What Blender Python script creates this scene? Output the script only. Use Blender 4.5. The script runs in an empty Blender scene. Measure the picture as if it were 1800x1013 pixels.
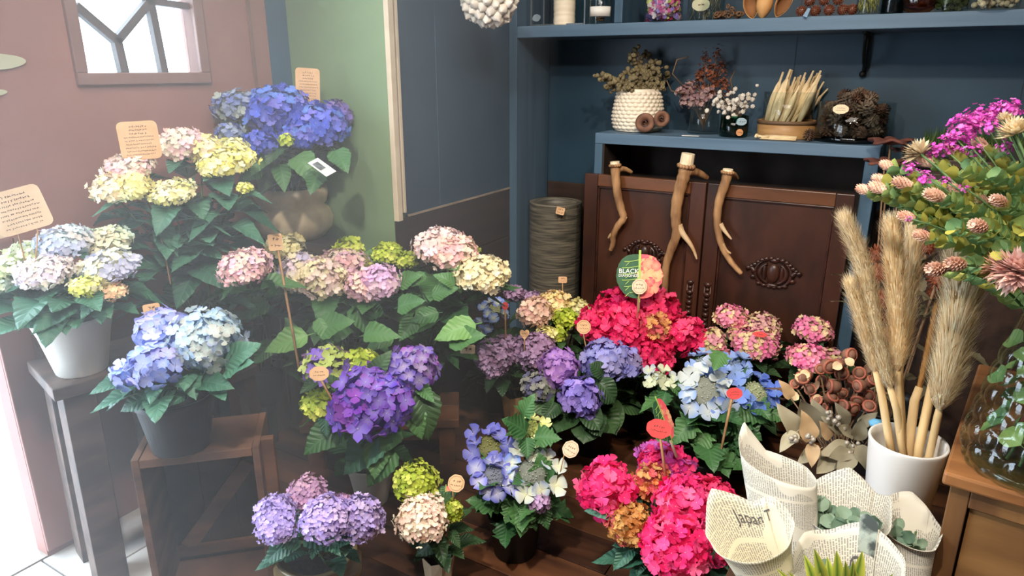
import bpy, math, random
import numpy as np
from mathutils import Vector, Matrix, noise

# ------------------------------------------------------------------ camera
F = 1220.0
TH = math.radians(17.5)
YAW = math.radians(30.7)
EYE = Vector((0, 0, 1.45))
RT = Vector((math.cos(YAW), math.sin(YAW), 0))
GLARE_DENSITY = 0.105
FW = Vector((-math.sin(YAW) * math.cos(TH), math.cos(YAW) * math.cos(TH), -math.sin(TH)))
UP = Vector((-math.sin(YAW) * math.sin(TH), math.cos(YAW) * math.sin(TH), math.cos(TH)))
sc = bpy.context.scene
cam_d = bpy.data.cameras.new('camera')
cam_d.sensor_width = 36.0
cam_d.lens = 36.0 * F / 1800.0
cam_d.clip_start = 0.02
cam = bpy.data.objects.new('camera', cam_d)
sc.collection.objects.link(cam)
cam.matrix_world = Matrix(((RT.x, UP.x, -FW.x, EYE.x), (RT.y, UP.y, -FW.y, EYE.y), (RT.z, UP.z, -FW.z, EYE.z), (0, 0, 0, 1)))
sc.camera = cam

# ------------------------------------------------------------------ exposure, world, lights
sc.view_settings.view_transform = 'Standard'
sc.view_settings.look = 'None'
sc.view_settings.gamma = 1.0
sc.view_settings.use_curve_mapping = False
sc.view_settings.exposure = 0.36
sc.cycles.use_denoising = True
sc.cycles.max_bounces = 8
sc.cycles.diffuse_bounces = 4
sc.cycles.transparent_max_bounces = 16
sc.cycles.caustics_reflective = False
sc.cycles.caustics_refractive = False
sc.cycles.sample_clamp_indirect = 6
sc.cycles.volume_bounces = 0

world = bpy.data.worlds.new('World')
sc.world = world
world.use_nodes = True
wn = world.node_tree
bg = wn.nodes['Background']
bg.inputs['Color'].default_value = (0.70, 0.85, 1.0, 1)
bg.inputs['Strength'].default_value = 10.0


def light(name, typ, loc, target, energy, color, size=0.3, size_y=None, spot=None, blend=0.6, portal=False):
    d = bpy.data.lights.new(name, typ)
    d.energy = energy
    d.color = color
    if typ == 'AREA':
        d.shape = 'RECTANGLE'
        d.size = size
        d.size_y = size_y or size
        if portal:
            d.cycles.is_portal = True
    else:
        d.shadow_soft_size = size
    if typ == 'SPOT':
        d.spot_size = math.radians(spot)
        d.spot_blend = blend
    o = bpy.data.objects.new(name, d)
    o.location = loc
    v = Vector(target) - Vector(loc)
    o.rotation_euler = v.to_track_quat('-Z', 'Y').to_euler()
    sc.collection.objects.link(o)
    return o


WARM = (1.0, 0.85, 0.68)
NEUT = (1.0, 0.93, 0.84)
# daylight portals in the doorway and in the small window
light('doorway_portal', 'AREA', (-2.22, -0.05, 1.05), (0, -0.05, 1.05), 1, (1, 1, 1), 1.7, 2.1, portal=True)
light('window_portal', 'AREA', (-2.24, 1.2, 1.75), (0, 1.2, 1.75), 1, (1, 1, 1), 0.42, 0.5, portal=True)
# an added soft fill, then the ceiling spots of the shop
light('added_fill_panel', 'AREA', (-0.5, 1.0, 2.58), (-0.5, 1.0, 0), 24, NEUT, 1.3, 1.0)  # unseen panel, added to lift the ambient light
light('shop_spot_flowers', 'SPOT', (-0.55, 0.25, 2.5), (-1.05, 1.75, 0.3), 150, NEUT, 0.05, spot=95, blend=0.9)
light('shop_spot_shelf', 'SPOT', (-0.1, 1.0, 2.5), (-0.6, 2.8, 1.15), 70, WARM, 0.04, spot=80, blend=0.8)
light('shop_spot_hanging', 'SPOT', (-1.30, 2.15, 2.52), (-1.62, 2.5, 1.4), 14, (0.9, 0.95, 1.0), 0.04, spot=110, blend=0.9)
light('shop_spot_bouquet', 'SPOT', (0.25, 0.5, 2.5), (0.12, 1.5, 0.8), 47, WARM, 0.05, spot=90, blend=0.8)
light('shop_spot_left', 'SPOT', (-1.5, 0.9, 2.5), (-1.75, 1.6, 0.8), 44, NEUT, 0.06, spot=90, blend=0.9)


# ------------------------------------------------------------------ pixel -> world helpers
def ray(x, y):
    return FW + (x - 900) / F * RT - (y - 506.5) / F * UP


def at(x, y, t):
    return EYE + t * ray(x, y)


def pl(x, y, ax, v):
    r = ray(x, y)
    return EYE + r * ((v - EYE[ax]) / r[ax])


def dep(p):
    return (Vector(p) - EYE).dot(FW)


def lin(c):
    if len(c) == 4:
        c = c[:3]
    return tuple(((v / 255) / 12.92 if v / 255 <= 0.04045 else ((v / 255 + 0.055) / 1.055) ** 2.4) for v in c)


# ------------------------------------------------------------------ materials
MATS = {}


def newmat(name):
    m = bpy.data.materials.new(name)
    m.use_nodes = True
    nt = m.node_tree
    return m, nt, nt.nodes['Principled BSDF']


def nd(nt, typ, **kw):
    n = nt.nodes.new(typ)
    for k, v in kw.items():
        if k.startswith('i_'):
            n.inputs[k[2:].replace('_', ' ')].default_value = v
        else:
            setattr(n, k, v)
    return n


def mathn(nt, op, a, b=None, c=None):
    n = nt.nodes.new('ShaderNodeMath')
    n.operation = op
    for i, v in enumerate((a, b, c)):
        if v is None:
            continue
        if isinstance(v, (int, float)):
            n.inputs[i].default_value = v
        else:
            nt.links.new(v, n.inputs[i])
    return n.outputs[0]


def mixc(nt, fac, a, b):
    n = nt.nodes.new('ShaderNodeMix')
    n.data_type = 'RGBA'
    if isinstance(fac, (int, float)):
        n.inputs['Factor'].default_value = fac
    else:
        nt.links.new(fac, n.inputs['Factor'])
    for k, v in (('A', a), ('B', b)):
        idx = {'A': 6, 'B': 7}[k]
        if isinstance(v, tuple):
            n.inputs[idx].default_value = (*v, 1)
        else:
            nt.links.new(v, n.inputs[idx])
    return n.outputs[2]


def mat(name, c1, c2=None, scale=8.0, rough=0.6, stretch=(1, 1, 1), bump=0.0, detail=4, metal=0.0, rnd=0.0, contrast=(0.35, 0.65), spec=0.4, bscale=None):
    """two-tone procedural material; stretch < 1 along an axis pulls the grain out along it"""
    if name in MATS:
        return MATS[name]
    m, nt, bs = newmat(name)
    c1 = lin(c1)
    c2 = lin(c2) if c2 else tuple(v * 0.8 for v in c1)
    tc = nd(nt, 'ShaderNodeTexCoord')
    mp = nd(nt, 'ShaderNodeMapping')
    mp.inputs['Scale'].default_value = stretch
    oi = nd(nt, 'ShaderNodeObjectInfo')
    nt.links.new(tc.outputs['Object'], mp.inputs['Vector'])
    vadd = nd(nt, 'ShaderNodeVectorMath', operation='ADD')
    nt.links.new(mp.outputs[0], vadd.inputs[0])
    rs = mathn(nt, 'MULTIPLY', oi.outputs['Random'], 37.0)
    nt.links.new(rs, vadd.inputs[1])
    nz = nd(nt, 'ShaderNodeTexNoise')
    nz.inputs['Scale'].default_value = scale
    nz.inputs['Detail'].default_value = detail
    nt.links.new(vadd.outputs[0], nz.inputs['Vector'])
    mr = nd(nt, 'ShaderNodeMapRange')
    mr.inputs['From Min'].default_value = contrast[0]
    mr.inputs['From Max'].default_value = contrast[1]
    nt.links.new(nz.outputs['Fac'], mr.inputs['Value'])
    col = mixc(nt, mr.outputs[0], c1, c2)
    if rnd:
        hv = nd(nt, 'ShaderNodeHueSaturation')
        v = mathn(nt, 'MULTIPLY_ADD', oi.outputs['Random'], 2 * rnd, 1 - rnd)
        nt.links.new(v, hv.inputs['Value'])
        nt.links.new(col, hv.inputs['Color'])
        col = hv.outputs[0]
    nt.links.new(col, bs.inputs['Base Color'])
    bs.inputs['Roughness'].default_value = rough
    bs.inputs['Metallic'].default_value = metal
    bs.inputs['Specular IOR Level'].default_value = spec
    if bump:
        b = nd(nt, 'ShaderNodeBump')
        b.inputs['Strength'].default_value = bump
        b.inputs['Distance'].default_value = 0.004
        if bscale:
            nz2 = nd(nt, 'ShaderNodeTexNoise')
            nz2.inputs['Scale'].default_value = bscale
            nt.links.new(vadd.outputs[0], nz2.inputs['Vector'])
            nt.links.new(nz2.outputs['Fac'], b.inputs['Height'])
        else:
            nt.links.new(nz.outputs['Fac'], b.inputs['Height'])
        nt.links.new(b.outputs[0], bs.inputs['Normal'])
    MATS[name] = m
    return m


def petal_mat(name='petal', rough=0.55, trans=0.3):
    if name in MATS:
        return MATS[name]
    m, nt, bs = newmat(name)
    at_ = nd(nt, 'ShaderNodeAttribute', attribute_name='col')
    oi = nd(nt, 'ShaderNodeObjectInfo')
    hv = nd(nt, 'ShaderNodeHueSaturation')
    v = mathn(nt, 'MULTIPLY_ADD', oi.outputs['Random'], 0.22, 0.89)
    nt.links.new(v, hv.inputs['Value'])
    nt.links.new(at_.outputs['Color'], hv.inputs['Color'])
    nt.links.new(hv.outputs[0], bs.inputs['Base Color'])
    bs.inputs['Roughness'].default_value = rough
    bs.inputs['Specular IOR Level'].default_value = 0.25
    tr = nd(nt, 'ShaderNodeBsdfTranslucent')
    nt.links.new(hv.outputs[0], tr.inputs['Color'])
    mx = nd(nt, 'ShaderNodeMixShader')
    mx.inputs[0].default_value = trans
    nt.links.new(bs.outputs[0], mx.inputs[1])
    nt.links.new(tr.outputs[0], mx.inputs[2])
    out = nt.nodes['Material Output']
    nt.links.new(mx.outputs[0], out.inputs['Surface'])
    MATS[name] = m
    return m


def leaf_mat(name, c1, c2, rough=0.45, veins=True, trans=0.12):
    if name in MATS:
        return MATS[name]
    m, nt, bs = newmat(name)
    c1, c2 = lin(c1), lin(c2)
    uv = nd(nt, 'ShaderNodeUVMap')
    sp = nd(nt, 'ShaderNodeSeparateXYZ')
    nt.links.new(uv.outputs[0], sp.inputs[0])
    oi = nd(nt, 'ShaderNodeObjectInfo')
    col = mixc(nt, oi.outputs['Random'], c1, c2)
    if veins:
        ab = mathn(nt, 'ABSOLUTE', mathn(nt, 'SUBTRACT', sp.outputs['Y'], 0.5))
        ph = mathn(nt, 'SUBTRACT', mathn(nt, 'MULTIPLY', sp.outputs['X'], 7.0), mathn(nt, 'MULTIPLY', ab, 5.0))
        fr = mathn(nt, 'FRACT', ph)
        d = mathn(nt, 'ABSOLUTE', mathn(nt, 'SUBTRACT', fr, 0.5))
        side = mathn(nt, 'LESS_THAN', d, 0.07)
        mid = mathn(nt, 'LESS_THAN', ab, 0.025)
        v = mathn(nt, 'MAXIMUM', side, mid)
        lighter = tuple(min(1, x * 1.7 + 0.02) for x in c2)
        col = mixc(nt, mathn(nt, 'MULTIPLY', v, 0.45), col, lighter)
        b = nd(nt, 'ShaderNodeBump')
        b.inputs['Strength'].default_value = 0.6
        b.inputs['Distance'].default_value = 0.004
        nt.links.new(mathn(nt, 'SMOOTH_MIN', mathn(nt, 'MULTIPLY', d, 2.0), mathn(nt, 'MULTIPLY', ab, 4.0), 0.1), b.inputs['Height'])
        nt.links.new(b.outputs[0], bs.inputs['Normal'])
    nt.links.new(col, bs.inputs['Base Color'])
    bs.inputs['Roughness'].default_value = rough
    bs.inputs['Specular IOR Level'].default_value = 0.35
    tr = nd(nt, 'ShaderNodeBsdfTranslucent')
    nt.links.new(col, tr.inputs['Color'])
    mx = nd(nt, 'ShaderNodeMixShader')
    mx.inputs[0].default_value = trans
    nt.links.new(bs.outputs[0], mx.inputs[1])
    nt.links.new(tr.outputs[0], mx.inputs[2])
    nt.links.new(mx.outputs[0], nt.nodes['Material Output'].inputs['Surface'])
    MATS[name] = m
    return m


def glass_mat(name, tint=(235, 240, 238), refl=0.08, rough=0.03, bump=0.0):
    if name in MATS:
        return MATS[name]
    m, nt, bs = newmat(name)
    nt.nodes.remove(bs)
    tb = nd(nt, 'ShaderNodeBsdfTransparent')
    tb.inputs['Color'].default_value = (*lin(tint), 1)
    gl = nd(nt, 'ShaderNodeBsdfGlossy')
    gl.inputs['Roughness'].default_value = rough
    lw = nd(nt, 'ShaderNodeLayerWeight')
    lw.inputs['Blend'].default_value = 0.5
    fac = mathn(nt, 'MULTIPLY_ADD', mathn(nt, 'POWER', lw.outputs['Facing'], 4.0), 0.6, refl * 0.6)
    mx = nd(nt, 'ShaderNodeMixShader')
    nt.links.new(fac, mx.inputs[0])
    nt.links.new(tb.outputs[0], mx.inputs[1])
    nt.links.new(gl.outputs[0], mx.inputs[2])
    nt.links.new(mx.outputs[0], nt.nodes['Material Output'].inputs['Surface'])
    MATS[name] = m
    return m


def news_mat(name='newsprint', base=(216, 210, 194)):
    if name in MATS:
        return MATS[name]
    m, nt, bs = newmat(name)
    uv = nd(nt, 'ShaderNodeUVMap')
    sp = nd(nt, 'ShaderNodeSeparateXYZ')
    nt.links.new(uv.outputs[0], sp.inputs[0])
    # uv in metres: rows of type 3 mm apart in columns 45 mm wide
    ly = mathn(nt, 'MULTIPLY', sp.outputs['X'], 220.0)
    line = mathn(nt, 'LESS_THAN', mathn(nt, 'FRACT', ly), 0.55)
    colx = mathn(nt, 'MULTIPLY', sp.outputs['Y'], 14.0)
    gut = mathn(nt, 'GREATER_THAN', mathn(nt, 'FRACT', colx), 0.1)
    nz = nd(nt, 'ShaderNodeTexNoise')
    nz.inputs['Scale'].default_value = 1.0
    cx = nd(nt, 'ShaderNodeCombineXYZ')
    nt.links.new(mathn(nt, 'MULTIPLY', sp.outputs['Y'], 420.0), cx.inputs[0])
    nt.links.new(mathn(nt, 'FLOOR', ly), cx.inputs[1])
    nt.links.new(cx.outputs[0], nz.inputs['Vector'])
    word = mathn(nt, 'GREATER_THAN', nz.outputs['Fac'], 0.46)
    blk = nd(nt, 'ShaderNodeTexNoise')
    blk.inputs['Scale'].default_value = 9.0
    nt.links.new(uv.outputs[0], blk.inputs['Vector'])
    area = mathn(nt, 'GREATER_THAN', blk.outputs['Fac'], 0.44)
    ink = mathn(nt, 'MULTIPLY', mathn(nt, 'MULTIPLY', line, gut), mathn(nt, 'MULTIPLY', word, area))
    col = mixc(nt, mathn(nt, 'MULTIPLY', ink, 0.62), lin(base), lin((95, 95, 95)))
    nt.links.new(col, bs.inputs['Base Color'])
    bs.inputs['Roughness'].default_value = 0.85
    tr = nd(nt, 'ShaderNodeBsdfTranslucent')
    nt.links.new(col, tr.inputs['Color'])
    mx = nd(nt, 'ShaderNodeMixShader')
    mx.inputs[0].default_value = 0.2
    nt.links.new(bs.outputs[0], mx.inputs[1])
    nt.links.new(tr.outputs[0], mx.inputs[2])
    nt.links.new(mx.outputs[0], nt.nodes['Material Output'].inputs['Surface'])
    MATS[name] = m
    return m


# ------------------------------------------------------------------ mesh builder
def frame(n, up=Vector((0, 0, 1))):
    n = Vector(n).normalized()
    if abs(n.dot(up)) > 0.97:
        up = Vector((1, 0, 0))
    x = up.cross(n).normalized()
    y = n.cross(x)
    return x, y, n


def rotm(n, spin=0.0, up=Vector((0, 0, 1))):
    x, y, z = frame(n, up)
    m = Matrix((x, y, z)).transposed()
    return m @ Matrix.Rotation(spin, 3, 'Z')


class MB:
    def __init__(s):
        s.v = []
        s.f = []
        s.mi = []
        s.c = []
        s.uv = None

    def add(s, vs, fs, mi=0, col=None):
        b = len(s.v)
        s.v.extend(tuple(v) for v in vs)
        s.f.extend(tuple(i + b for i in f) for f in fs)
        s.mi.extend([mi] * len(fs))
        if col is not None:
            if isinstance(col, tuple):
                s.c.extend([col] * len(vs))
            else:
                s.c.extend(col)
        return b

    def box(s, a, b, mi=0, col=None):
        x0, y0, z0 = a
        x1, y1, z1 = b
        vs = [(x0, y0, z0), (x1, y0, z0), (x1, y1, z0), (x0, y1, z0), (x0, y0, z1), (x1, y0, z1), (x1, y1, z1), (x0, y1, z1)]
        fs = [(0, 3, 2, 1), (4, 5, 6, 7), (0, 1, 5, 4), (1, 2, 6, 5), (2, 3, 7, 6), (3, 0, 4, 7)]
        s.add(vs, fs, mi, col)
        return s

    def obox(s, c, ax, ay, az, mi=0):
        """oriented box: centre and three half-axis vectors"""
        c, ax, ay, az = map(Vector, (c, ax, ay, az))
        vs = [c + i * ax + j * ay + k * az for k in (-1, 1) for i, j in ((-1, -1), (1, -1), (1, 1), (-1, 1))]
        s.add(vs, [(0, 3, 2, 1), (4, 5, 6, 7), (0, 1, 5, 4), (1, 2, 6, 5), (2, 3, 7, 6), (3, 0, 4, 7)], mi)
        return s

    def tube(s, pts, rad, n=8, mi=0, col=None, cap=True):
        pts = [Vector(p) for p in pts]
        if isinstance(rad, (int, float)):
            rad = [rad] * len(pts)
        vs = []
        x = None
        for i, p in enumerate(pts):
            d = (pts[min(i + 1, len(pts) - 1)] - pts[max(i - 1, 0)])
            d = d.normalized() if d.length > 1e-9 else Vector((0, 0, 1))
            if x is None:
                x = frame(d)[0]
            x = (x - d * x.dot(d))
            x = x.normalized() if x.length > 1e-6 else frame(d)[0]
            y = d.cross(x)
            for k in range(n):
                a = 2 * math.pi * k / n
                vs.append(p + rad[i] * (math.cos(a) * x + math.sin(a) * y))
        fs = []
        for i in range(len(pts) - 1):
            for k in range(n):
                k2 = (k + 1) % n
                fs.append((i * n + k, i * n + k2, (i + 1) * n + k2, (i + 1) * n + k))
        if cap:
            fs.append(tuple(range(n))[::-1])
            fs.append(tuple(range((len(pts) - 1) * n, len(pts) * n)))
        s.add(vs, fs, mi, col)
        return s

    def lathe(s, prof, n=32, c=(0, 0, 0), mi=0, col=None, fn=None, closed=False):
        """prof: list of (r, z)"""
        vs = []
        for j, (r, z) in enumerate(prof):
            for k in range(n):
                a = 2 * math.pi * k / n
                rr, zz = (r, z) if fn is None else fn(r, z, a, j)
                vs.append((c[0] + rr * math.cos(a), c[1] + rr * math.sin(a), c[2] + zz))
        fs = []
        for j in range(len(prof) - 1):
            for k in range(n):
                k2 = (k + 1) % n
                fs.append((j * n + k, j * n + k2, (j + 1) * n + k2, (j + 1) * n + k))
        if closed:
            for k in range(n):
                k2 = (k + 1) % n
                j = len(prof) - 1
                fs.append((j * n + k, j * n + k2, k2, k))
        s.add(vs, fs, mi, col)
        return s

    def ball(s, c, r, n=8, m=5, mi=0, col=None, sq=(1, 1, 1), jit=0.0, rot=None):
        c = Vector(c)
        vs = []
        for j in range(1, m):
            t = math.pi * j / m
            for k in range(n):
                a = 2 * math.pi * k / n
                q = Vector((math.sin(t) * math.cos(a) * sq[0], math.sin(t) * math.sin(a) * sq[1], math.cos(t) * sq[2])) * r
                if jit:
                    q *= 1 + jit * noise.noise(q / r * 2.3 + c * 40)
                if rot:
                    q = rot @ q
                vs.append(c + q)
        top = Vector((0, 0, r * sq[2]))
        if rot:
            top = rot @ top
        vs.append(c + top)
        vs.append(c - top)
        T, B = len(vs) - 2, len(vs) - 1
        fs = []
        for j in range(m - 2):
            for k in range(n):
                k2 = (k + 1) % n
                fs.append((j * n + k, (j + 1) * n + k, (j + 1) * n + k2, j * n + k2))
        for k in range(n):
            k2 = (k + 1) % n
            fs.append((T, k, k2))
            fs.append((B, (m - 2) * n + k2, (m - 2) * n + k))
        s.add(vs, fs, mi, col)
        return s

    def prism(s, poly, th, fr, mi=0):
        """poly in the plane of fr = (origin, x, y), extruded th towards x cross y"""
        o, x, y = map(Vector, fr)
        z = x.cross(y).normalized() * th
        n = len(poly)
        vs = [o + a * x + b * y for a, b in poly] + [o + a * x + b * y + z for a, b in poly]
        fs = [tuple(range(n))[::-1], tuple(range(n, 2 * n))] + [(i, (i + 1) % n, n + (i + 1) % n, n + i) for i in range(n)]
        s.add(vs, fs, mi)
        return s


COL = sc.collection


def build(name, mb, mats, parent=None, origin=(0, 0, 0), smooth=True, bevel=0.0, kind=None, solid=0.0, subdiv=0, label=None):
    """mb in world coordinates; origin = the object's own world origin"""
    me = bpy.data.meshes.new(name)
    og = Vector(origin)
    me.from_pydata([(v[0] - og.x, v[1] - og.y, v[2] - og.z) for v in mb.v], [], mb.f)
    if not isinstance(mats, (list, tuple)):
        mats = [mats]
    for m in mats:
        me.materials.append(m)
    if len(mats) > 1:
        me.polygons.foreach_set('material_index', mb.mi)
    if mb.c:
        ca = me.color_attributes.new('col', 'FLOAT_COLOR', 'POINT')
        ca.data.foreach_set('color', [x for c in mb.c for x in (*c, 1.0)])
    if mb.uv is not None:
        ul = me.uv_layers.new(name='UVMap')
        idx = np.zeros(len(me.loops), dtype=np.int32)
        me.loops.foreach_get('vertex_index', idx)
        ul.data.foreach_set('uv', np.array(mb.uv, dtype=np.float32)[idx].ravel())
    if smooth:
        me.polygons.foreach_set('use_smooth', [True] * len(me.polygons))
    me.update()
    return link(name, me, parent, og, bevel=bevel, kind=kind, solid=solid, subdiv=subdiv, label=label, smooth=smooth)


ORG = {}


def link(name, me, parent, og, rot=None, scale=None, bevel=0, kind=None, solid=0, subdiv=0, label=None, smooth=False):
    o = bpy.data.objects.new(name, me)
    COL.objects.link(o)
    og = Vector(og)
    ORG[o.name] = og
    if parent is not None:
        o.parent = parent
        loc = og - ORG[parent.name]
    else:
        loc = og
    if rot is not None or scale is not None:
        m3 = rot.to_3x3() if rot is not None else Matrix.Identity(3)
        if scale is not None:
            sc3 = scale if isinstance(scale, (tuple, list)) else (scale,) * 3
            m3 = m3 @ Matrix.Diagonal(sc3)
        o.matrix_local = Matrix.Translation(loc) @ m3.to_4x4()
    else:
        o.location = loc
    if bevel:
        b = o.modifiers.new('bevel', 'BEVEL')
        b.width = bevel
        b.segments = 2
        b.limit_method = 'ANGLE'
        b.angle_limit = 0.6
        if smooth:
            pass
    if subdiv:
        s_ = o.modifiers.new('sub', 'SUBSURF')
        s_.levels = s_.render_levels = subdiv
    if solid:
        s_ = o.modifiers.new('solid', 'SOLIDIFY')
        s_.thickness = solid
        s_.offset = 0
    if kind:
        o['kind'] = kind
    if label:
        o['label'] = label
    return o


def thing(name, loc, label, cat, group=None):
    o = bpy.data.objects.new(name, None)
    COL.objects.link(o)
    o.empty_display_size = 0.05
    o.location = loc
    ORG[o.name] = Vector(loc)
    return tag(o, label, cat, group)


def tag(o, label, cat, group=None):
    o['label'] = label
    o['category'] = cat
    if group:
        o['group'] = group
    return o


def bz(a, b, c, n=6):
    a, b, c = map(Vector, (a, b, c))
    return [a * (1 - t) ** 2 + b * 2 * t * (1 - t) + c * t * t for t in [i / n for i in range(n + 1)]]


def mesh_only(name, mb, mats, smooth=True):
    o = build(name, mb, mats, smooth=smooth)
    me = o.data
    bpy.data.objects.remove(o)
    return me
# ================================================================== hydrangea kit
rng = random.Random(7)


def floret_tpl(kind, seed, petals=4):
    """unit floret, facing +Z, radius 1. returns verts, faces, radial parameter, petal index"""
    r = random.Random(seed)
    if kind == 'round':
        rows = [(0.05, 0.06), (0.40, 0.40), (0.78, 0.50), (1.0, 0.24)]
    elif kind == 'point':
        rows = [(0.05, 0.06), (0.38, 0.36), (0.70, 0.42), (1.08, 0.03)]
    elif kind == 'ruff':
        rows = [(0.05, 0.06), (0.45, 0.42), (0.80, 0.58), (1.0, 0.34)]
    else:  # small, three rows
        rows = [(0.05, 0.08), (0.55, 0.50), (1.0, 0.30)]
    V, FS, P, I = [], [], [], []
    cup = r.uniform(0.1, 0.42)
    for k in range(petals):
        a = 2 * math.pi * k / petals + r.uniform(-0.12, 0.12)
        ca, sa = math.cos(a), math.sin(a)
        sz = r.uniform(0.85, 1.12)
        tw = r.uniform(-0.25, 0.25)
        b = len(V)
        c_ = cup + r.uniform(-0.12, 0.12)
        for j, (rr, hw) in enumerate(rows):
            for i, s in enumerate((-1, 0, 1)):
                x = rr * sz * (1.0 if s == 0 else (0.93 if j == len(rows) - 1 and kind != 'point' else 0.99))
                y = s * hw * sz
                z = c_ * rr * rr + (0.07 * abs(s) if kind != 'ruff' else 0) * (1 if j else 0) + tw * y * rr
                if kind == 'ruff' and j >= 1:
                    z += r.uniform(-0.2, 0.26) * rr
                if kind == 'round' and j == 3:
                    z -= 0.05
                V.append((x * ca - y * sa, x * sa + y * ca, z + 0.02 * (k % 2)))
                P.append(rr)
                I.append(k)
        for j in range(len(rows) - 1):
            for i in range(2):
                FS.append((b + j * 3 + i, b + (j + 1) * 3 + i, b + (j + 1) * 3 + i + 1, b + j * 3 + i + 1))
    # centre bead
    b = len(V)
    q = 0.09
    V += [(q, 0, 0.06), (0, q, 0.06), (-q, 0, 0.06), (0, -q, 0.06), (0, 0, 0.15)]
    P += [-1] * 5
    I += [0] * 5
    FS += [(b, b + 1, b + 4), (b + 1, b + 2, b + 4), (b + 2, b + 3, b + 4), (b + 3, b, b + 4)]
    return np.array(V), FS, np.array(P), I


TPL = {k: [floret_tpl(k, 100 + i) for i in range(6)] for k in ('round', 'point', 'ruff', 'small')}
PETAL = petal_mat()


def shade(c, f):
    return tuple(min(1.0, max(0.0, v * f)) for v in c)


def lerp(a, b, t):
    return tuple(a[i] * (1 - t) + b[i] * t for i in range(3))


def floret_cols(tpl, edge, centre):
    V, FS, P, I = tpl
    out = []
    bead = lerp(centre, lin((225, 225, 190)), 0.4)
    for p in P:
        if p < 0:
            out.append(bead)
        else:
            out.append(lerp(centre, edge, min(1, max(0, (p - 0.1) * 1.25))))
    return out


def palette_pick(pal, q, r):
    """pal: list of sRGB colours; neighbouring florets tend to share a colour"""
    n = len(pal)
    v = (noise.noise(Vector(q) * 14.0) * 0.9 + 0.5 + r.uniform(-0.28, 0.28))
    i = min(n - 1, max(0, int(v * n)))
    c = lin(pal[i])
    j = r.uniform(0.86, 1.12)
    return tuple(min(1, x * j) for x in c)


def dome_points(rx, rz, n, axis, r, low=-0.45, jit=0.2):
    """points on a lumpy ellipsoid, leaving its underside open"""
    pts = []
    g = math.pi * (3 - math.sqrt(5))
    ph = r.uniform(0, 6)
    for i in range(n):
        z = 1 - (i + 0.5) / n * (1 - low)
        q = math.sqrt(max(0, 1 - z * z))
        a = g * i + ph
        d = Vector((q * math.cos(a), q * math.sin(a), z))
        lump = 1 + 0.24 * noise.noise(d * 2.1 + Vector((ph * 9, 0, 0))) + r.uniform(-jit, jit) * 0.5
        p = Vector((d.x * rx * lump, d.y * rx * lump, d.z * rz * lump))
        nn = Vector((d.x / rx, d.y / rx, d.z / rz)).normalized()
        pts.append((p, nn))
    return pts


def head(parent, c, rx, rz, fr, pal, kind='small', tilt=0.0, sub=False, centre=None, seed=0, low=-0.4, dens=1.15, az=None):
    """mophead: c centre (world), rx/rz semi-axes and fr floret radius in metres"""
    r = random.Random(seed * 77 + 5)
    area = 4 * math.pi * rx * (rx + 2 * rz) / 3 * (1 - low) / 2
    if sub:
        dens *= 1.4 if kind == 'point' else 1.2
    n = int(min(295, max(14, dens * area / (math.pi * fr * fr) * 1.5)))
    # lean of the head: towards az
    az = az if az is not None else r.uniform(0, 6.28)
    R = Matrix.Rotation(tilt, 3, Vector((-math.sin(az), math.cos(az), 0)))
    pts = dome_points(rx, rz, n, None, r, low)
    core = MB()
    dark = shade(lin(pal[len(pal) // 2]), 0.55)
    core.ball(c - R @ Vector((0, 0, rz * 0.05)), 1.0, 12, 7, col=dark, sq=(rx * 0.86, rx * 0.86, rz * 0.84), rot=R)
    if not sub:
        for p, nn in pts:
            t = TPL[kind][r.randrange(6)]
            V, FS, P, I = t
            jn = .42 if kind == 'ruff' else .3
            nn2 = (nn + Vector((r.gauss(0, jn), r.gauss(0, jn), r.gauss(0, jn)))).normalized()
            m = R @ rotm(nn2, r.uniform(0, 6.28))
            s = fr * r.uniform(0.85, 1.15)
            A = np.array(m) * s
            o_ = np.array(c + R @ p)
            e = palette_pick(pal, c + p, r)
            ce = centre and lin(centre) or shade(e, 1.12)
            core.add((V @ A.T + o_).tolist(), FS, 0, floret_cols(t, e, ce))
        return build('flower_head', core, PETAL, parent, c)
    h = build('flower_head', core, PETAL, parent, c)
    # floret meshes shared within the head: colour variants x shapes
    meshes = {}
    for p, nn in pts:
        t = r.randrange(3)
        e = palette_pick(pal, c + p, r)
        key = (t, tuple(int(v * 14) for v in e))
        if key not in meshes:
            V, FS, P, I = TPL[kind][t]
            mb = MB()
            mb.add(V.tolist(), FS, 0, floret_cols(TPL[kind][t], e, centre and lin(centre) or shade(e, 1.15)))
            meshes[key] = mesh_only('floret', mb, PETAL)
        jn = .4 if kind == 'ruff' else .24
        nn2 = (nn + Vector((r.gauss(0, jn), r.gauss(0, jn), r.gauss(0, jn)))).normalized()
        link('floret', meshes[key], h, c + R @ p, rot=R @ rotm(nn2, r.uniform(0, 6.28)), scale=fr * r.uniform(0.85, 1.18))
    return h


BUDG = lin((150, 160, 120))


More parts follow.
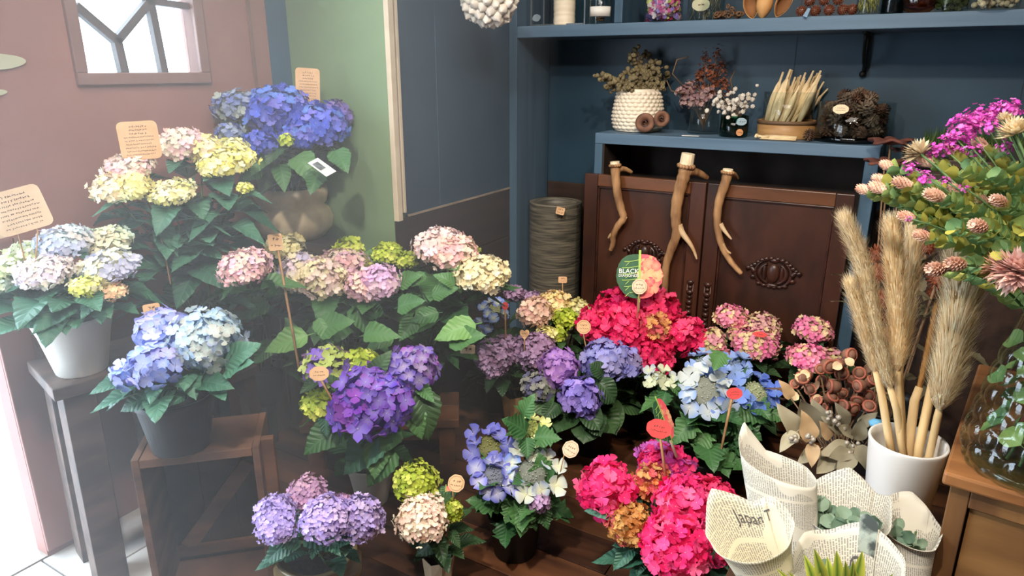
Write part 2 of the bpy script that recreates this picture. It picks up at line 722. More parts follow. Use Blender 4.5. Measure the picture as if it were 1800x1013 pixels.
def lacecap(parent, c, rx, fr, n, pal, centre, seed=0, tilt=0.3, az=None, budcol=(165, 172, 150), kind='ruff', arc=None):
    """flat disc of tiny fertile buds ringed by large sterile florets"""
    r = random.Random(seed * 31 + 3)
    az = az if az is not None else -math.pi / 2 + YAW
    R = Matrix.Rotation(tilt, 3, Vector((-math.sin(az), math.cos(az), 0)))
    mb = MB()
    b1 = lin(budcol)
    for i in range(130):
        q = math.sqrt(r.random()) * rx * 0.55
        a = r.uniform(0, 6.28)
        z = 0.12 * rx - q * q / rx * 0.5 + r.uniform(-.006, .004)
        mb.ball(c + R @ Vector((q * math.cos(a), q * math.sin(a), z)), r.uniform(.0016, .0029), 5, 3, col=shade(b1, r.uniform(.7, 1.3)))
    mb.ball(c - R @ Vector((0, 0, rx * .04)), 1.0, 12, 6, col=shade(b1, .55), sq=(rx * .52, rx * .52, rx * .13), rot=R)
    for i in range(12):
        a = i * 0.523
        mb.tube([c + R @ Vector((0, 0, -0.35 * rx)), c + R @ Vector((.55 * rx * math.cos(a), .55 * rx * math.sin(a), 0))], 0.0012, 4, col=shade(b1, .6))
    h = build('flower_head', mb, PETAL, parent, c)
    for i in range(n):
        a = (i + r.uniform(-.25, .25)) * 2 * math.pi / n
        q = rx * r.uniform(.50, .98)
        p = Vector((q * math.cos(a), q * math.sin(a), r.uniform(-.006, .008)))
        nn = (Vector((math.cos(a) * .45, math.sin(a) * .45, 1)) + Vector((r.gauss(0, .25), r.gauss(0, .25), 0)))
        # sterile florets turn their faces outwards and to the light
        e = palette_pick(pal, c + p, r)
        t = TPL[kind][r.randrange(6)]
        mb = MB()
        mb.add(t[0].tolist(), t[1], 0, floret_cols(t, e, lin(centre)))
        me = mesh_only('floret', mb, PETAL)
        link('floret', me, h, c + R @ p, rot=R @ rotm(nn, r.uniform(0, 6.28)), scale=fr * r.uniform(.85, 1.15))
    return h


# ------------------------------------------------------------------ leaves
def leaf_mesh(name, shape, matl, seed, width=0.36, droop=0.35, fold=0.18, serr=0.05, st=13):
    """unit leaf along +X, face +Z"""
    r = random.Random(seed)
    V, FS, UV = [], [], []
    bendy = r.uniform(-0.12, 0.12)
    for i in range(st):
        u = i / (st - 1)
        if shape == 'ovate':
            w = width * (math.sin(math.pi * min(1, u ** 0.72)) ** 0.75) * (1.12 - 0.3 * u) if 0 < u < 1 else 0.0
        elif shape == 'round':
            w = width * 1.15 * math.sqrt(max(0, 1 - (2 * u - 1) ** 2))
        elif shape == 'lobed':
            w = width * (math.sin(math.pi * min(1, u ** 0.75)) ** 0.8) * (1.0 if i % 3 else 1.35) * (1.1 - .25 * u) if 0 < u < 1 else 0.0
        elif shape == 'strap':
            w = width * min(1, u * 6 + 0.3) * (1 - u ** 2.2)
        if shape in ('ovate', 'lobed') and 0 < i < st - 1:
            w *= 1 + (serr if i % 2 else -serr)
        for k, s in enumerate((-1, -0.55, 0, 0.55, 1)):
            x = u - (0.05 * (abs(s)) if shape != 'strap' else 0)
            y = s * w + bendy * u * u
            z = -droop * u * u + fold * abs(s) * w * 1.6 - 0.05 * abs(s) ** 2 * math.sin(u * 9 + seed) * (w / width)
            V.append((x, y, z))
            UV.append((u, 0.5 + 0.5 * s * w / width))
    for i in range(st - 1):
        for k in range(4):
            FS.append((i * 5 + k, (i + 1) * 5 + k, (i + 1) * 5 + k + 1, i * 5 + k + 1))
    mb = MB()
    mb.add(V, FS)
    # petiole
    b = mb.add([(-0.22, -.012, -.02), (-0.22, .012, -.02), (0.03, .016, 0.0), (0.03, -.016, 0.0), (-0.22, 0, -.045), (0.03, 0, -.03)],
               [(0, 1, 2, 3), (0, 3, 5, 4), (1, 4, 5, 2)])
    UV += [(0, .5)] * 6
    mb.uv = UV
    return mesh_only(name, mb, matl)


LM_GREEN = leaf_mat('leaf_green', (84, 124, 70), (48, 88, 50))
LM_BLUE = leaf_mat('leaf_bluegreen', (76, 120, 96), (44, 86, 66))
LM_DARK = leaf_mat('leaf_dark', (64, 92, 54), (38, 64, 38))
LM_LIME = leaf_mat('leaf_bright', (112, 152, 84), (78, 122, 62))
LEAVES = {}
for nm_, lm_ in (('green', LM_GREEN), ('blue', LM_BLUE), ('dark', LM_DARK), ('lime', LM_LIME)):
    LEAVES[nm_] = [leaf_mesh('leaf', 'ovate', lm_, 11 + i, droop=(.15, .35, .55, .25)[i], fold=(.2, .1, .25, .3)[i], width=(.36, .33, .38, .3)[i]) for i in range(4)]
    LEAVES[nm_ + '_lobed'] = [leaf_mesh('leaf', 'lobed', lm_, 21 + i, droop=(.2, .4, .1)[i], width=.38, serr=.12, st=14) for i in range(3)]
    LEAVES[nm_ + '_round'] = [leaf_mesh('leaf', 'round', lm_, 31 + i, droop=(.25, .45, .35)[i], width=.42) for i in range(3)]


def put_leaf(parent, base, direction, size, kind='green', r=rng, face=None):
    """leaf object starting at base, pointing along direction; its face turns up, or towards `face`"""
    x = Vector(direction).normalized()
    tip = base + x * size * 1.25            # leaves bend away from the walls instead of passing through
    if tip.x < -2.15:
        x.x = max(x.x, 0.15 if base.x - 2.15 < -4.28 else -0.2 * (base.x + 2.15) / size)
    if (tip.y > 1.96 and tip.x < -1.66):
        x.y = min(x.y, -0.15)
    x.normalize()
    up = Vector(face) if face is not None else Vector((r.uniform(-.35, .35), r.uniform(-.35, .35), 1))
    y = up.cross(x)
    if y.length < 1e-3:
        y = Vector((0, 1, 0))
    y.normalize()
    z = x.cross(y)
    m = Matrix((x, y, z)).transposed()
    ms = LEAVES[kind]
    return link('leaf', ms[r.randrange(len(ms))], parent, base + x * size * 0.2, rot=m, scale=size)


def leaf_px(parent, bx, by, tx, ty, t, dt=0.0, kind='green', roll=0.0):
    """leaf from pixel (bx,by) to pixel (tx,ty) at depth t; its tip dt nearer; face partly to the viewer and up"""
    a = at(bx, by, t)
    b = at(tx, ty, t - dt)
    face = (EYE - a).normalized() * 0.9 + Vector((0, 0, 0.55)) + RT * roll
    d = b - a
    return put_leaf(parent, a - d.normalized() * d.length * 0.16, d, d.length * 0.95, kind, rng, face)


STEMG = mat('stem_green', (92, 118, 70), (60, 88, 48), 30, 0.6)
SOIL = mat('potting_soil', (46, 34, 26), (24, 18, 14), 60, 0.95, bump=0.8)

POTS = {}


def pot_mats():
    POTS['white'] = mat('pot_white_glaze', (222, 216, 205), (200, 194, 182), 5, 0.35)
    POTS['plastic'] = mat('pot_dark_plastic', (52, 58, 60), (40, 45, 48), 5, 0.45)
    POTS['black'] = mat('pot_black_plastic', (22, 24, 24), (16, 17, 18), 5, 0.5)
    POTS['stone'] = mat('pot_lumpy_stone', (216, 196, 158), (168, 150, 118), 9, 0.85, bump=1.0)
    POTS['tan'] = mat('pot_tan_glaze', (150, 128, 88), (104, 88, 60), 7, 0.2, bump=0.2, stretch=(1, 1, 3))
    POTS['paper'] = mat('pot_cream_paper', (206, 190, 160), (186, 170, 140), 6, 0.8)
    POTS['kraft'] = mat('pot_kraft_paper', (168, 132, 88), (140, 106, 68), 6, 0.85)


pot_mats()


def make_pot(parent, base, rt, rb, h, style):
    """pot standing on base: top radius, bottom radius, height"""
    mb = MB()
    fn = None
    n = 36
    if style == 'stone':
        prof = [(0.001, 0), (rb * .85, 0), (rb * 1.02, h * .06), (rb * 1.25, h * .22), (rb * 1.3, h * .4), (rb * 1.18, h * .58), (rb * 1.02, h * .66), (rt * .98, h * .74), (rt * 1.04, h * .88), (rt, h), (rt * .88, h), (rt * .86, h * .86), (0.001, h * .86)]

        def fn(r, z, a, j):
            k = 1 + 0.07 * noise.noise(Vector((math.cos(a) * 1.6, math.sin(a) * 1.6, z * 14)))
            return r * k, z
    elif style == 'tan':
        prof = [(0.001, 0), (rb, 0), (rb * 1.15, h * .15), (rt * 1.1, h * .55), (rt * 1.08, h * .8), (rt * .93, h * .93), (rt, h * .96), (rt * 1.0, h), (rt * .9, h), (rt * .88, h * .9), (0.001, h * .88)]
    elif style in ('paper', 'kraft'):
        n = 9
        prof = [(0.001, 0), (rb, 0), ((rb + rt) / 2 * 1.03, h * .5), (rt, h), (rt * .96, h), (rt * .93, h * .88), (0.001, h * .86)]

        def fn(r, z, a, j):
            return r * (1 + .05 * math.sin(a * 4 + z * 40)), z + (0.01 * math.sin(a * 5) if z >= h * .99 else 0)
    elif style == 'plastic' or style == 'black':
        prof = [(0.001, 0), (rb * .97, 0), (rb, h * .015), (rt * .955, h * .87), (rt * 1.0, h * .88), (rt * 1.01, h * .99), (rt, h), (rt * .95, h), (rt * .93, h * .88), (0.001, h * .87)]
    else:
        prof = [(0.001, 0), (rb * .96, 0), (rb, h * .02), (rb + (rt - rb) * .3, h * .35), (rb + (rt - rb) * .62, h * .7), (rt * .985, h * .93), (rt, h * .985), (rt * .985, h), (rt * .93, h * .99), (rt * .9, h * .88), (0.001, h * .87)]
    mb.lathe(prof, n, base, fn=fn)
    p = build('pot', mb, POTS[style], parent, base, smooth=style not in ('paper', 'kraft'))
    sb = MB()
    sb.lathe([(0.001, h * .9), (rt * .5, h * .91), (rt * .9, h * .885)], 20, base)
    build('soil', sb, SOIL, parent, base)
    return p


def plant(name, label, base, rt, rb, h, style, heads, leaf='green', lsize=0.1, nodes=3, skirt=10, group=None, seed=1, spread=1.0, cat='potted plant', stem_r=0.0028, sk=(-.2, .35)):
    """heads: dicts with px, py, rx, ry (pixels), t (depth), pal, kind ...; the stems run from the soil to each head"""
    r = random.Random(seed)
    root = thing(name, base, label, cat, group)
    make_pot(root, base, rt, rb, h, style)
    top = base + Vector((0, 0, h * 0.88))
    for i, hd in enumerate(heads):
        t = hd['t']
        c = at(hd['px'], hd['py'], t)
        s = t / F
        k = hd.get('k', 'mop')
        rx = hd['rx'] * s
        if k == 'mop':
            rz = hd['ry'] * s
            head(root, c, rx, rz, hd['fr'] * s, hd['pal'], hd.get('kind', 'small'), tilt=hd.get('tilt', 0.25), sub=hd.get('sub', False), centre=hd.get('centre'), seed=seed * 20 + i, az=hd.get('az', -math.pi / 2 + YAW), low=hd.get('low', -0.45), dens=hd.get('dens', 1.15))
        else:
            rz = rx * .3
            lacecap(root, c, rx, hd['fr'] * s, hd.get('n', 8), hd['pal'], hd['centre'], seed=seed * 20 + i, tilt=hd.get('tilt', 0.5), budcol=hd.get('bud', (165, 172, 150)), kind=hd.get('kind', 'ruff'))
        # stem
        a = top + Vector((r.uniform(-.45, .45) * rt, r.uniform(-.45, .45) * rt, 0))
        e = c - Vector((0, 0, rz * 0.6))
        ctrl = Vector(((a.x * 2 + e.x * 1) / 3, (a.y * 2 + e.y) / 3, a.z + (e.z - a.z) * 0.65))
        path = bz(a, ctrl, e, 8)
        mb = MB()
        mb.tube(path, stem_r, 6)
        build('stem', mb, STEMG, root, a)
        L = (e - a).length
        nn = hd.get('nodes', nodes)
        for j in range(nn):
            f = 0.93 - j * (0.62 / max(1, nn)) if nn > 1 else 0.85
            p = path[min(8, max(0, int(f * 8)))].lerp(path[min(8, int(f * 8) + 1)], (f * 8) % 1)
            ang = r.uniform(0, math.pi) + j * math.pi / 2
            sz = lsize * (0.72, 1.0, 1.1, 1.05)[min(j, 3)] * r.uniform(.85, 1.15)
            for sgn in (0, math.pi):
                d = Vector((math.cos(ang + sgn), math.sin(ang + sgn), r.uniform(-.25, .45)))
                put_leaf(root, p, d, sz, leaf, r)
    # skirt of older leaves around the rim
    for i in range(skirt):
        ang = i * 2.4 + r.uniform(-.3, .3)
        z = r.uniform(0.15, .8) * lsize
        p = top + Vector((math.cos(ang) * rt * .6 * spread, math.sin(ang) * rt * .6 * spread, z + .01))
        d = Vector((math.cos(ang), math.sin(ang), r.uniform(*sk)))
        put_leaf(root, p, d, lsize * r.uniform(.85, 1.25), leaf, r)
    return root


def H(px, py, rx, ry, t, pal, fr=6, **kw):
    d = dict(px=px, py=py, rx=rx, ry=ry, t=t, pal=pal, fr=fr)
    d.update(kw)
    return d


# ------------------------------------------------------------------ price cards on sticks
KRAFT = mat('card_kraft', (212, 172, 130), (198, 156, 114), 20, 0.85)
KRAFTP = mat('card_pale', (222, 196, 166), (210, 182, 150), 20, 0.85)
REDCARD = mat('card_red', (208, 66, 62), (192, 54, 54), 20, 0.7)
INK = mat('ink', (92, 62, 48), (80, 54, 42), 20, 0.8)
STICK = mat('stick_wood', (190, 148, 102), (160, 120, 80), 30, 0.8)


def card_outline(w, h, shape):
    pts = []
    if shape == 'rect':
        cr = min(w, h) * 0.14
        for cx, cy, a0 in ((w / 2 - cr, h / 2 - cr, 0), (-w / 2 + cr, h / 2 - cr, 90), (-w / 2 + cr, -h / 2 + cr, 180), (w / 2 - cr, -h / 2 + cr, 270)):
            for k in range(4):
                a = math.radians(a0 + k * 30)
                pts.append((cx + cr * math.cos(a), cy + cr * math.sin(a)))
    elif shape == 'plaque':
        n = 40
        for k in range(n):
            a = 2 * math.pi * k / n
            m = 1 - 0.07 * math.cos(4 * a + math.pi)
            ex = 0.62
            x = math.copysign(abs(math.cos(a)) ** ex, math.cos(a)) * w / 2 * m
            y = math.copysign(abs(math.sin(a)) ** ex, math.sin(a)) * h / 2 * m
            pts.append((x, y))
    elif shape == 'heart':
        for k in range(28):
            a = 2 * math.pi * k / 28
            x = 16 * math.sin(a) ** 3
            y = 13 * math.cos(a) - 5 * math.cos(2 * a) - 2 * math.cos(3 * a) - math.cos(4 * a)
            pts.append((x / 34 * w, (y + 2) / 30 * h))
        pts = pts[::-1]
    return pts


def scribbles(mb, o, x, y, z, w, h, lines, r, heading=0):
    """rows of tiny pen strokes, as the handwriting on the cards reads at this size"""
    for li in range(lines):
        v = h / 2 - (li + 0.5) * h / lines
        ww = w * (0.95 if li >= heading else 0.6)
        u = -ww / 2 + r.uniform(0, .1) * ww
        gh = h / lines * (0.34 if li >= heading else 0.42)
        while u < ww / 2 * r.uniform(.8, 1):
            lw = r.uniform(.5, 1.3) * gh
            th = gh * 0.13
            c = o + x * (u + lw / 2) + y * (v + r.uniform(-.1, .1) * gh) + z
            for q in range(2):
                a = r.choice((0, 0.2, 1.4, 1.57, -0.7))
                d = x * math.cos(a) + y * math.sin(a)
                e = z.cross(d).normalized() * th
                cc = c + x * r.uniform(-.3, .3) * lw + y * r.uniform(-.3, .3) * gh
                L = (lw if abs(math.cos(a)) > .5 else gh) * .5
                vs = [cc - d * L - e, cc + d * L - e, cc + d * L + e, cc - d * L + e]
                mb.add(vs, [(0, 1, 2, 3)])
            u += lw * 1.45


def price_card(label, px, py, t, w, h, foot=None, roll=0, shape='rect', m=None, lines=3, heading=1, name='price_card', cat='price card', yaw=0.0, pitch=0.0, seed=0, stick_w=2.2, border=False, foot_t=None, group=None, sticks=None):
    """card of w x h pixels centred on (px,py) at depth t, its stick going down to the pixel foot"""
    r = random.Random(seed + int(px))
    m = m or KRAFT
    c = at(px, py, t)
    s = t / F
    z = (EYE - c).normalized()
    z = (Matrix.Rotation(yaw, 3, 'Z') @ z)
    z = (z + Vector((0, 0, pitch))).normalized()
    x = Vector((0, 0, 1)).cross(z).normalized()
    y = z.cross(x)
    ca, sa = math.cos(math.radians(roll)), math.sin(math.radians(roll))
    x, y = x * ca + y * sa, y * ca - x * sa
    w *= s
    h *= s
    th = 0.0012
    feet = sticks or ([foot] if foot else [])
    base = at(feet[0][0], feet[0][1], foot_t or t) if feet else c - y * h / 2
    root = thing(name, base, label, cat, group)
    mb = MB()
    mb.prism(card_outline(w, h, shape), th, (c - z * th, x, y))
    build('card', mb, m, root, c, smooth=False)
    mb = MB()
    zz = z * 0.0006
    scribbles(mb, c, x, y, zz, w * .8, h * (.82 if shape == 'rect' else .5), lines, r, heading)
    if border:
        ol = card_outline(w * .84, h * .82, shape)
        n = len(ol)
        for i in range(n):
            a, b = ol[i], ol[(i + 1) % n]
            A, B = c + x * a[0] + y * a[1] + zz, c + x * b[0] + y * b[1] + zz
            k = 0.965
            A2, B2 = c + x * a[0] * k + y * a[1] * k + zz, c + x * b[0] * k + y * b[1] * k + zz
            mb.add([A2, A, B, B2], [(0, 1, 2, 3)])
    build('lettering', mb, INK, root, c, smooth=False)
    for i, ft in enumerate(feet):
        b = at(ft[0], ft[1], foot_t or t)
        topx = ft[2] if len(ft) > 2 else 0
        off = z * (th + stick_w * s * .5 + .0004)
        m_ = c + x * topx * s - y * h * 0.55 - off
        a = c + x * topx * s - y * h * 0.2 - off
        b = b - z * 0.004
        mb = MB()
        mb.tube([b, m_, a], stick_w * s * .5, 6)
        build('stick', mb, STICK, root, b)
    return root


def text_mesh(body, size, extrude=0.0):
    cu = bpy.data.curves.new('lettering', 'FONT')
    cu.body = body
    cu.size = size
    cu.align_x = 'CENTER'
    cu.align_y = 'CENTER'
    cu.resolution_u = 3
    cu.extrude = extrude
    o = bpy.data.objects.new('lettering', cu)
    COL.objects.link(o)
    dg = bpy.context.evaluated_depsgraph_get()
    me = bpy.data.meshes.new_from_object(o.evaluated_get(dg))
    vs = [tuple(v.co) for v in me.vertices]
    fs = [tuple(p.vertices) for p in me.polygons]
    bpy.data.objects.remove(o)
    bpy.data.curves.remove(cu)
    bpy.data.meshes.remove(me)
    return vs, fs
# ================================================================== room
XL, XD, YG, YB, YS = -1.69, -2.17, 1.98, 3.15, 2.82
ZC = 2.62
BLUEW = mat('blue_wall_paint', (42, 66, 82), (36, 58, 74), 3, 0.42, bump=0.05)
BLUES = mat('blue_shelf_stain', (90, 113, 132), (72, 96, 116), 18, 0.55, stretch=(.06, 1, 1), bump=0.15)
BLUEV = mat('blue_board_stain', (66, 90, 108), (52, 76, 94), 18, 0.55, stretch=(1, 1, .06), bump=0.15)
GREENW = mat('green_wall_paint', (120, 142, 104), (110, 134, 98), 3, 0.6, bump=0.1)
BROWNW = mat('mauve_brown_paint', (150, 104, 94), (140, 96, 87), 4, 0.6, bump=0.1)
BROWNF = mat('window_frame_paint', (132, 98, 90), (118, 86, 80), 6, 0.6)
DARKW = mat('dark_wainscot_wood', (58, 42, 34), (38, 27, 22), 20, 0.5, stretch=(1, .06, 1), bump=0.3)
DARKWX = mat('dark_wainscot_wood_x', (58, 42, 34), (38, 27, 22), 20, 0.5, stretch=(.06, 1, 1), bump=0.3)
CREAMT = mat('cream_trim_paint', (205, 190, 165), (190, 174, 150), 12, 0.5)
CEIL = mat('ceiling_paint', (120, 122, 122), (110, 112, 112), 3, 0.8)
FLOORW = mat('floor_board_wood', (104, 66, 42), (50, 30, 21), 11, 0.4, stretch=(.14, 1, 1), bump=0.25, rnd=0.35)
GAPM = mat('floor_gap', (18, 13, 10), (12, 9, 7), 5, 0.9)
TILEM = mat('entrance_tile', (196, 190, 182), (176, 170, 164), 9, 0.5, rnd=0.08)
GROUND = mat('street_paving', (205, 205, 205), (185, 185, 188), 6, 0.9)


def struct(name, mb, m, parent=None, **kw):
    o = build(name, mb, m, parent, smooth=False, **kw)
    if parent is None:
        o['kind'] = 'structure'
    return o


# floor slab and boards
fl = struct('floor', MB().box((-2.2, -1.6, -0.12), (1.6, YB + .1, -0.022)), GAPM)
r = random.Random(3)
bd = {}
for w_i in range(16):
    y0 = 0.72 + w_i * 0.152
    xs = -1.74 if y0 < 1.15 else -2.165
    x = xs + r.uniform(-.6, 0)
    while x < 0.9:
        L = r.choice((0.7, 0.9, 1.1))
        xa, xb = max(x, xs), min(x + L, .9)
        if xb - xa > 0.1:
            mb = MB().box((xa + .0015, y0 + .0015, -.022), (xb - .0015, y0 + .15, r.uniform(-.0012, .0008)))
            build('board', mb, FLOORW, fl, ((xa + xb) / 2, y0, 0), smooth=False, bevel=.0012)
        x += L
struct('floor_gap_cover', MB().box((-1.74, -1.6, -.022), (1.6, .719, 0)), FLOORW, fl)
bpy.data.objects['floor_gap_cover'].name = 'board'
for i in range(2):
    for j in range(7):
        x0 = -2.17 + i * .215
        y0 = -1.6 + j * .4
        build('tile', MB().box((x0 + .003, y0 + .003, -.022), (x0 + .212, min(y0 + .397, 1.17), 0)), TILEM, fl, (x0, y0, 0), smooth=False, bevel=.0015)
st = struct('trim_1', MB().box((-2.27, -.9, -.1), (-2.17, .82, .004)), mat('door_sill_metal', (150, 140, 128), (130, 120, 110), 9, .4))
gd = struct('ground_outside', MB().box((-14, -8, -.2), (-2.27, 10, -.03)), GROUND)

# door wall (left): the mauve wall with an opened doorway at its near end and a small window
W0, W1, WZ0, WZ1 = 1.20, 1.578, 1.44, 1.93
wl = struct('wall_left', MB().box((XD - .06, .82, -.12), (XD - .0001, W0, ZC)).box((XD - .06, W1, -.12), (XD - .0001, 1.885, ZC)).box((XD - .06, W0, -.12), (XD, W1, WZ0)).box((XD - .06, W0, WZ1), (XD, W1, ZC)), BROWNW)
build('blue_strip', MB().box((XD - .06, 1.885, -.12), (XD + .004, YG, ZC)), mat('blue_strip_paint', (44, 84, 108), (38, 76, 100), 3, .5), wl, (XD, 1.9, 0), smooth=False)
build('door_stile', MB().box((XD, .82, .02), (XD + .012, .905, ZC)), BROWNW, wl, (XD, .82, 0), smooth=False, bevel=.003)
build('panel_bead', MB().box((XD, 1.80, .02), (XD + .008, 1.812, ZC)), BROWNF, wl, (XD, 1.8, 0), smooth=False)
build('panel_bead', MB().box((XD, .915, .02), (XD + .008, .925, 1.0)), mat('bead_light', (150, 118, 108), (140, 110, 100), 9, .5), wl, (XD, .92, 0), smooth=False)
struct('wall_left_near', MB().box((XD - .06, -1.6, -.12), (XD, -.9, ZC)).box((XD - .06, -.9, 2.15), (XD, .82, ZC)), BROWNW)
win = thing('window_1', (XD, 1.39, WZ0), 'small window with branching muntins in the mauve wall', 'window')
del win['category'], win['label']
win['kind'] = 'structure'
fb = MB()
e = .035
fb.box((XD - .05, W0 - e, WZ0 - e), (XD + .014, W1 + e, WZ0)).box((XD - .05, W0 - e, WZ1), (XD + .014, W1 + e, WZ1 + e)).box((XD - .05, W0 - e, WZ0), (XD + .014, W0, WZ1)).box((XD - .05, W1, WZ0), (XD + .014, W1 + e, WZ1))
build('window_frame', fb, BROWNF, win, (XD, W0, WZ0), smooth=False, bevel=.003)
BR = mat('muntin_paint', (96, 84, 84), (80, 70, 70), 8, .6)


def muntin(a, b, w=.014):
    pa, pb = [pl(x, y, 0, XD - .02) for x, y in (a, b)]
    d = (pb - pa).normalized()
    n = Vector((1, 0, 0)).cross(d)
    mb = MB().obox((pa + pb) / 2, (pb - pa) / 2 + d * .004, n * w, Vector((.012, 0, 0)))
    build('muntin', mb, BR, win, pa, smooth=False)


for a, b, w in (((133, 12), (204, 72), .013), ((204, 72), (262, 2), .012), ((204, 72), (217, 128), .013), ((262, 2), (287, 128), .012), ((262, 2), (335, 12), .010), ((262, 2), (225, -35), .011), ((262, 2), (268, -60), .012), ((225, -35), (133, -50), .010)):
    muntin(a, b, w)
build('pane', MB().box((XD - .048, W0, WZ0), (XD - .044, W1, WZ1)), glass_mat('window_glass', (245, 250, 250), .02), win, (XD - .046, W0, WZ0), smooth=False)

# green return wall, blue left wall, back wall, the rest of the shell
struct('wall_green', MB().box((XD - .06, YG, 0), (XL, YG + .06, ZC)), GREENW)
wb = struct('wall_left_back', MB().box((XL - .1, YG + .06, .91), (XL, YB + .1, ZC)).box((XL - .1, YG + .06, 0), (XL - .012, YB + .1, .91)), BLUEW)
build('seam', MB().box((XL, 2.27, .92), (XL + .0012, 2.2715, ZC)), mat('seam_line', (62, 92, 110), (58, 88, 106), 5, .5), wb, (XL, 2.27, .92), smooth=False)
for i in range(4):
    z0 = .91 - (i + 1) * .2275
    build('plank', MB().box((XL - .012, YG + .001, z0 + .002), (XL + .004, YS - .001, z0 + .2255)), DARKW, wb, (XL, 2.4, z0), smooth=False, bevel=.002)
build('cap_strip', MB().box((XL, YG + .08, .909), (XL + .006, YS, .916)), mat('cap_strip_wood', (150, 132, 112), (120, 104, 88), 9, .5), wb, (XL, 2.4, .91), smooth=False)
wk = struct('wall_back', MB().box((XL - .1, YB, 0), (1.6, YB + .1, ZC)), BLUEW)
for x in (-.53, .25):
    build('seam', MB().box((x, YB - .0012, 1.0), (x + .003, YB, ZC)), mat('seam_dark', (24, 38, 48), (20, 32, 40), 5, .5), wk, (x, YB, 1.2), smooth=False)
for i in range(4):
    z0 = .91 - (i + 1) * .2275
    build('plank', MB().box((XL + .04, YB - .016, z0 + .002), (1.3, YB, z0 + .2255)), DARKWX, wk, (-1, YB, z0), smooth=False, bevel=.002)
struct('ceiling', MB().box((XD - .1, -1.6, ZC), (1.6, YB + .1, ZC + .1)), CEIL)
struct('wall_right', MB().box((1.6, -1.6, 0), (1.7, YB + .1, ZC)), mat('plaster_warm', (150, 140, 126), (140, 130, 118), 3, .8))
struct('wall_front', MB().box((XD - .1, -1.7, 0), (1.7, -1.6, ZC)), MATS['plaster_warm'])
# the pale double rail at the corner of the green and the blue wall
tr = thing('trim_2', (XL + .01, YG, .91), 'x', 'x')
del tr['category'], tr['label']
tr['kind'] = 'structure'
build('rail', MB().box((XL, YG - .002, .905), (XL + .022, YG + .026, ZC)), CREAMT, tr, (XL, YG, .91), smooth=False, bevel=.002)
build('rail', MB().box((XL, YG + .040, .93), (XL + .018, YG + .054, ZC)), CREAMT, tr, (XL, YG, .93), smooth=False, bevel=.002)
build('groove', MB().box((XL, YG + .026, .93), (XL + .006, YG + .040, ZC)), DARKW, tr, (XL, YG, .93), smooth=False)

# wall plaque left
pc = pl(2, 108, 0, XD)
mb = MB()
out = []
for k in range(28):
    a = 2 * math.pi * k / 28
    q = 1 + .07 * math.sin(3 * a + 1)
    out.append((.056 * math.cos(a) * q, .020 * math.sin(a) * q))
mb.prism(out, .006, (pc, (0, 1, 0), (0, 0, 1)))
tag(build('plaque', mb, mat('plaque_cream', (196, 196, 168), (184, 184, 156), 9, .6), None, pc, smooth=False, bevel=.001), 'pale oval plaque on the mauve wall, the larger upper one of two', 'plaque')
pc = pl(-4, 162, 0, XD)
mb = MB()
mb.prism([(x * .35, y * .4) for x, y in out], .006, (pc, (0, 1, 0), (0, 0, 1)))
tag(build('plaque', mb, MATS['plaque_cream'], None, pc, smooth=False), 'tiny pale plaque on the mauve wall below the oval one', 'plaque')

# ------------------------------------------------------------------ tall blue shelf unit in the corner
su = thing('wall_shelf_unit', (-.3, YS, 0), 'blue stained wall shelf with tall side board running along the back wall', 'shelf')
build('side_board', MB().box((XL + .0005, YS, 0), (XL + .04, YB - .017, ZC - .001)), BLUEV, su, (XL, YS, 0), smooth=False, bevel=.003)
build('shelf_board', MB().box((XL + .041, YS, 1.582), (1.3, YB - .001, 1.630)), BLUES, su, (XL, YS, 1.58), smooth=False, bevel=.003)
dvx = pl(1088, 20, 1, YS + .01).x
build('divider_board', MB().box((dvx - .018, YS + .003, 1.6305), (dvx + .018, YB - .001, 2.2)), BLUEV, su, (dvx, YS, 1.63), smooth=False, bevel=.003)
build('shelf_board', MB().box((XL + .041, YS, 2.2), (1.3, YB - .001, 2.24)), BLUES, su, (XL, YS, 2.2), smooth=False, bevel=.003)
# iron bracket
bx = pl(1522, 100, 1, YB - .03)
mb = MB()
mb.tube(bz((bx.x, YB - .012, 1.44), (bx.x - .004, YB - .03, 1.5), (bx.x, YB - .012, 1.575), 8), .008, 8)
mb.tube(bz((bx.x, YB - .015, 1.46), (bx.x, YB - .12, 1.46), (bx.x, YB - .16, 1.573), 10), .006, 8)
mb.ball((bx.x - .004, YB - .015, 1.432), .013, 8, 6)
mb.box((bx.x - .01, YB - .18, 1.573), (bx.x + .01, YB - .002, 1.5815))
build('bracket', mb, mat('black_iron', (28, 26, 24), (20, 18, 17), 20, .5, metal=.4), su, (bx.x, YB, 1.5), smooth=True)

# ------------------------------------------------------------------ blue low cabinet carcass
CX0, CX1, CY, CZ = -1.247, -.148, 2.80, 1.19
cb = thing('blue_cabinet', ((CX0 + CX1) / 2, CY, 0), 'blue stained open cabinet frame behind the carved dark doors', 'cabinet')
DKB = mat('cabinet_inside', (52, 36, 27), (36, 26, 20), 12, .7)
build('top_board', MB().box((CX0, CY, CZ - .045), (CX1, YB - .02, CZ)), BLUES, cb, (CX0, CY, CZ), smooth=False, bevel=.003)
build('side_board', MB().box((CX0, CY, 0), (CX0 + .036, YB - .02, CZ - .0455)), BLUEV, cb, (CX0, CY, 0), smooth=False, bevel=.003)
build('side_board', MB().box((CX1 - .045, CY, 0), (CX1, YB - .02, CZ - .0455)), BLUEV, cb, (CX1, CY, 0), smooth=False, bevel=.003)
build('back_board', MB().box((CX0 + .037, YB - .03, .02), (CX1 - .046, YB - .0205, CZ - .046)), DKB, cb, (0, YB - .03, 0), smooth=False)
build('inner_lining', MB().box((CX0 + .0365, CY + .005, .02), (CX0 + .044, YB - .031, CZ - .046)), DKB, cb, (0, YB - .03, 0), smooth=False)

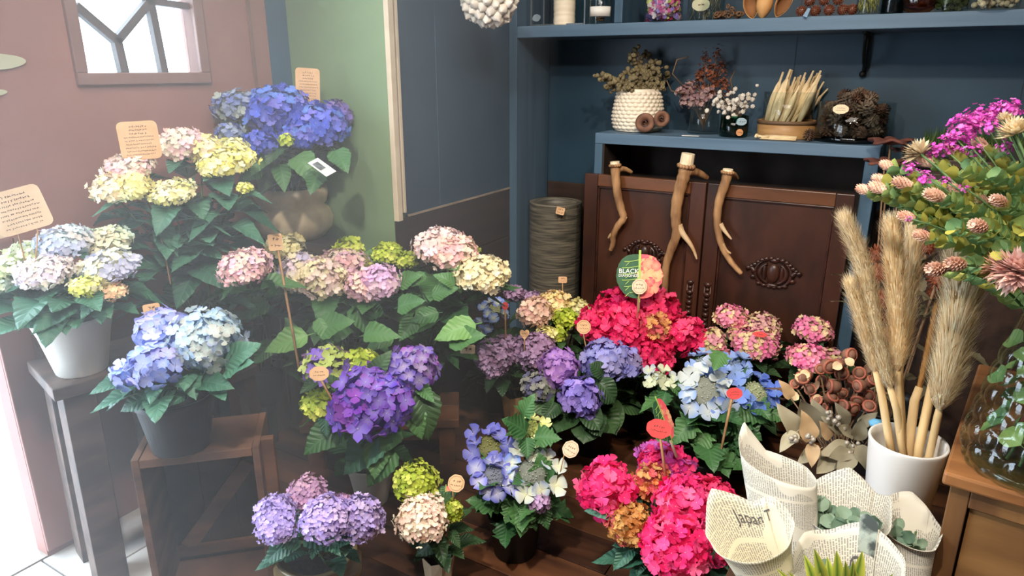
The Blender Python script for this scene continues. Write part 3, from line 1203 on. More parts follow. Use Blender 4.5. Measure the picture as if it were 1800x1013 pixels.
# carved doors
DW = mat('carved_door_wood', (72, 41, 28), (38, 23, 17), 7, .35, stretch=(1.0, 1.0, .35), bump=.25, detail=6)
DWX = mat('carved_door_lit_rail_wood', (104, 64, 38), (56, 34, 22), 7, .35, stretch=(.2, 1, 1), bump=.25)  # lighter than the door wood: light on the top rail put into the colour
DDK = mat('carving_dark_wood', (62, 34, 25), (38, 22, 17), 20, .3, bump=.3)
DT, DY = 1.018, 2.768


def carved_door(x0, x1, label, ocx, ocz, ow, hx):
    root = thing('carved_door', ((x0 + x1) / 2, DY, 0), label, 'door', 'carved doors of the old cabinet')
    sw, rw = .062, .05
    y0, y1 = DY, DY + .028
    z0 = .02
    build('stile', MB().box((x0, y0, z0), (x0 + sw, y1, DT)), DW, root, (x0, y0, z0), smooth=False, bevel=.003)
    build('stile', MB().box((x1 - sw, y0, z0), (x1, y1, DT)), DW, root, (x1 - sw, y0, z0), smooth=False, bevel=.003)
    build('rail', MB().box((x0 + sw + .0005, y0, DT - rw), (x1 - sw - .0005, y1, DT)), DWX, root, (x0, y0, DT), smooth=False, bevel=.003)
    build('rail', MB().box((x0 + sw + .0005, y0, z0), (x1 - sw - .0005, y1, z0 + .09)), DWX, root, (x0, y0, z0), smooth=False, bevel=.003)
    mb = MB().box((x0 + sw + .001, y0 + .012, z0 + .091), (x1 - sw - .001, y1 - .002, DT - rw - .001))
    build('panel', mb, DW, root, ((x0 + x1) / 2, y0, .5), smooth=False)
    mb = MB()
    k = .008
    xa, xb, za, zb = x0 + sw + .001, x1 - sw - .001, z0 + .092, DT - rw - .001
    for a, b in (((xa, za), (xb, za + k)), ((xa, zb - k), (xb, zb)), ((xa, za), (xa + k, zb)), ((xb - k, za), (xb, zb))):
        mb.box((a[0], y0 + .004, a[1]), (b[0], y0 + .012, b[1]))
    build('moulding', mb, DDK, root, (xa, y0, za), smooth=False, bevel=.002)
    # carved ornament: oval boss, C-scrolls and side leaves
    mb = MB()
    yb = y0 + .010
    s = ow / 2
    mb.ball((ocx, yb, ocz), 1, 16, 9, mi=1, sq=(s * .25, .016, s * .40))
    for q in (-1, 1):
        mb.ball((ocx + q * s * .33, yb, ocz), 1, 10, 7, sq=(s * .09, .012, s * .42))
    mb.ball((ocx, yb + .001, ocz - s * .50), 1, 10, 7, sq=(s * .30, .010, s * .10))
    mb.ball((ocx, yb + .001, ocz + s * .52), 1, 10, 7, sq=(s * .24, .010, s * .10))
    for q in (-1, 1):
        for rr, zz, r0 in ((.50, .0, .085), (.68, .0, .07)):
            pts = [(ocx + q * s * (rr * math.cos(a)), yb - .003, ocz + s * (rr * .85 * math.sin(a)) + s * zz) for a in [-1.25 + i * 2.3 / 14 for i in range(15)]]
            mb.tube(pts, [s * r0 * (1.2 - abs(i - 7) / 12) for i in range(15)], 6)
        for (px_, pz_, pr) in ((.30, .56, .10), (.46, .50, .09), (.60, .40, .085), (.72, .28, .10), (.12, .60, .09), (.95, .12, .10), (.84, .20, .08), (.74, -.22, .10), (.5, -.46, .085), (.3, -.52, .08), (.1, -.55, .075)):
            mb.ball((ocx + q * s * px_, yb - .004, ocz + s * pz_), s * pr, 8, 6, sq=(1.25, .7, .9))
        pts = [(ocx + q * s * (.70 + .30 * t_), yb - .002, ocz + s * (-.02 + .16 * math.sin(t_ * 3.1))) for t_ in [i / 8 for i in range(9)]]
        mb.tube(pts, [s * .12 * (1 - .75 * i / 8) for i in range(9)], 6)
    build('carved_ornament', mb, [DDK, DW], root, (ocx, yb, ocz))
    # narrow carved pull
    mb = MB()
    for i in range(9):
        z = .60 - i * .022
        mb.ball((hx, y0 - .002, z), .010 if i % 2 else .014, 8, 5, sq=(1.1, .6, .8))
    mb.tube([(hx - .012, y0 + .001, .61), (hx - .012, y0 + .001, .41)], .003, 5)
    mb.tube([(hx + .012, y0 + .001, .61), (hx + .012, y0 + .001, .41)], .003, 5)
    build('carved_pull', mb, DDK, root, (hx, y0, .5))
    return root


o1 = pl(1131, 447, 1, DY)
o2 = pl(1358, 482, 1, DY)
h1 = pl(1214, 492, 1, DY).x
h2 = pl(1245, 492, 1, DY).x
xm = pl(1243, 325, 1, DY).x
carved_door(-1.275, xm - .003, 'dark carved wooden cabinet door on the left, ornament half hidden by the leaf-shaped label', o1.x, o1.z, .185, h1)
carved_door(xm + .003, -.205, 'dark carved wooden cabinet door on the right with its oval ornament in full view', o2.x, o2.z, .20, h2)

# ------------------------------------------------------------------ antlers hooked over the doors
ANT = mat('antler_brown', (176, 134, 92), (112, 78, 50), 26, .5, stretch=(1, 1, .25), bump=1.0, detail=6)
ANTT = mat('antler_pale_tip', (206, 178, 140), (176, 140, 100), 16, .45)
BONE = mat('antler_sawn_bone', (232, 214, 180), (216, 196, 160), 30, .6)


def antler(label, main, tines, brow, rad, cut, dy=-.028):
    Y = DY + dy
    P = lambda q, off=0: pl(q[0], q[1], 1, Y + off)
    s = dep(P(main[0])) / F
    root = thing('antler', P(main[0]), label, 'antler')

    def smooth(pts):
        for _ in range(2):
            o = [pts[0]]
            for a, b in zip(pts, pts[1:]):
                o += [a.lerp(b, .25), a.lerp(b, .75)]
            o.append(pts[-1])
            pts = o
        return pts
    mp = smooth([P(q) for q in main])
    n = len(mp)
    mb = MB()
    rr = [s * .86 * (rad[0] + (rad[1] - rad[0]) * (i / (n - 1)) ** 1.2) * (1 + .05 * math.sin(i * 2.1)) for i in range(n)]
    rr[-1] *= .35
    mb.tube(mp, rr, 10)
    build('beam', mb, ANT, root, mp[0])
    # burr ring and sawn end
    mb = MB()
    d = (mp[0] - mp[4]).normalized()
    for k in range(14):
        a = k / 14 * 2 * math.pi
        x, y, z = frame(d)
        mb.ball(mp[0] + (x * math.cos(a) + y * math.sin(a)) * rr[0] * 1.05, rr[0] * .34, 6, 4)
    build('burr', mb, ANT, root, mp[0])
    mb = MB()
    mb.tube([mp[0] - d * .002, mp[0] + d * s * cut * .6, mp[0] + d * s * cut], [rr[0] * 1.02, rr[0] * .98, rr[0] * .96], 14)
    build('sawn_end', mb, BONE, root, mp[0], smooth=False)
    for tn in tines:
        tp = smooth([P(q) for q in tn])
        m_ = len(tp)
        mb = MB().tube(tp, [s * (rad[1] * 1.25) * (1 - .8 * i / (m_ - 1)) for i in range(m_)], 8)
        build('tine', mb, ANTT, root, tp[0])
    b0, b1 = brow
    a = P(b0)
    c = pl(b1[0], b1[1], 1, DY + .05)
    c.z = max(c.z, DT + .012)
    mid = (a + c) / 2 + Vector((0, 0, .012))
    bp = smooth([a, mid, c])
    mb = MB().tube(bp, [s * rad[0] * .6 * (1 - .5 * i / len(bp)) for i in range(len(bp))], 8)
    build('brow_tine', mb, ANT, root, a)


antler('short deer antler hooked over the left carved door', [(1081, 291), (1082, 310), (1085, 340), (1092, 370), (1098, 384), (1086, 396), (1077, 415), (1078, 428), (1073, 441)],
       [[(1078, 412), (1073, 414), (1069, 419)], [(1096, 378), (1099, 382), (1102, 384)]], ((1083, 299), (1110, 303)), (10, 4.5), 7)
antler('longest deer antler, its thick white sawn end up at the middle stile', [(1206, 292), (1203, 308), (1197, 325), (1189, 359), (1187.5, 389), (1191, 411), (1180, 438), (1170, 467), (1169, 497), (1168, 526)],
       [[(1193, 396), (1199, 410), (1210, 424), (1219, 438), (1225, 456)]], ((1210, 302), (1243, 318)), (14, 6), 22)
antler('deer antler hooked over the right carved door, curving to the right at its tip', [(1279, 303), (1276, 320), (1264, 351), (1260, 381), (1263, 415), (1272, 441), (1287, 464), (1304, 482)],
       [[(1266, 394), (1275, 408), (1286, 421)], [(1269, 430), (1276, 441), (1285, 446)]], ((1282, 307), (1296, 314)), (10.5, 4.5), 6)

# ------------------------------------------------------------------ tall ribbed vase
vc = Vector((-1.515, 2.965, 0))
mb = MB()
R0, ZT = .128, .842
prof = [(.001, 0), (R0 * .97, 0)]
n = 110
for i in range(n + 1):
    z = .005 + (ZT - .01) * i / n
    prof.append((R0 * (.985 + .0014 * math.sin(i * 1.9) + .001 * math.sin(i * .83 + 2)), z))
prof += [(R0 * .99, ZT), (R0 * .82, ZT), (R0 * .80, ZT - .04), (R0 * .8, .1), (.001, .08)]
mb.lathe(prof, 40, vc)
vz = thing('ribbed_vase', vc, 'tall dark ribbed cylindrical vase standing left of the carved doors', 'vase')
build('body', mb, mat('ribbed_vase_glaze', (112, 104, 88), (58, 56, 50), 22, .5, stretch=(.35, .35, 5), bump=.35), vz, vc)
price_card('small kraft card stuck on the rim of the tall ribbed vase', 985, 371, dep(pl(985, 371, 1, 2.965 - .135)), 15, 13, roll=-12, lines=2, m=KRAFT)
price_card('small kraft card on a stick in front of the tall ribbed vase', 989, 492, 2.93, 15, 11, foot=(989, 548), lines=2, m=KRAFT, stick_w=2)

# ------------------------------------------------------------------ wooden stools, crate and bench
OLDW = mat('old_stool_wood', (96, 74, 62), (58, 44, 38), 16, .6, stretch=(1, .2, 1), bump=.4)
CRW = mat('crate_wood', (112, 78, 56), (64, 44, 34), 14, .6, stretch=(.3, .3, 1), bump=.4)
BENW = mat('bench_wood', (104, 66, 40), (60, 38, 25), 14, .5, stretch=(.3, .3, 1), bump=.4)


def stool(label, c, e1, e2, w, d, h, m, th=.03, leg=.045, name='wooden_stool', cat='stool', planks=2, splay=.02, rail=True):
    e1 = Vector((e1[0], e1[1], 0)).normalized()
    e2 = Vector((*e2, 0)).normalized()
    c = Vector((c[0], c[1], 0))
    root = thing(name, c, label, cat)
    Z = Vector((0, 0, 1))
    pw = d / planks
    for i in range(planks):
        o = c + e2 * (-d / 2 + pw * (i + .5)) + Z * (h - th / 2)
        mb = MB().obox(o, e1 * w / 2, e2 * (pw / 2 - .001), Z * th / 2)
        build('seat_plank', mb, m, root, o, smooth=False, bevel=.003)
    for i in (-1, 1):
        for j in (-1, 1):
            a = c + e1 * i * (w / 2 - leg * .8) + e2 * j * (d / 2 - leg * .8) + Z * (h - th)
            b = c + e1 * i * (w / 2 - leg * .8 + splay) + e2 * j * (d / 2 - leg * .8 + splay)
            mb = MB()
            x, y = e1 * leg / 2, e2 * leg / 2
            vs = [b - x - y, b + x - y, b + x + y, b - x + y, a - x - y, a + x - y, a + x + y, a - x + y]
            mb.add(vs, [(0, 3, 2, 1), (4, 5, 6, 7), (0, 1, 5, 4), (1, 2, 6, 5), (2, 3, 7, 6), (3, 0, 4, 7)])
            build('leg', mb, m, root, b, smooth=False, bevel=.002)
    if rail:
        for j in (-1, 1):
            o = c + e2 * j * (d / 2 - leg * .8) + Z * (h - th - .035)
            build('rail', MB().obox(o, e1 * (w / 2 - leg * 1.35), e2 * .011, Z * .03), m, root, o, smooth=False)
    return root


stool('tall weathered wooden stool by the doorway carrying the white pot', (-1.965, 1.0), (-.972, .235), (.235, .972), .27, .34, .65, OLDW, th=.035, leg=.08, splay=.01)
stool('dark wooden stool behind the blue flowered pot, under the tall cream hydrangea', (-1.95, 1.30), (1, 0), (0, 1), .23, .24, .5, DARKW)
stool('tall dark wooden stand under the lumpy stone pot', (-2.0, 1.785), (1, 0), (0, 1), .29, .29, .815, DARKWX, planks=3)
b0 = pl(525, 748, 2, .2)
b1 = pl(807, 738, 2, .2)
e1 = (b1 - b0).normalized()
e2 = Vector((-e1.y, e1.x, 0))
bw = (b1 - b0).length
bc = (b0 + b1) / 2 + e2 * .12
stool('long low wooden bench under the row of pale pink hydrangeas', bc, e1[:2], e2[:2], bw, .24, .2, BENW, name='low_bench', cat='bench', th=.035, leg=.06, splay=0)

# crate with open front
k0, k1 = Vector((-1.621, .836, 0)), Vector((-1.40, 1.050, 0))
e1 = (k1 - k0).normalized()
e2 = Vector((-e1.y, e1.x, 0))
cw, cd, ch = (k1 - k0).length, .20, .5
root = thing('wooden_crate', (k0 + k1) / 2 + e2 * cd / 2, 'old wooden crate with a diagonal brace under the dark pot of powder blue hydrangea', 'crate')
Z = Vector((0, 0, 1))
t_ = .012


def slab(name, o, x, y, z, m=CRW):
    build(name, MB().obox(o, x, y, z), m, root, o, smooth=False, bevel=.0015)


slab('top_board', k0 + e1 * cw / 2 + e2 * cd / 2 + Z * (ch - t_), e1 * (cw / 2 - .018), e2 * cd / 2, Z * t_)
slab('bottom_board', k0 + e1 * cw / 2 + e2 * cd / 2 + Z * .035, e1 * (cw / 2 - .018), e2 * cd / 2, Z * t_)
slab('side_board', k0 + e1 * .008 + e2 * cd / 2 + Z * (ch / 2 + .002), e1 * .009, e2 * cd / 2, Z * (ch / 2))
slab('side_board', k0 + e1 * (cw - .008) + e2 * cd / 2 + Z * (ch / 2 + .002), e1 * .009, e2 * cd / 2, Z * (ch / 2))
for i in range(3):
    slab('back_board', k0 + e1 * (.018 + (cw - .036) * (i + .5) / 3) + e2 * (cd - .006) + Z * (ch / 2), e1 * ((cw - .036) / 6 - .0002), e2 * .005, Z * (ch / 2 - .03), DARKW)
a, b = k0 + e1 * .05 + e2 * (cd - .02) + Z * .1, k0 + e1 * (cw - .06) + e2 * (cd - .02) + Z * .36
d = (b - a).normalized()
slab('diagonal_brace', (a + b) / 2, (b - a) / 2, e2 * .006, d.cross(e2) * .022)
slab('brace_foot', k0 + e1 * cw / 2 + e2 * (cd - .02) + Z * .085, e1 * (cw / 2 - .02), e2 * .006, Z * .018)
slab('corner_post', k0 + e1 * (cw + .017) + e2 * .05 + Z * (ch / 2), e1 * .016, e2 * .012, Z * (ch / 2))
# ================================================================== hydrangeas
CREAM = [(250, 236, 200), (246, 226, 190), (252, 240, 214), (240, 222, 196), (238, 232, 160)]
CRPINK = [(248, 226, 208), (244, 206, 198), (250, 234, 214), (236, 200, 205)]
PINKL = [(236, 186, 188), (242, 206, 196), (232, 190, 205), (246, 220, 200)]
LILACW = [(214, 204, 232), (236, 214, 226), (244, 226, 214), (240, 226, 190)]
YEL = [(232, 226, 130), (214, 216, 106), (240, 234, 160), (246, 238, 190)]
LIME = [(196, 208, 78), (172, 190, 60), (214, 220, 104), (150, 170, 56)]
BLUEC = [(84, 98, 200), (104, 114, 210), (76, 94, 194), (118, 116, 204), (96, 128, 206)]
BLUEG = [(128, 142, 190), (150, 160, 190), (170, 178, 170), (118, 128, 190)]
PURB = [(118, 100, 176), (136, 112, 180), (104, 96, 186)]
PALEB = [(196, 204, 226), (214, 214, 232), (208, 220, 222), (230, 222, 216)]
PALEG = [(188, 204, 186), (208, 214, 184), (216, 206, 178)]
MOPB = [(120, 146, 214), (146, 158, 222), (170, 160, 218), (110, 132, 206), (176, 178, 214)]
MOPG = [(150, 182, 212), (172, 196, 210), (160, 186, 220), (190, 190, 182), (150, 160, 196)]
PURP = [(108, 56, 176), (126, 62, 180), (92, 56, 186), (146, 76, 184), (124, 92, 200)]
PURP2 = [(128, 62, 170), (160, 80, 180), (110, 80, 190), (150, 120, 170)]
PURMIX = [(140, 110, 196), (176, 190, 100), (120, 90, 186), (166, 130, 180), (196, 206, 120)]
LILAC = [(182, 164, 222), (196, 176, 226), (176, 156, 214), (206, 184, 220)]
LILPK = [(206, 160, 196), (196, 154, 190), (212, 172, 196)]
MAUVE = [(168, 134, 168), (184, 150, 186), (152, 118, 150), (190, 160, 196)]
VIOL = [(164, 118, 198), (178, 130, 204), (156, 116, 196)]
PERI = [(134, 136, 208), (150, 148, 214), (126, 126, 200), (160, 152, 200)]
LAVE = [(150, 132, 210), (162, 140, 214), (140, 126, 204)]
GREYG = [(120, 120, 140), (132, 138, 120), (110, 108, 140), (140, 140, 132)]
HOT = [(226, 44, 100), (236, 64, 116), (214, 34, 92), (240, 84, 126)]
HOT2 = [(236, 52, 122), (242, 76, 138), (228, 40, 106), (246, 104, 150)]
GOLD = [(206, 128, 84), (222, 156, 96), (214, 96, 100), (226, 180, 116)]
GOLD2 = [(200, 132, 70), (214, 150, 84), (226, 176, 104), (208, 104, 96)]
HPUR = [(206, 60, 150), (220, 50, 110), (190, 90, 170)]
PKCR = [(232, 120, 168), (236, 150, 180), (232, 206, 160), (226, 140, 160)]
PKCR2 = [(224, 176, 170), (230, 206, 160), (216, 150, 160), (208, 200, 140)]
LACEB = [(104, 140, 224), (130, 158, 230), (150, 176, 232), (96, 124, 214)]
LACEBW = [(150, 180, 232), (190, 208, 236), (214, 222, 220), (120, 150, 226)]
LACEV = [(108, 112, 206), (124, 124, 212), (100, 104, 196)]
LACEG = [(206, 214, 120), (222, 226, 150), (230, 232, 180)]

S = dict(sub=True)

# A: white pot by the doorway
plant('potted_hydrangea', 'pastel hydrangea with flat heads in a white pot on the stool by the doorway', pl(145, 650, 2, .65), .103, .064, .166, 'white', [
    H(110, 427, 44, 24, 1.86, PALEB, 7), H(183, 424, 40, 17, 1.93, PALEG, 7), H(45, 448, 30, 17, 1.83, [(226, 232, 186), (240, 238, 206), (214, 226, 170)], 7),
    H(78, 479, 44, 22, 1.76, [(238, 224, 218), (228, 212, 220), (244, 234, 214)], 7), H(193, 468, 47, 21, 1.83, [(226, 226, 200), (206, 212, 226), (236, 230, 196), (200, 200, 220)], 8),
    H(151, 504, 24, 14, 1.74, YEL, 6), H(194, 513, 25, 9, 1.78, [(228, 190, 150), (236, 214, 170), (220, 176, 140)], 5), H(2, 470, 26, 16, 1.78, [(230, 236, 200), (216, 226, 186)], 7), H(-4, 500, 22, 12, 1.76, PALEG, 7)],
    leaf='blue', lsize=.115, nodes=2, skirt=20, seed=2, spread=1.3)

# B: tall cream hydrangea
plant('potted_hydrangea', 'tall cream and yellow hydrangea behind the white pot, against the mauve wall', Vector((-1.95, 1.30, .5)), .085, .06, .15, 'black', [
    H(226, 294, 38, 19, 2.02, CRPINK, 6), H(318, 254, 40, 24, 2.12, CRPINK, 7), H(352, 262, 32, 22, 2.14, CREAM, 7), H(402, 260, 30, 14, 2.2, YEL, 6), H(395, 284, 46, 19, 2.12, [(240, 232, 150), (246, 238, 180), (232, 222, 120), (250, 240, 200)], 7),
    H(200, 332, 34, 24, 1.98, CREAM, 7), H(234, 330, 30, 22, 1.98, [(240, 232, 160), (250, 240, 190)], 7), H(300, 338, 38, 14, 2.02, [(244, 236, 180), (250, 240, 200), (236, 228, 150)], 6), H(430, 331, 12, 8, 2.1, YEL, 4)],
    leaf='blue', lsize=.125, nodes=5, skirt=10, seed=3)

# C: blue hydrangea in stone pot
cr = plant('potted_hydrangea', 'vivid blue hydrangea in the lumpy stone pot before the green wall', pl(520, 418, 2, .815), .135, .115, .205, 'stone', [
    H(415, 186, 35, 23, 2.4, BLUEG, 8), H(492, 190, 50, 34, 2.42, BLUEC, 10, kind='round', low=-.5), H(470, 205, 30, 30, 2.38, BLUEC, 10, kind='round'), H(560, 222, 48, 34, 2.42, BLUEC, 10, kind='round'), H(590, 208, 26, 26, 2.55, PURB, 9, kind='round'), H(522, 205, 30, 30, 2.5, BLUEC, 10, kind='round'),
    H(403, 234, 22, 13, 2.32, BLUEG, 7), H(459, 252, 29, 17, 2.3, BLUEC, 7), H(503, 247, 12, 9, 2.3, LIME, 5), H(535, 235, 40, 22, 2.38, BLUEC, 9, kind='round')],
    leaf='dark', lsize=.115, nodes=3, skirt=16, seed=4, spread=.9, sk=(0, .6))
for q in ((520, 275, 558, 306), (470, 268, 440, 300), (492, 290, 505, 330), (560, 300, 545, 340), (590, 265, 612, 300), (455, 300, 425, 318)):
    leaf_px(cr, *q, 2.33, .06, 'green')

# D: blue mopheads in dark green pot
dr = plant('potted_hydrangea', 'powder blue and lilac mophead hydrangea in a dark plastic pot on the wooden crate', pl(320, 782, 2, .503), .098, .072, .15, 'plastic', [
    H(285, 578, 42, 30, 1.76, MOPB, 14, kind='round', centre=(190, 190, 230), **S), H(362, 598, 57, 48, 1.72, MOPG, 13, kind='round', centre=(206, 220, 214), low=-.7, **S),
    H(276, 640, 46, 30, 1.66, MOPB, 16, kind='round', centre=(180, 190, 236), **S), H(226, 660, 24, 24, 1.66, [(136, 160, 226), (170, 176, 230)], 12, kind='round', **S)],
    leaf='blue', lsize=.10, nodes=2, skirt=6, seed=5, sk=(.1, .6))
for q in ((280, 690, 205, 715), (300, 682, 245, 700), (395, 640, 440, 600), (398, 650, 440, 632), (380, 680, 395, 700), (350, 672, 405, 668), (330, 690, 300, 712), (320, 640, 345, 700)):
    leaf_px(dr, *q, 1.70, .05, 'blue')

# E: row of pale hydrangeas on the bench
e1_ = plant('potted_hydrangea', 'pink and cream flat headed hydrangea at the left end of the low bench', pl(470, 705, 2, .2), .085, .06, .16, 'black', [
    H(432, 470, 42, 26, 2.02, PINKL, 6), H(500, 432, 32, 14, 2.5, [(236, 226, 170), (228, 214, 150), (240, 232, 190)], 6)],
    leaf='green', lsize=.14, nodes=4, skirt=10, seed=6)
e2_ = plant('potted_hydrangea', 'lilac white and rose hydrangea with four heads at the middle of the low bench', pl(610, 700, 2, .2), .09, .065, .17, 'black', [
    H(530, 482, 40, 33, 2.36, LILACW, 7), H(568, 492, 38, 34, 2.32, [(244, 226, 206), (238, 210, 200), (246, 232, 190)], 7), H(602, 465, 40, 20, 2.46, PINKL, 6), H(636, 505, 26, 28, 2.34, PINKL, 7), H(668, 497, 33, 29, 2.34, [(228, 190, 214), (236, 206, 214), (222, 186, 222)], 7),
    H(612, 437, 24, 15, 2.55, LIME, 6), H(638, 468, 16, 9, 2.5, LIME, 5)],
    leaf='green', lsize=.15, nodes=4, skirt=12, seed=8)
e3_ = plant('potted_hydrangea', 'tall hydrangea with big blush and cream heads at the right end of the bench', pl(748, 690, 2, .2), .09, .065, .17, 'black', [
    H(775, 432, 44, 24, 2.5, [(246, 214, 206), (244, 222, 226), (240, 200, 190)], 7), H(800, 448, 38, 28, 2.45, [(244, 200, 186), (246, 220, 200), (240, 190, 190)], 7), H(832, 442, 11, 9, 2.5, LIME, 4), H(846, 481, 46, 25, 2.4, [(248, 236, 190), (244, 226, 180), (250, 240, 210)], 7), H(862, 500, 20, 18, 2.38, [(244, 226, 190), (240, 216, 190)], 6),
    H(680, 445, 25, 13, 2.55, LIME, 5), H(716, 457, 20, 10, 2.55, LIME, 5)],
    leaf='green', lsize=.15, nodes=4, skirt=12, seed=9)
for q, k in (((835, 570, 762, 588), 'lime'), ((790, 600, 852, 585), 'green'), ((540, 590, 460, 620), 'lime'), ((470, 530, 425, 560), 'green'), ((560, 580, 620, 560), 'green'), ((560, 560, 585, 600), 'green'), ((700, 540, 745, 525), 'green'), ((640, 590, 700, 580), 'green')):
    leaf_px(e3_ if q[0] > 650 else e2_, *q, 2.26, .05, k)
for q in ((600, 620, 560, 590), (690, 590, 640, 610), (730, 560, 700, 600), (760, 520, 800, 500), (800, 500, 770, 480), (520, 600, 500, 560), (480, 600, 440, 640), (700, 500, 740, 480), (620, 540, 660, 580), (770, 550, 720, 560), (660, 560, 650, 520), (745, 480, 722, 500)):
    leaf_px(e3_ if q[0] > 650 else e2_, *q, 2.36, .04, 'green')

# F: big purple
fr_ = plant('potted_hydrangea', 'deep purple hydrangea with pointed florets and lime buds in a white pot on the floor', pl(655, 878, 2, 0), .085, .055, .155, 'white', [
    H(655, 706, 62, 52, 2.02, PURP, 17, kind='point', centre=(150, 130, 210), low=-.6, **S), H(622, 722, 38, 40, 1.98, PURP, 17, kind='point', **S), H(722, 652, 44, 34, 2.1, PURP2, 15, kind='point', centre=(176, 160, 200), **S),
    H(572, 645, 38, 30, 2.12, PURMIX, 13, kind='point', **S), H(633, 645, 30, 24, 2.14, LIME, 11, kind='point', **S), H(557, 713, 25, 20, 2.08, LIME, 10, kind='point', **S)],
    leaf='green', lsize=.11, nodes=1, skirt=5, seed=10, sk=(.1, .6))
for q, k in (((670, 765, 592, 832), 'blue'), ((665, 775, 658, 845), 'green'), ((600, 745, 528, 800), 'green'), ((700, 750, 668, 800), 'green'), ((715, 700, 745, 770), 'green'), ((570, 730, 578, 765), 'blue'), ((735, 680, 765, 700), 'green'), ((690, 790, 640, 855), 'green'), ((600, 690, 575, 660), 'dark'), ((555, 670, 530, 690), 'dark'), ((660, 660, 672, 625), 'dark'), ((740, 690, 760, 770), 'dark')):
    leaf_px(fr_, *q, 2.06, .05, k)

# G: lilac in glazed bowl
gr = plant('potted_hydrangea', 'lilac hydrangea with dense curly heads in a tan glazed bowl at the front', pl(565, 1046, 2, 0), .112, .088, .15, 'tan', [
    H(540, 870, 33, 24, 1.86, LILPK, 5.5), H(482, 902, 33, 26, 1.78, LILAC, 5.5), H(486, 928, 30, 22, 1.74, LILAC, 5.5), H(574, 912, 42, 30, 1.74, LILAC, 5.5), H(632, 912, 40, 37, 1.78, LILAC, 5.5), H(600, 900, 30, 24, 1.82, LILPK, 5.5)],
    leaf='blue', lsize=.085, nodes=1, skirt=8, seed=12, sk=(.2, .8))
for q in ((515, 945, 458, 990), (530, 950, 475, 950), (560, 945, 548, 978), (590, 950, 625, 945), (540, 940, 590, 950), (570, 945, 600, 968)):
    leaf_px(gr, *q, 1.78, .05, 'blue')

# H: small lime and cream
hr_ = plant('potted_hydrangea', 'small hydrangea with a lime head over a cream head in a pale paper wrapped pot', pl(772, 1030, 2, 0), .048, .036, .11, 'paper', [
    H(732, 850, 37, 30, 1.98, LIME, 5.5), H(740, 915, 40, 36, 1.86, [(250, 230, 206), (246, 216, 200), (252, 238, 216)], 6.5), H(757, 895, 22, 22, 1.88, [(246, 210, 196), (250, 226, 206)], 6), H(797, 900, 15, 22, 1.9, LIME, 5)],
    leaf='dark', lsize=.075, nodes=2, skirt=6, seed=13, sk=(.1, .7))
for q in ((780, 940, 725, 975), (790, 935, 812, 960), (770, 890, 790, 865)):
    leaf_px(hr_, *q, 1.92, .03, 'dark')

# I: blue lacecap, black pot
ir = plant('potted_hydrangea', 'blue violet lacecap hydrangea with lobed leaves in a black pot on the floor boards', pl(905, 968, 2, 0), .088, .066, .15, 'black', [
    H(862, 785, 46, 0, 2.12, LACEV, 16, k='lace', n=9, centre=(150, 150, 214), bud=(150, 150, 90)),
    H(868, 838, 40, 0, 2.02, LACEV, 17, k='lace', n=8, centre=(206, 206, 226), bud=(150, 156, 170), tilt=.75),
    H(935, 832, 50, 0, 2.02, LACEBW, 18, k='lace', n=10, centre=(236, 236, 196), bud=(160, 166, 150), tilt=.8),
    H(932, 752, 32, 0, 2.1, LACEG, 12, k='lace', n=7, centre=(226, 230, 150), bud=(196, 204, 120), tilt=.5),
    H(948, 882, 19, 15, 2.0, MAUVE, 5)],
    leaf='green_lobed', lsize=.09, nodes=3, skirt=9, seed=14)
for q in ((925, 760, 885, 730), (940, 770, 985, 765), (925, 770, 930, 805), (960, 850, 975, 830), (870, 890, 830, 870), (905, 880, 890, 922), (950, 890, 960, 930), (960, 860, 945, 800), (920, 730, 935, 700)):
    leaf_px(ir, *q, 2.04, .04, 'green_lobed')

# J: dusky mauve
jr = plant('potted_hydrangea', 'dusky mauve hydrangea with crumbly heads in a kraft paper wrapped pot', pl(905, 738, 2, 0), .062, .046, .13, 'kraft', [
    H(866, 628, 32, 28, 2.72, MAUVE, 6), H(888, 612, 26, 18, 2.76, MAUVE, 6), H(938, 616, 36, 26, 2.72, MAUVE, 6), H(870, 650, 16, 14, 2.7, MAUVE, 5)],
    leaf='dark', lsize=.10, nodes=2, skirt=7, seed=15, sk=(.2, .7))
# K: blush and yellow
kr = plant('potted_hydrangea', 'blush, cream and lime hydrangea between the ribbed vase and the red one', pl(985, 722, 2, 0), .07, .055, .14, 'black', [
    H(940, 550, 29, 24, 2.86, [(238, 198, 178), (244, 214, 190), (236, 188, 176)], 6), H(975, 532, 25, 18, 2.92, [(236, 210, 150), (240, 222, 170), (232, 190, 150)], 6), H(1016, 548, 20, 18, 2.92, [(232, 222, 150), (238, 230, 176)], 6), H(993, 560, 20, 16, 2.85, LIME, 5),
    H(961, 590, 19, 13, 2.82, [(240, 230, 170), (230, 222, 140)], 5), H(984, 588, 11, 11, 2.82, LIME, 5), H(902, 516, 16, 12, 2.95, MAUVE, 5), H(934, 527, 18, 11, 2.97, MAUVE, 5)],
    leaf='dark', lsize=.10, nodes=3, skirt=8, seed=16)
# L: dim blue lacecap behind
plant('potted_hydrangea', 'small blue lacecap hydrangea half hidden in shade behind the cream head', pl(868, 716, 2, 0), .075, .06, .14, 'black', [
    H(868, 545, 24, 0, 2.85, LACEB, 11, k='lace', n=7, centre=(214, 220, 190), bud=(200, 204, 150)), H(850, 575, 18, 0, 2.85, LACEB, 11, k='lace', n=5, centre=(206, 214, 210))],
    leaf='dark', lsize=.11, nodes=3, skirt=8, seed=17)

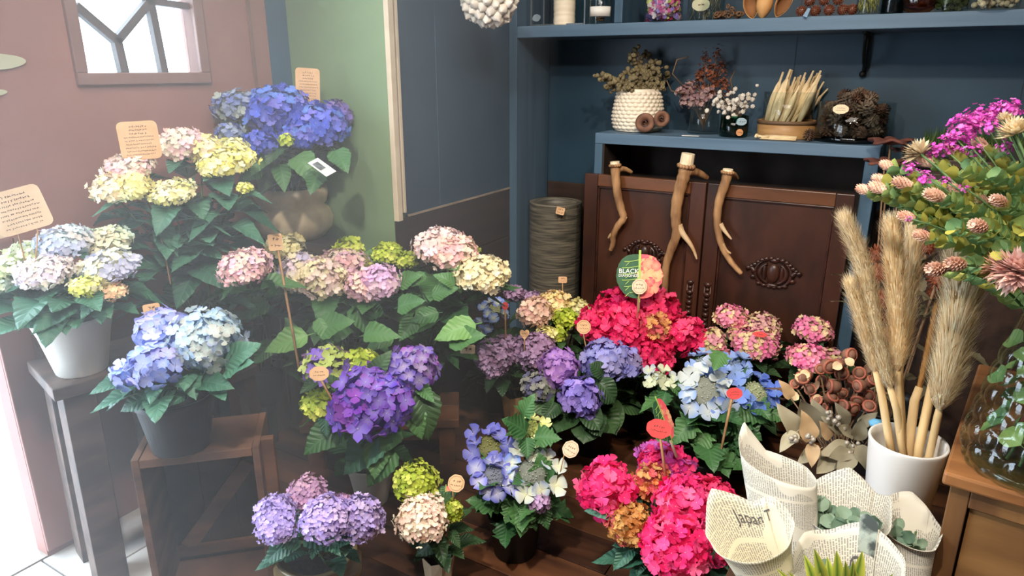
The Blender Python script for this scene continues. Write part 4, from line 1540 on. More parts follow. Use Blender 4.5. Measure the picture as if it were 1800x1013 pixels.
# M: violet
mr_ = plant('potted_hydrangea', 'violet and periwinkle mophead hydrangea with round leaves in front of the red one', pl(1040, 790, 2, 0), .09, .07, .15, 'black', [
    H(982, 646, 32, 30, 2.5, VIOL, 11, kind='round', centre=(196, 150, 214), low=-.6, **S), H(1062, 634, 36, 32, 2.52, PERI, 11, kind='round', centre=(166, 166, 220), **S), H(1095, 640, 30, 28, 2.56, PERI, 10, kind='round', **S),
    H(950, 680, 28, 24, 2.5, GREYG, 9, kind='round', **S), H(1020, 700, 32, 32, 2.42, LAVE, 11, kind='round', low=-.6, **S), H(1030, 722, 16, 16, 2.42, LAVE, 10, kind='round', **S)],
    leaf='dark_round', lsize=.12, nodes=3, skirt=9, seed=18)
for q in ((1050, 670, 1085, 700), (1020, 740, 1015, 765), (1060, 660, 1045, 640), (980, 710, 960, 735)):
    leaf_px(mr_, *q, 2.45, .04, 'dark_round')

# N: red mopheads before the doors
nr = plant('potted_hydrangea', 'crimson red mophead hydrangea carrying the leaf-shaped label, before the carved doors', pl(1120, 748, 2, 0), .09, .07, .16, 'black', [
    H(1052, 572, 36, 30, 2.68, HOT, 9, kind='ruff'), H(1094, 575, 40, 34, 2.64, HOT, 9, kind='ruff'), H(1086, 540, 32, 26, 2.78, [(206, 30, 100), (220, 40, 90)], 9, kind='ruff'), H(1150, 545, 40, 28, 2.76, HOT, 9, kind='ruff'),
    H(1153, 578, 27, 24, 2.64, GOLD, 7, kind='ruff'), H(1196, 590, 38, 31, 2.66, HOT, 9, kind='ruff'), H(1146, 628, 33, 26, 2.6, HOT, 8, kind='ruff')],
    leaf='dark', lsize=.12, nodes=2, skirt=10, seed=19)

# O, P: pink lacy heads
plant('potted_hydrangea', 'pink and cream hydrangea with small flat heads left of the lone pink heads', pl(1290, 778, 2, 0), .085, .065, .15, 'black', [
    H(1285, 558, 27, 15, 2.7, PKCR, 5), H(1341, 574, 29, 16, 2.66, PKCR2, 5), H(1297, 588, 17, 10, 2.66, PKCR2, 5), H(1327, 604, 38, 20, 2.6, PKCR, 5.5), H(1250, 602, 24, 22, 2.64, PKCR2, 5.5), H(1264, 626, 18, 14, 2.6, PKCR, 5)],
    leaf='dark', lsize=.11, nodes=4, skirt=14, seed=20)
plant('potted_hydrangea', 'pink hydrangea with two small flat heads behind the dried brown seed pods', pl(1425, 765, 2, 0), .08, .06, .15, 'black', [
    H(1429, 579, 29, 16, 2.6, PKCR, 5.5), H(1418, 630, 32, 19, 2.5, PKCR, 5.5), H(1458, 632, 26, 14, 2.52, PKCR2, 5.5)],
    leaf='dark', lsize=.11, nodes=4, skirt=10, seed=21)

# Q: blue lacecap
qr = plant('potted_hydrangea', 'sky blue lacecap hydrangea in a dark pot right of the violet one', pl(1235, 862, 2, 0), .098, .075, .15, 'black', [
    H(1240, 688, 56, 0, 2.36, LACEBW, 17, k='lace', n=11, centre=(214, 222, 220), bud=(190, 196, 180), tilt=.7), H(1290, 640, 26, 0, 2.5, LACEB, 14, k='lace', n=6, centre=(150, 176, 226), bud=(150, 170, 200)),
    H(1238, 640, 30, 0, 2.5, LACEB, 14, k='lace', n=7, centre=(160, 186, 230), bud=(176, 190, 190)), H(1330, 690, 40, 0, 2.36, LACEB, 15, k='lace', n=10, centre=(126, 156, 226), bud=(196, 204, 160), tilt=.7),
    H(1160, 664, 26, 0, 2.44, [(214, 222, 190), (196, 208, 220), (222, 228, 200)], 12, k='lace', n=7, centre=(220, 226, 190), bud=(200, 206, 170))],
    leaf='green_lobed', lsize=.11, nodes=3, skirt=14, seed=22)
for q in ((1240, 720, 1255, 745), (1300, 710, 1350, 750), (1220, 740, 1180, 770), (1240, 760, 1220, 800), (1290, 740, 1340, 780), (1170, 690, 1160, 715), (1270, 620, 1250, 650), (1310, 740, 1290, 780), (1350, 720, 1385, 745)):
    leaf_px(qr, *q, 2.36, .04, 'green_lobed')

# R: hot pink front
rr_ = plant('potted_hydrangea', 'hot pink and gold mophead hydrangea at the front beside the newspaper cones', pl(1165, 1085, 2, 0), .09, .07, .15, 'black', [
    H(1066, 862, 45, 46, 1.82, HOT2, 12, kind='ruff', low=-.6, **S), H(1170, 825, 42, 36, 1.92, HPUR, 11, kind='ruff', **S), H(1145, 848, 31, 28, 1.84, GOLD, 8, kind='ruff'), H(1105, 920, 36, 34, 1.76, GOLD2, 7.5, kind='ruff', low=-.7),
    H(1203, 893, 50, 46, 1.76, HOT2, 12, kind='ruff', low=-.6, **S), H(1250, 876, 36, 32, 1.86, HOT, 11, kind='ruff', **S), H(1190, 962, 56, 48, 1.68, HOT2, 12, kind='ruff', low=-.6, **S), H(1272, 960, 34, 36, 1.82, HOT, 11, kind='ruff', **S), H(1150, 800, 24, 14, 1.95, HPUR, 9, kind='ruff')],
    leaf='blue', lsize=.10, nodes=2, skirt=8, seed=23)
for q in ((1110, 960, 1080, 1005), (1130, 975, 1120, 1015), (1150, 905, 1150, 880), (1100, 900, 1040, 890)):
    leaf_px(rr_, *q, 1.78, .03, 'blue')

# ------------------------------------------------------------------ price cards
price_card('large kraft card on a stick above the tall cream hydrangea', 245, 247, 2.0, 64, 66, foot=(300, 500, 4), roll=2, lines=9, heading=3, seed=1)
price_card('kraft card above the blue hydrangea before the green wall', 541, 151, 2.46, 41, 60, foot=(538, 250), roll=-4, lines=10, heading=3, seed=2)
price_card('large pale card at the left edge, front one with cut corners', 34, 370, 1.74, 84, 76, foot=(62, 470, 12), roll=12, lines=8, heading=2, m=KRAFTP, seed=3)
price_card('large pale card at the left edge, half hidden behind the front one', 12, 385, 1.78, 60, 60, foot=(44, 460, 6), roll=10, lines=6, heading=2, m=KRAFTP, seed=4)
price_card('small kraft card above the powder blue hydrangea on the crate', 267, 546, 1.86, 27, 24, foot=(272, 650), roll=2, lines=2, m=KRAFT, seed=5)
price_card('small brown card at the top of the very long stick, left of the pale row', 484, 426, 2.2, 24, 29, foot=(526, 650, 3), roll=1, lines=2, m=KRAFT, seed=6, stick_w=4.5)
price_card('kraft plaque card on a stick among the lime buds of the deep purple hydrangea', 561, 657, 1.96, 31, 24, foot=(590, 715, 4), roll=-4, shape='plaque', lines=2, m=KRAFT, seed=7, stick_w=4)
price_card('kraft plaque card beside the lime headed hydrangea', 802, 850, 1.88, 27, 28, foot=(797, 885, -3), roll=-12, shape='plaque', lines=2, m=KRAFT, seed=8, border=True)
price_card('pale plaque card at the right of the blue violet lacecap', 1003, 790, 2.0, 26, 28, foot=(985, 830, -4), roll=-30, shape='plaque', lines=2, m=KRAFTP, seed=9, border=True)
price_card('heart-shaped kraft card between the dusky mauve heads', 922, 589, 2.66, 18, 20, foot=(922, 620), shape='heart', lines=2, m=KRAFT, seed=10, stick_w=2)
price_card('tiny red card on a long stick over the shaded lacecap', 888, 538, 2.75, 10, 13, foot=(889, 606), shape='plaque', lines=1, m=REDCARD, seed=11, stick_w=3)
price_card('kraft plaque card at the left of the crimson heads', 1026, 575, 2.55, 23, 23, foot=(1032, 622), shape='plaque', lines=2, m=KRAFT, seed=12, border=True)
price_card('pale plaque card clipped below the leaf-shaped label', 1124, 504, 2.6, 24, 25, foot=(1120, 560), shape='plaque', lines=2, m=KRAFTP, seed=13, border=True)
price_card('red plaque card on a stick in the sky blue lacecap', 1291, 692, 2.24, 25, 19, foot=(1268, 790, -6), roll=12, shape='plaque', lines=2, m=REDCARD, seed=14, stick_w=5)
price_card('red plaque card standing over the hot pink hydrangea', 1158, 754, 1.78, 40, 31, foot=(1170, 835, 6), roll=-6, shape='plaque', lines=2, m=REDCARD, seed=15, stick_w=5)
price_card('tiny red card among the small pink heads', 1336, 588, 2.54, 22, 9, foot=(1330, 620), shape='plaque', lines=1, m=REDCARD, seed=17, stick_w=2)
price_card('cream slip of paper tucked under the pale row at its right end', 822, 614, 2.3, 26, 16, roll=-3, lines=1, m=KRAFTP, seed=16)

# white printed label hanging in the blue hydrangea
lc = at(566, 294, 2.25)
x = (at(588, 310, 2.22) - at(544, 278, 2.27)).normalized()
n_ = ((EYE - lc).normalized() + Vector((0, 0, 1.3))).normalized()
y = n_.cross(x).normalized()
n_ = x.cross(y)
root = thing('care_label', lc, 'white printed care label lying tilted among the leaves of the blue hydrangea', 'label')
mb = MB().obox(lc, x * .047, y * .02, n_ * .0006)
build('card', mb, mat('label_white', (226, 222, 214), (214, 210, 202), 9, .5), root, lc, smooth=False)
mb = MB().obox(lc + n_ * .001 - y * .004 - x * .01, x * .022, y * .011, n_ * .0002)
build('picture', mb, mat('label_picture', (110, 112, 120), (70, 76, 70), 60, .5), root, lc, smooth=False)
mb = MB()
scribbles(mb, lc + x * .026, x, y, n_ * .0012, .03, .03, 4, random.Random(2))
build('lettering', mb, INK, root, lc, smooth=False)


# leaf-shaped label reading BLACK DIAMONDS
def leaf_label(label, cx, cy, w, h, t, yaw, text, seed):
    c = at(cx, cy, t)
    s = t / F
    z = Matrix.Rotation(yaw, 3, 'Z') @ (EYE - c).normalized()
    x = Vector((0, 0, 1)).cross(z).normalized()
    y = z.cross(x)
    root = thing('leaf_label', c - y * h * s / 2, label, 'label')
    W, Hh = w * s / 2, h * s / 2
    n = 22
    left, right = [], []
    for i in range(n + 1):
        u = i / n
        a = math.pi * u
        q = math.sin(a) ** .62 if 0 < u < 1 else 0
        q *= 1 - .25 * max(0, u - .55) / .45
        left.append((-W * q * (1 + (.025 if i % 2 else 0)), Hh * math.cos(a)))
        right.append((W * q * (1 + (.04 * math.sin(i * 2.1))), Hh * math.cos(a)))
    th = .0012
    mb = MB()
    poly = left + [(0.0, -Hh)]
    mb.prism([(0, Hh)] + left[1:-1][:] + [(0, -Hh)], th, (c - z * th, x, y))
    build('green_half', mb, mat('label_green', (56, 96, 66), (46, 84, 58), 30, .5), root, c, smooth=False)
    mb = MB()
    mb.prism([(0, -Hh)] + right[1:-1][::-1] + [(0, Hh)], th, (c - z * th, x, y))
    build('flower_half', mb, mat('label_coral', (236, 110, 110), (226, 84, 100), 60, .5), root, c, smooth=False)
    r = random.Random(seed)
    mb = MB()
    for k in range(26):
        u, v = r.uniform(.1, .85) * W, r.uniform(-.8, .8) * Hh
        if (u / W) ** 2 + (v / Hh) ** 2 > .72:
            continue
        tp = TPL['ruff'][r.randrange(6)]
        A = np.array(Matrix((x, y, z)).transposed() @ Matrix.Rotation(r.uniform(0, 6), 3, 'Z') @ Matrix.Diagonal((1, 1, .02))) * W * .24
        col_ = lin(r.choice([(240, 130, 120), (246, 160, 130), (236, 90, 110), (244, 190, 140)]))
        mb.add((tp[0] @ A.T + np.array(c + x * u + y * v + z * (.0006 + k * .00003))).tolist(), tp[1], 0, floret_cols(tp, col_, lerp(col_, (.9, .8, .5), .4)))
    build('flower_picture', mb, PETAL, root, c)
    mb = MB()
    mb.obox(c + z * .0006, x * W * .05, y * Hh * 1.18, z * .0008)
    for i in range(6):
        v = .75 - i * .28
        p = [c + y * Hh * v + z * .0006, c - x * W * .45 + y * Hh * (v - .12) + z * .0006, c - x * W * .8 * math.sqrt(max(.05, 1 - (v - .2) ** 2)) + y * Hh * (v - .1) + z * .0006]
        mb.tube(bz(*p, 5), W * .018, 4)
        mb.tube([p[1], p[1] - x * W * .15 - y * Hh * .16], W * .014, 4)
    build('midrib_and_veins', mb, mat('label_vein', (170, 196, 90), (150, 180, 90), 20, .5), root, c, smooth=False)
    if text:
        for ln, sz, vy in text:
            vs, fs = text_mesh(ln, sz * s)
            mb = MB()
            mb.add([c - x * W * .47 + y * Hh * vy + x * a + y * b + z * .0014 for a, b, _ in vs], fs)
            build('lettering', mb, mat('print_white', (240, 240, 236), (230, 230, 226), 9, .6), root, c, smooth=False)
    mb = MB().tube([c - y * Hh * .6 - z * .004, c - y * Hh * 1.9 - z * .004], s * 2.5, 6)
    build('stick', mb, mat('stick_clear', (196, 170, 150), (180, 150, 130), 9, .4), root, c)


leaf_label('leaf-shaped label, half green and half coral, standing over the crimson hydrangea', 1124, 486, 80, 78, 2.62, .12, [('BLACK', 11.5, .22), ('DIAMONDS', 6.8, .02)], 1)
leaf_label('narrow leaf-shaped label seen edge on above the hot pink hydrangea', 1167, 738, 46, 74, 1.84, 1.1, None, 2)
leaf_label('small leaf-shaped picture label behind the lime head', 783, 868, 30, 26, 1.98, -.2, None, 3)
# ================================================================== right side
DRYB = mat('dried_brown', (122, 88, 60), (84, 58, 40), 30, .8, rnd=.2)
TWIG = mat('dry_twig', (128, 100, 72), (96, 72, 50), 30, .8)
TABW = mat('low_table_wood', (70, 48, 34), (44, 30, 22), 14, .5, stretch=(.3, 1, 1), bump=.3)
GLASS = glass_mat('clear_glass', (247, 250, 249), .06)
GLASSG = glass_mat('green_glass', (130, 184, 166), .08)
GLASSJ = glass_mat('bubble_glass', (226, 236, 230), .10, rough=.02)


def P(px, py, t):
    return at(px, py, t)


# low table that carries the white pot, the dried bunches and the newspaper cones
stool('low dark table under the newspaper cones and the white pampas pot', (-.07, 1.52), (1, 0), (0, 1), .33, .68, .42, TABW, name='low_table', cat='table', planks=4, splay=0)

# ------------------------------------------------------------------ desk
DESKT = mat('desk_top_wood', (172, 118, 70), (106, 66, 38), 12, .45, stretch=(.2, 1, 1), bump=.5)
DESKB = mat('desk_body_wood', (138, 98, 58), (90, 60, 36), 12, .55, stretch=(1, 1, .2), bump=.4)
DESKP = mat('desk_drawer_wood', (150, 110, 66), (110, 76, 44), 10, .5, stretch=(.2, 1, 1), bump=.3)
a7 = math.radians(7)
dc = Vector((.112, 1.352, 0))
d1 = Vector((math.cos(a7), -math.sin(a7), 0))
d2 = Vector((math.sin(a7), math.cos(a7), 0))
Z = Vector((0, 0, 1))
root = thing('wooden_desk', dc + d1 * .4 + d2 * .3, 'old brown wooden desk with a panelled drawer under the bubble glass jar', 'desk')


def dbox(name, u0, u1, v0, v1, z0, z1, m, bevel=.002, parent=None):
    c = dc + d1 * (u0 + u1) / 2 + d2 * (v0 + v1) / 2 + Z * (z0 + z1) / 2
    return build(name, MB().obox(c, d1 * (u1 - u0) / 2, d2 * (v1 - v0) / 2, Z * (z1 - z0) / 2), m, parent or root, c, smooth=False, bevel=bevel)


dbox('desk_top', 0, .85, 0, .62, .724, .75, DESKT, .005)
dbox('side_panel', .014, .034, .052, .60, 0, .7235, DESKB)
dbox('front_post', .014, .046, .014, .051, 0, .7235, DESKB)
dbox('front_post', .79, .83, .014, .051, 0, .7235, DESKB)
dbox('front_rail', .0465, .7895, .014, .045, .685, .7235, DESKB)
dbox('back_panel', .035, .83, .585, .60, .02, .7235, DESKB)
for k, (z0, z1) in enumerate(((.50, .68), (.31, .49), (.12, .30))):
    dr_ = dbox('drawer', .050, .40, .024, .44, z0, z1, DESKP)
    for nm, u0, u1, zz0, zz1 in (('r', .14, .20, .5, .514), ('r', .14, .20, .545, .56), ('r', .14, .152, .514, .545), ('r', .19, .20, .514, .545)):
        z_ = z0 - .5
        c = dc + d1 * (u0 + u1 + .03) / 2 + d2 * .0225 + Z * ((zz0 + zz1) / 2 + z_ + .045)
        build('label_holder_edge', MB().obox(c, d1 * (u1 - u0) / 2, d2 * .0015, Z * (zz1 - zz0) / 2), mat('old_brass', (130, 122, 100), (100, 92, 72), 20, .4, metal=.7), dr_, c, smooth=False)
    dbox('drawer_rail', .0465, .40, .016, .045, z0 - .0095, z0 - .0005, DESKB)
dbox('mid_post', .401, .44, .014, .045, 0, .6845, DESKB)
dbox('door_panel', .4405, .7895, .026, .04, .05, .684, DESKP)

# ------------------------------------------------------------------ bubble glass jar
jc = Vector((.252, 1.445, .7505))
N, MZ = 96, 60
prof = []
for i in range(MZ + 1):
    u = i / MZ
    z = u * .31
    rr = .106 + .014 * math.sin(min(1, u * 4) * math.pi / 2) - .060 * max(0, (u - .12)) ** .9
    if i == 0:
        rr = .098
    prof.append((rr, z))


def bub(r_, z, a, j):
    row = z / .036
    i0 = round(row)
    k = a / (2 * math.pi) * 18 + (.5 if i0 % 2 else 0)
    da = (k - round(k)) * (2 * math.pi * r_ / 18)
    dz = z - i0 * .036
    q = math.sqrt(da * da + dz * dz) / .0172
    b = .006 * math.sqrt(max(0, 1 - q * q)) if z < .24 else 0
    return r_ + b, z


mb = MB()
mb.lathe(prof, 240, jc, fn=bub)
b = len(mb.v)
jar = thing('bubble_glass_jar', jc, 'large clear glass jar with round bubbles on the old wooden desk', 'jar')
build('glass_body', mb, GLASSJ, jar, jc)
mb = MB().lathe([(.001, 0), (.09, 0), (.1, .004), (.09, .012), (.001, .010)], 48, jc)
build('glass_base', mb, GLASSJ, jar, jc)
mb = MB().lathe([(prof[-1][0] - .002, .308), (prof[-1][0] + .003, .31), (prof[-1][0] + .003, .314), (prof[-1][0] - .002, .314)], 48, jc, closed=True)
build('glass_rim', mb, GLASSJ, jar, jc)

# ------------------------------------------------------------------ bouquet
mouth = jc + Vector((0, 0, .31))
bq = thing('bouquet', jc + Vector((0, 0, .02)), 'big bouquet of green leaved branches with small cone buds in the bubble jar', 'bouquet')
BQL = leaf_mat('bouquet_leaf', (150, 170, 96), (92, 132, 90), .5, veins=False, trans=.2)
BQY = leaf_mat('bouquet_leaf_yellow', (176, 168, 78), (140, 144, 70), .5, veins=False, trans=.2)
BUDM = mat('cone_bud', (232, 196, 172), (196, 146, 124), 60, .8, rnd=.15)
BUDC = mat('cone_bud_cream', (228, 206, 170), (206, 170, 130), 60, .8, rnd=.1)
CONEL = [leaf_mesh('leaf', 'round', m_, 61 + i, width=.5, droop=-.25, fold=.25, st=6) for i, m_ in enumerate((BQL, BQL, BQY))]


def bud_mesh(L, R, m, petals=9, rows=8, spike=1.0):
    """scaly cone bud along +Z"""
    mb = MB()
    mb.ball((0, 0, L / 2), 1, 8, 6, sq=(R * .7, R * .7, L / 2))
    for j in range(rows):
        u = (j + .3) / rows
        rr = R * math.sin(math.pi * min(.97, .18 + u * .72)) ** .8
        for k in range(petals):
            a = (k + .5 * (j % 2)) * 2 * math.pi / petals
            c, s_ = math.cos(a), math.sin(a)
            z = u * L
            h = L / rows * 1.7 * spike
            w = R * .36
            mb.add([(c * rr * .8 - s_ * -w, s_ * rr * .8 + c * -w, z), (c * rr * .8 - s_ * w, s_ * rr * .8 + c * w, z), (c * rr * 1.2, s_ * rr * 1.2, z + h), (c * rr * .6, s_ * rr * .6, z + h * .4)],
                   [(0, 1, 2), (0, 2, 3), (1, 3, 2)])
    return mesh_only('bud', mb, m, smooth=False)


BUDS = [bud_mesh(.028, .0095, BUDM), bud_mesh(.033, .0108, BUDM), bud_mesh(.046, .019, BUDC, 12, 7, 1.8)]
r = random.Random(44)


def branch(parent, tip, bud=0, leaves=24, start=.22, ls=.024, ctrl=None, root_pt=None, matl=None, bs=1.0):
    a = root_pt or mouth + Vector((r.uniform(-.04, .04), r.uniform(-.04, .04), -.05))
    c = ctrl or Vector((a.x * .55 + tip.x * .45, a.y * .55 + tip.y * .45, tip.z + .25 * (a.z - tip.z) + .02))
    path = bz(a, c, tip, 16)
    mb = MB().tube(path, .0025, 5)
    br = build('branch', mb, STEMG, parent, a)
    leaves = int(leaves * 1.9)
    for i in range(leaves):
        f = start + (1 - start) * i / leaves
        q = f * 16
        p = path[int(q)].lerp(path[min(16, int(q) + 1)], q % 1)
        d = (path[min(16, int(q) + 1)] - path[max(0, int(q) - 1)]).normalized()
        x, y, z = frame(d)
        ang = i * 2.4
        o = x * math.cos(ang) + y * math.sin(ang)
        dir_ = (o * 1.0 + d * .75).normalized()
        yy = d.cross(dir_)
        yy = yy.normalized()
        zz = dir_.cross(yy)
        m = Matrix((dir_, yy, zz)).transposed()
        link('leaf', CONEL[r.randrange(3)], br, p + o * .003, rot=m, scale=ls * r.uniform(.85, 1.2) * (1.15 - .3 * f))
    if bud is not None:
        d = (path[-1] - path[-2]).normalized()
        link('bud', BUDS[bud], br, tip, rot=rotm(d), scale=bs)
    return br


for px, py, t, bd_, lv in ((1573, 296, 1.36, 0, 22), (1560, 320, 1.34, 0, 20), (1533, 338, 1.33, 0, 26), (1560, 336, 1.30, 1, 22), (1604, 328, 1.26, 1, 24), (1645, 290, 1.32, 1, 22), (1662, 350, 1.18, 1, 26), (1694, 342, 1.22, 0, 22), (1609, 385, 1.26, 0, 22),
                           (1638, 418, 1.2, 0, 20), (1688, 272, 1.3, 1, 24), (1735, 262, 1.3, 1, 24), (1732, 402, 1.08, 1, 24), (1695, 465, 1.06, 1, 14), (1660, 474, 1.07, 1, 14), (1770, 360, 1.12, 0, 20), (1740, 360, 1.2, 0, 22), (1785, 300, 1.2, None, 26), (1750, 310, 1.16, None, 24), (1800, 400, 1.06, None, 22), (1640, 330, 1.3, None, 24), (1700, 300, 1.2, None, 26), (1810, 340, 1.2, None, 24), (1680, 400, 1.14, None, 24), (1620, 355, 1.3, None, 24), (1760, 440, 1.04, None, 20), (1900, 240, 1.3, 1, 24), (1960, 330, 1.3, 0, 24), (1880, 320, 1.2, 0, 24), (1930, 420, 1.2, 1, 22), (1860, 200, 1.36, 1, 24), (1980, 400, 1.36, None, 24)):
    branch(bq, at(px, py, t), bd_, lv, bs=1.0)
# large pale fluffy heads
for px, py, t, rr, colr in ((1612, 266, 1.32, .028, [(236, 220, 186), (226, 204, 168)]), (1785, 475, 1.02, .036, [(226, 190, 176), (214, 170, 160)]), (1782, 228, 1.2, .03, [(236, 216, 176), (240, 226, 196)]), (1765, 208, 1.22, .015, [(240, 226, 200), (236, 214, 170)]), (1755, 470, 1.06, .028, [(222, 176, 150), (226, 190, 170)])):
    c = at(px, py, t)
    d = (c - mouth).normalized()
    mb = MB()
    for k in range(150):
        q = Vector((r.gauss(0, .5), r.gauss(0, .5), abs(r.gauss(.6, .4)))).normalized()
        m = rotm(d)
        q = m @ q
        s_ = q.cross(Vector((0, 0, 1))).normalized() * rr * .07
        e_ = c - d * rr * .3
        L = rr * r.uniform(.9, 1.25)
        mb.add([e_ - s_, e_ + s_, e_ + q * L * .7 + s_ * 1.6, e_ + q * L, e_ + q * L * .7 - s_ * 1.6], [(0, 1, 2, 3, 4)], 0, shade(lin(r.choice(colr)), r.uniform(.85, 1.1)))
    build('fluffy_head', mb, PETAL, bq, c, smooth=False)
    build('stem', MB().tube(bz(mouth - Vector((0, 0, .03)), (mouth + c) / 2 + Vector((0, 0, .03)), c, 8), .0025, 5), STEMG, bq, c)
# stems and red-brown twigs inside the jar
for k in range(12):
    a = k * .52
    b_ = jc + Vector((.05 * math.cos(a), .05 * math.sin(a), .02))
    e_ = mouth + Vector((.035 * math.cos(a + 2.6), .035 * math.sin(a + 2.6), .01))
    build('stem', MB().tube([b_, (b_ + e_) / 2, e_], .003 if k % 3 else .005, 6), STEMG if k % 3 else mat('red_twig', (120, 56, 44), (90, 40, 32), 30, .6), bq, b_)
for k in range(60):
    a, z = r.uniform(0, 6.28), r.uniform(.06, .27)
    q = r.uniform(.02, .075)
    link('leaf', CONEL[0], bq, jc + Vector((q * math.cos(a), q * math.sin(a), z)), rot=rotm(Vector((math.cos(a), math.sin(a), .6)), r.uniform(0, 6)), scale=.035)
# pink statice
stt = thing('pink_statice', mouth - Vector((0, 0, .05)), 'magenta pink statice sprays at the top of the big bouquet', 'flowers')
PK = [(206, 80, 180), (216, 96, 190), (190, 66, 168), (226, 120, 196)]
for px, py, t, rr in ((1697, 222, 1.30, 27), (1722, 205, 1.32, 24), (1750, 196, 1.32, 22), (1778, 188, 1.3, 20), (1681, 245, 1.28, 22), (1655, 258, 1.3, 18), (1744, 215, 1.26, 20), (1600, 294, 1.3, 14), (1625, 312, 1.24, 16), (1641, 268, 1.32, 14), (1710, 262, 1.26, 14), (1695, 330, 1.2, 9), (1662, 318, 1.22, 10), (1768, 256, 1.24, 14), (1598, 384, 1.24, 7)):
    c = at(px, py, t)
    s_ = t / F
    mb = MB()
    for k in range(int(rr * 2.6)):
        q = Vector((r.gauss(0, .5), r.gauss(0, .5), r.gauss(0, .38)))
        if q.length > 1:
            q.normalize()
        p = c + q * rr * s_
        tp = TPL['ruff'][r.randrange(6)]
        A = np.array(rotm(Vector((q.x, q.y, q.z + .6)), r.uniform(0, 6))) * rr * s_ * r.uniform(.16, .24)
        e_ = shade(lin(r.choice(PK)), r.uniform(.85, 1.15))
        mb.add((tp[0] @ A.T + np.array(p)).tolist(), tp[1], 0, floret_cols(tp, e_, shade(e_, 1.2)))
    build('flower_cluster', mb, PETAL, stt, c)
    build('stem', MB().tube(bz(mouth, (mouth + c) / 2 + Vector((0, 0, .04)), c, 8), .0016, 5), STEMG, stt, c)

# ------------------------------------------------------------------ white pot with pampas
pc0 = at(1597, 773, 1.5)
PR, PH = .078, pc0.z - .42
pcb = Vector((pc0.x, pc0.y, .4205))
wp = thing('white_pot', pcb, 'tall white ceramic pot holding pampas grass beside the old desk', 'pot')
mb = MB()
mb.lathe([(.001, 0), (.052, 0), (.056, .006), (PR * .98, PH - .012), (PR, PH - .004), (PR * .985, PH), (PR * .92, PH - .002), (PR * .90, PH - .02), (.05, .02), (.001, .018)], 48, pcb)
build('body', mb, mat('white_ceramic', (236, 232, 224), (226, 221, 212), 4, .3), wp, pcb)

PAM = [(250, 234, 200), (242, 220, 178), (252, 240, 212), (232, 204, 158)]
PLUME = petal_mat('plume_fibre', 0.8, 0.42)
PAMG = [(206, 160, 96), (190, 142, 80), (214, 174, 112)]


def pampas(label, plume, stalk, t0, t1, wpx, pal, hairs=1200, stalk_r=6, seed=0, blunt=False, spread=1.0):
    """plume: pixels tip -> base; stalk: pixels base -> foot in the pot"""
    r = random.Random(seed)
    s = t0 / F
    pts = [at(x, y, t0 + (t1 - t0) * i / (len(plume) + len(stalk) - 1)) for i, (x, y) in enumerate(plume + stalk)]
    pp = pts[:len(plume)]
    for _ in range(2):
        o = [pp[0]]
        for a, b in zip(pp, pp[1:]):
            o += [a.lerp(b, .25), a.lerp(b, .75)]
        pp = o + [pp[-1]]
    foot = pts[-1]
    root = thing('pampas_plume', foot, label, 'pampas grass', 'pampas plumes in the white pot')
    st_ = [pp[-3]] + pts[len(plume):]
    mb = MB().tube(st_, [stalk_r * s * .8] + [stalk_r * s] * (len(st_) - 1), 9)
    build('stalk', mb, mat('pampas_stalk', (226, 196, 146), (206, 172, 120), 20, .6, stretch=(1, 1, .2), rnd=.15), root, foot)
    mb = MB()
    mb.tube(pp, [wpx * s * (.04 + .24 * math.sin(math.pi * min(1, (i + 1) / len(pp)))) for i in range(len(pp))], 7, col=lin(pal[1]))
    n = len(pp)
    for k in range(hairs * 2):
        f = r.random() ** .8 * (n - 2)
        i = int(f)
        p = pp[i].lerp(pp[i + 1], f % 1)
        up = (pp[max(0, i - 1)] - pp[i + 1]).normalized()
        x, y, z = frame(up)
        a = r.uniform(0, 6.28)
        o = x * math.cos(a) + y * math.sin(a)
        u = f / n
        w = wpx * s * (.25 + .75 * math.sin(math.pi * min(1, .12 + u * .78)) ** .8) * (1.3 if blunt and u < .3 else 1)
        L = w * r.uniform(.7, 1.7)
        e = p + up * L + o * w * .85 * r.uniform(.25, 1.1) * spread
        p = p + o * w * .2
        m_ = p + up * L * .45 + o * w * .25 * spread
        sd = up.cross(o) * w * .02
        col = shade(lin(r.choice(pal)), r.uniform(.85, 1.15))
        mb.add([p - sd, p + sd, m_ + sd, m_ - sd, e], [(0, 1, 2, 3), (3, 2, 4)], 0, col)
    build('plume', mb, PLUME, root, pp[n // 2], smooth=False)
    return root


pampas('leftmost tall pampas plume leaning left with a ragged tip', [(1488, 392), (1508, 440), (1524, 500), (1540, 590), (1566, 690)], [(1576, 720), (1583, 775), (1590, 830)], 1.42, 1.52, 32, PAM, 1700, 6.5, 1)
pampas('short pampas plume lowest on the left side of the pot', [(1494, 500), (1506, 540), (1524, 600), (1542, 660)], [(1549, 690), (1562, 770), (1575, 830)], 1.44, 1.53, 24, PAM, 1000, 7, 2)
pampas('upright pampas plume in the middle of the pot', [(1568, 400), (1572, 450), (1576, 520), (1578, 600), (1578, 655)], [(1578, 670), (1584, 780), (1594, 840)], 1.45, 1.51, 34, PAM, 1700, 6, 3)
pampas('pampas plume fanning right behind the upright middle one', [(1606, 392), (1603, 440), (1598, 500), (1590, 590), (1584, 640)], [(1582, 660), (1590, 780), (1600, 840)], 1.50, 1.54, 32, PAM, 1500, 5, 4)
pampas('narrow golden pampas stem bent at its top', [(1645, 540), (1636, 590), (1626, 640), (1614, 690)], [(1608, 705), (1598, 785), (1604, 840)], 1.5, 1.52, 16, PAMG, 420, 8, 5, spread=.6)
pampas('slender golden pampas stem beside the blunt pale plume', [(1656, 560), (1648, 620), (1638, 680)], [(1634, 700), (1616, 785), (1608, 845)], 1.47, 1.5, 14, PAMG, 320, 8, 6, spread=.6)
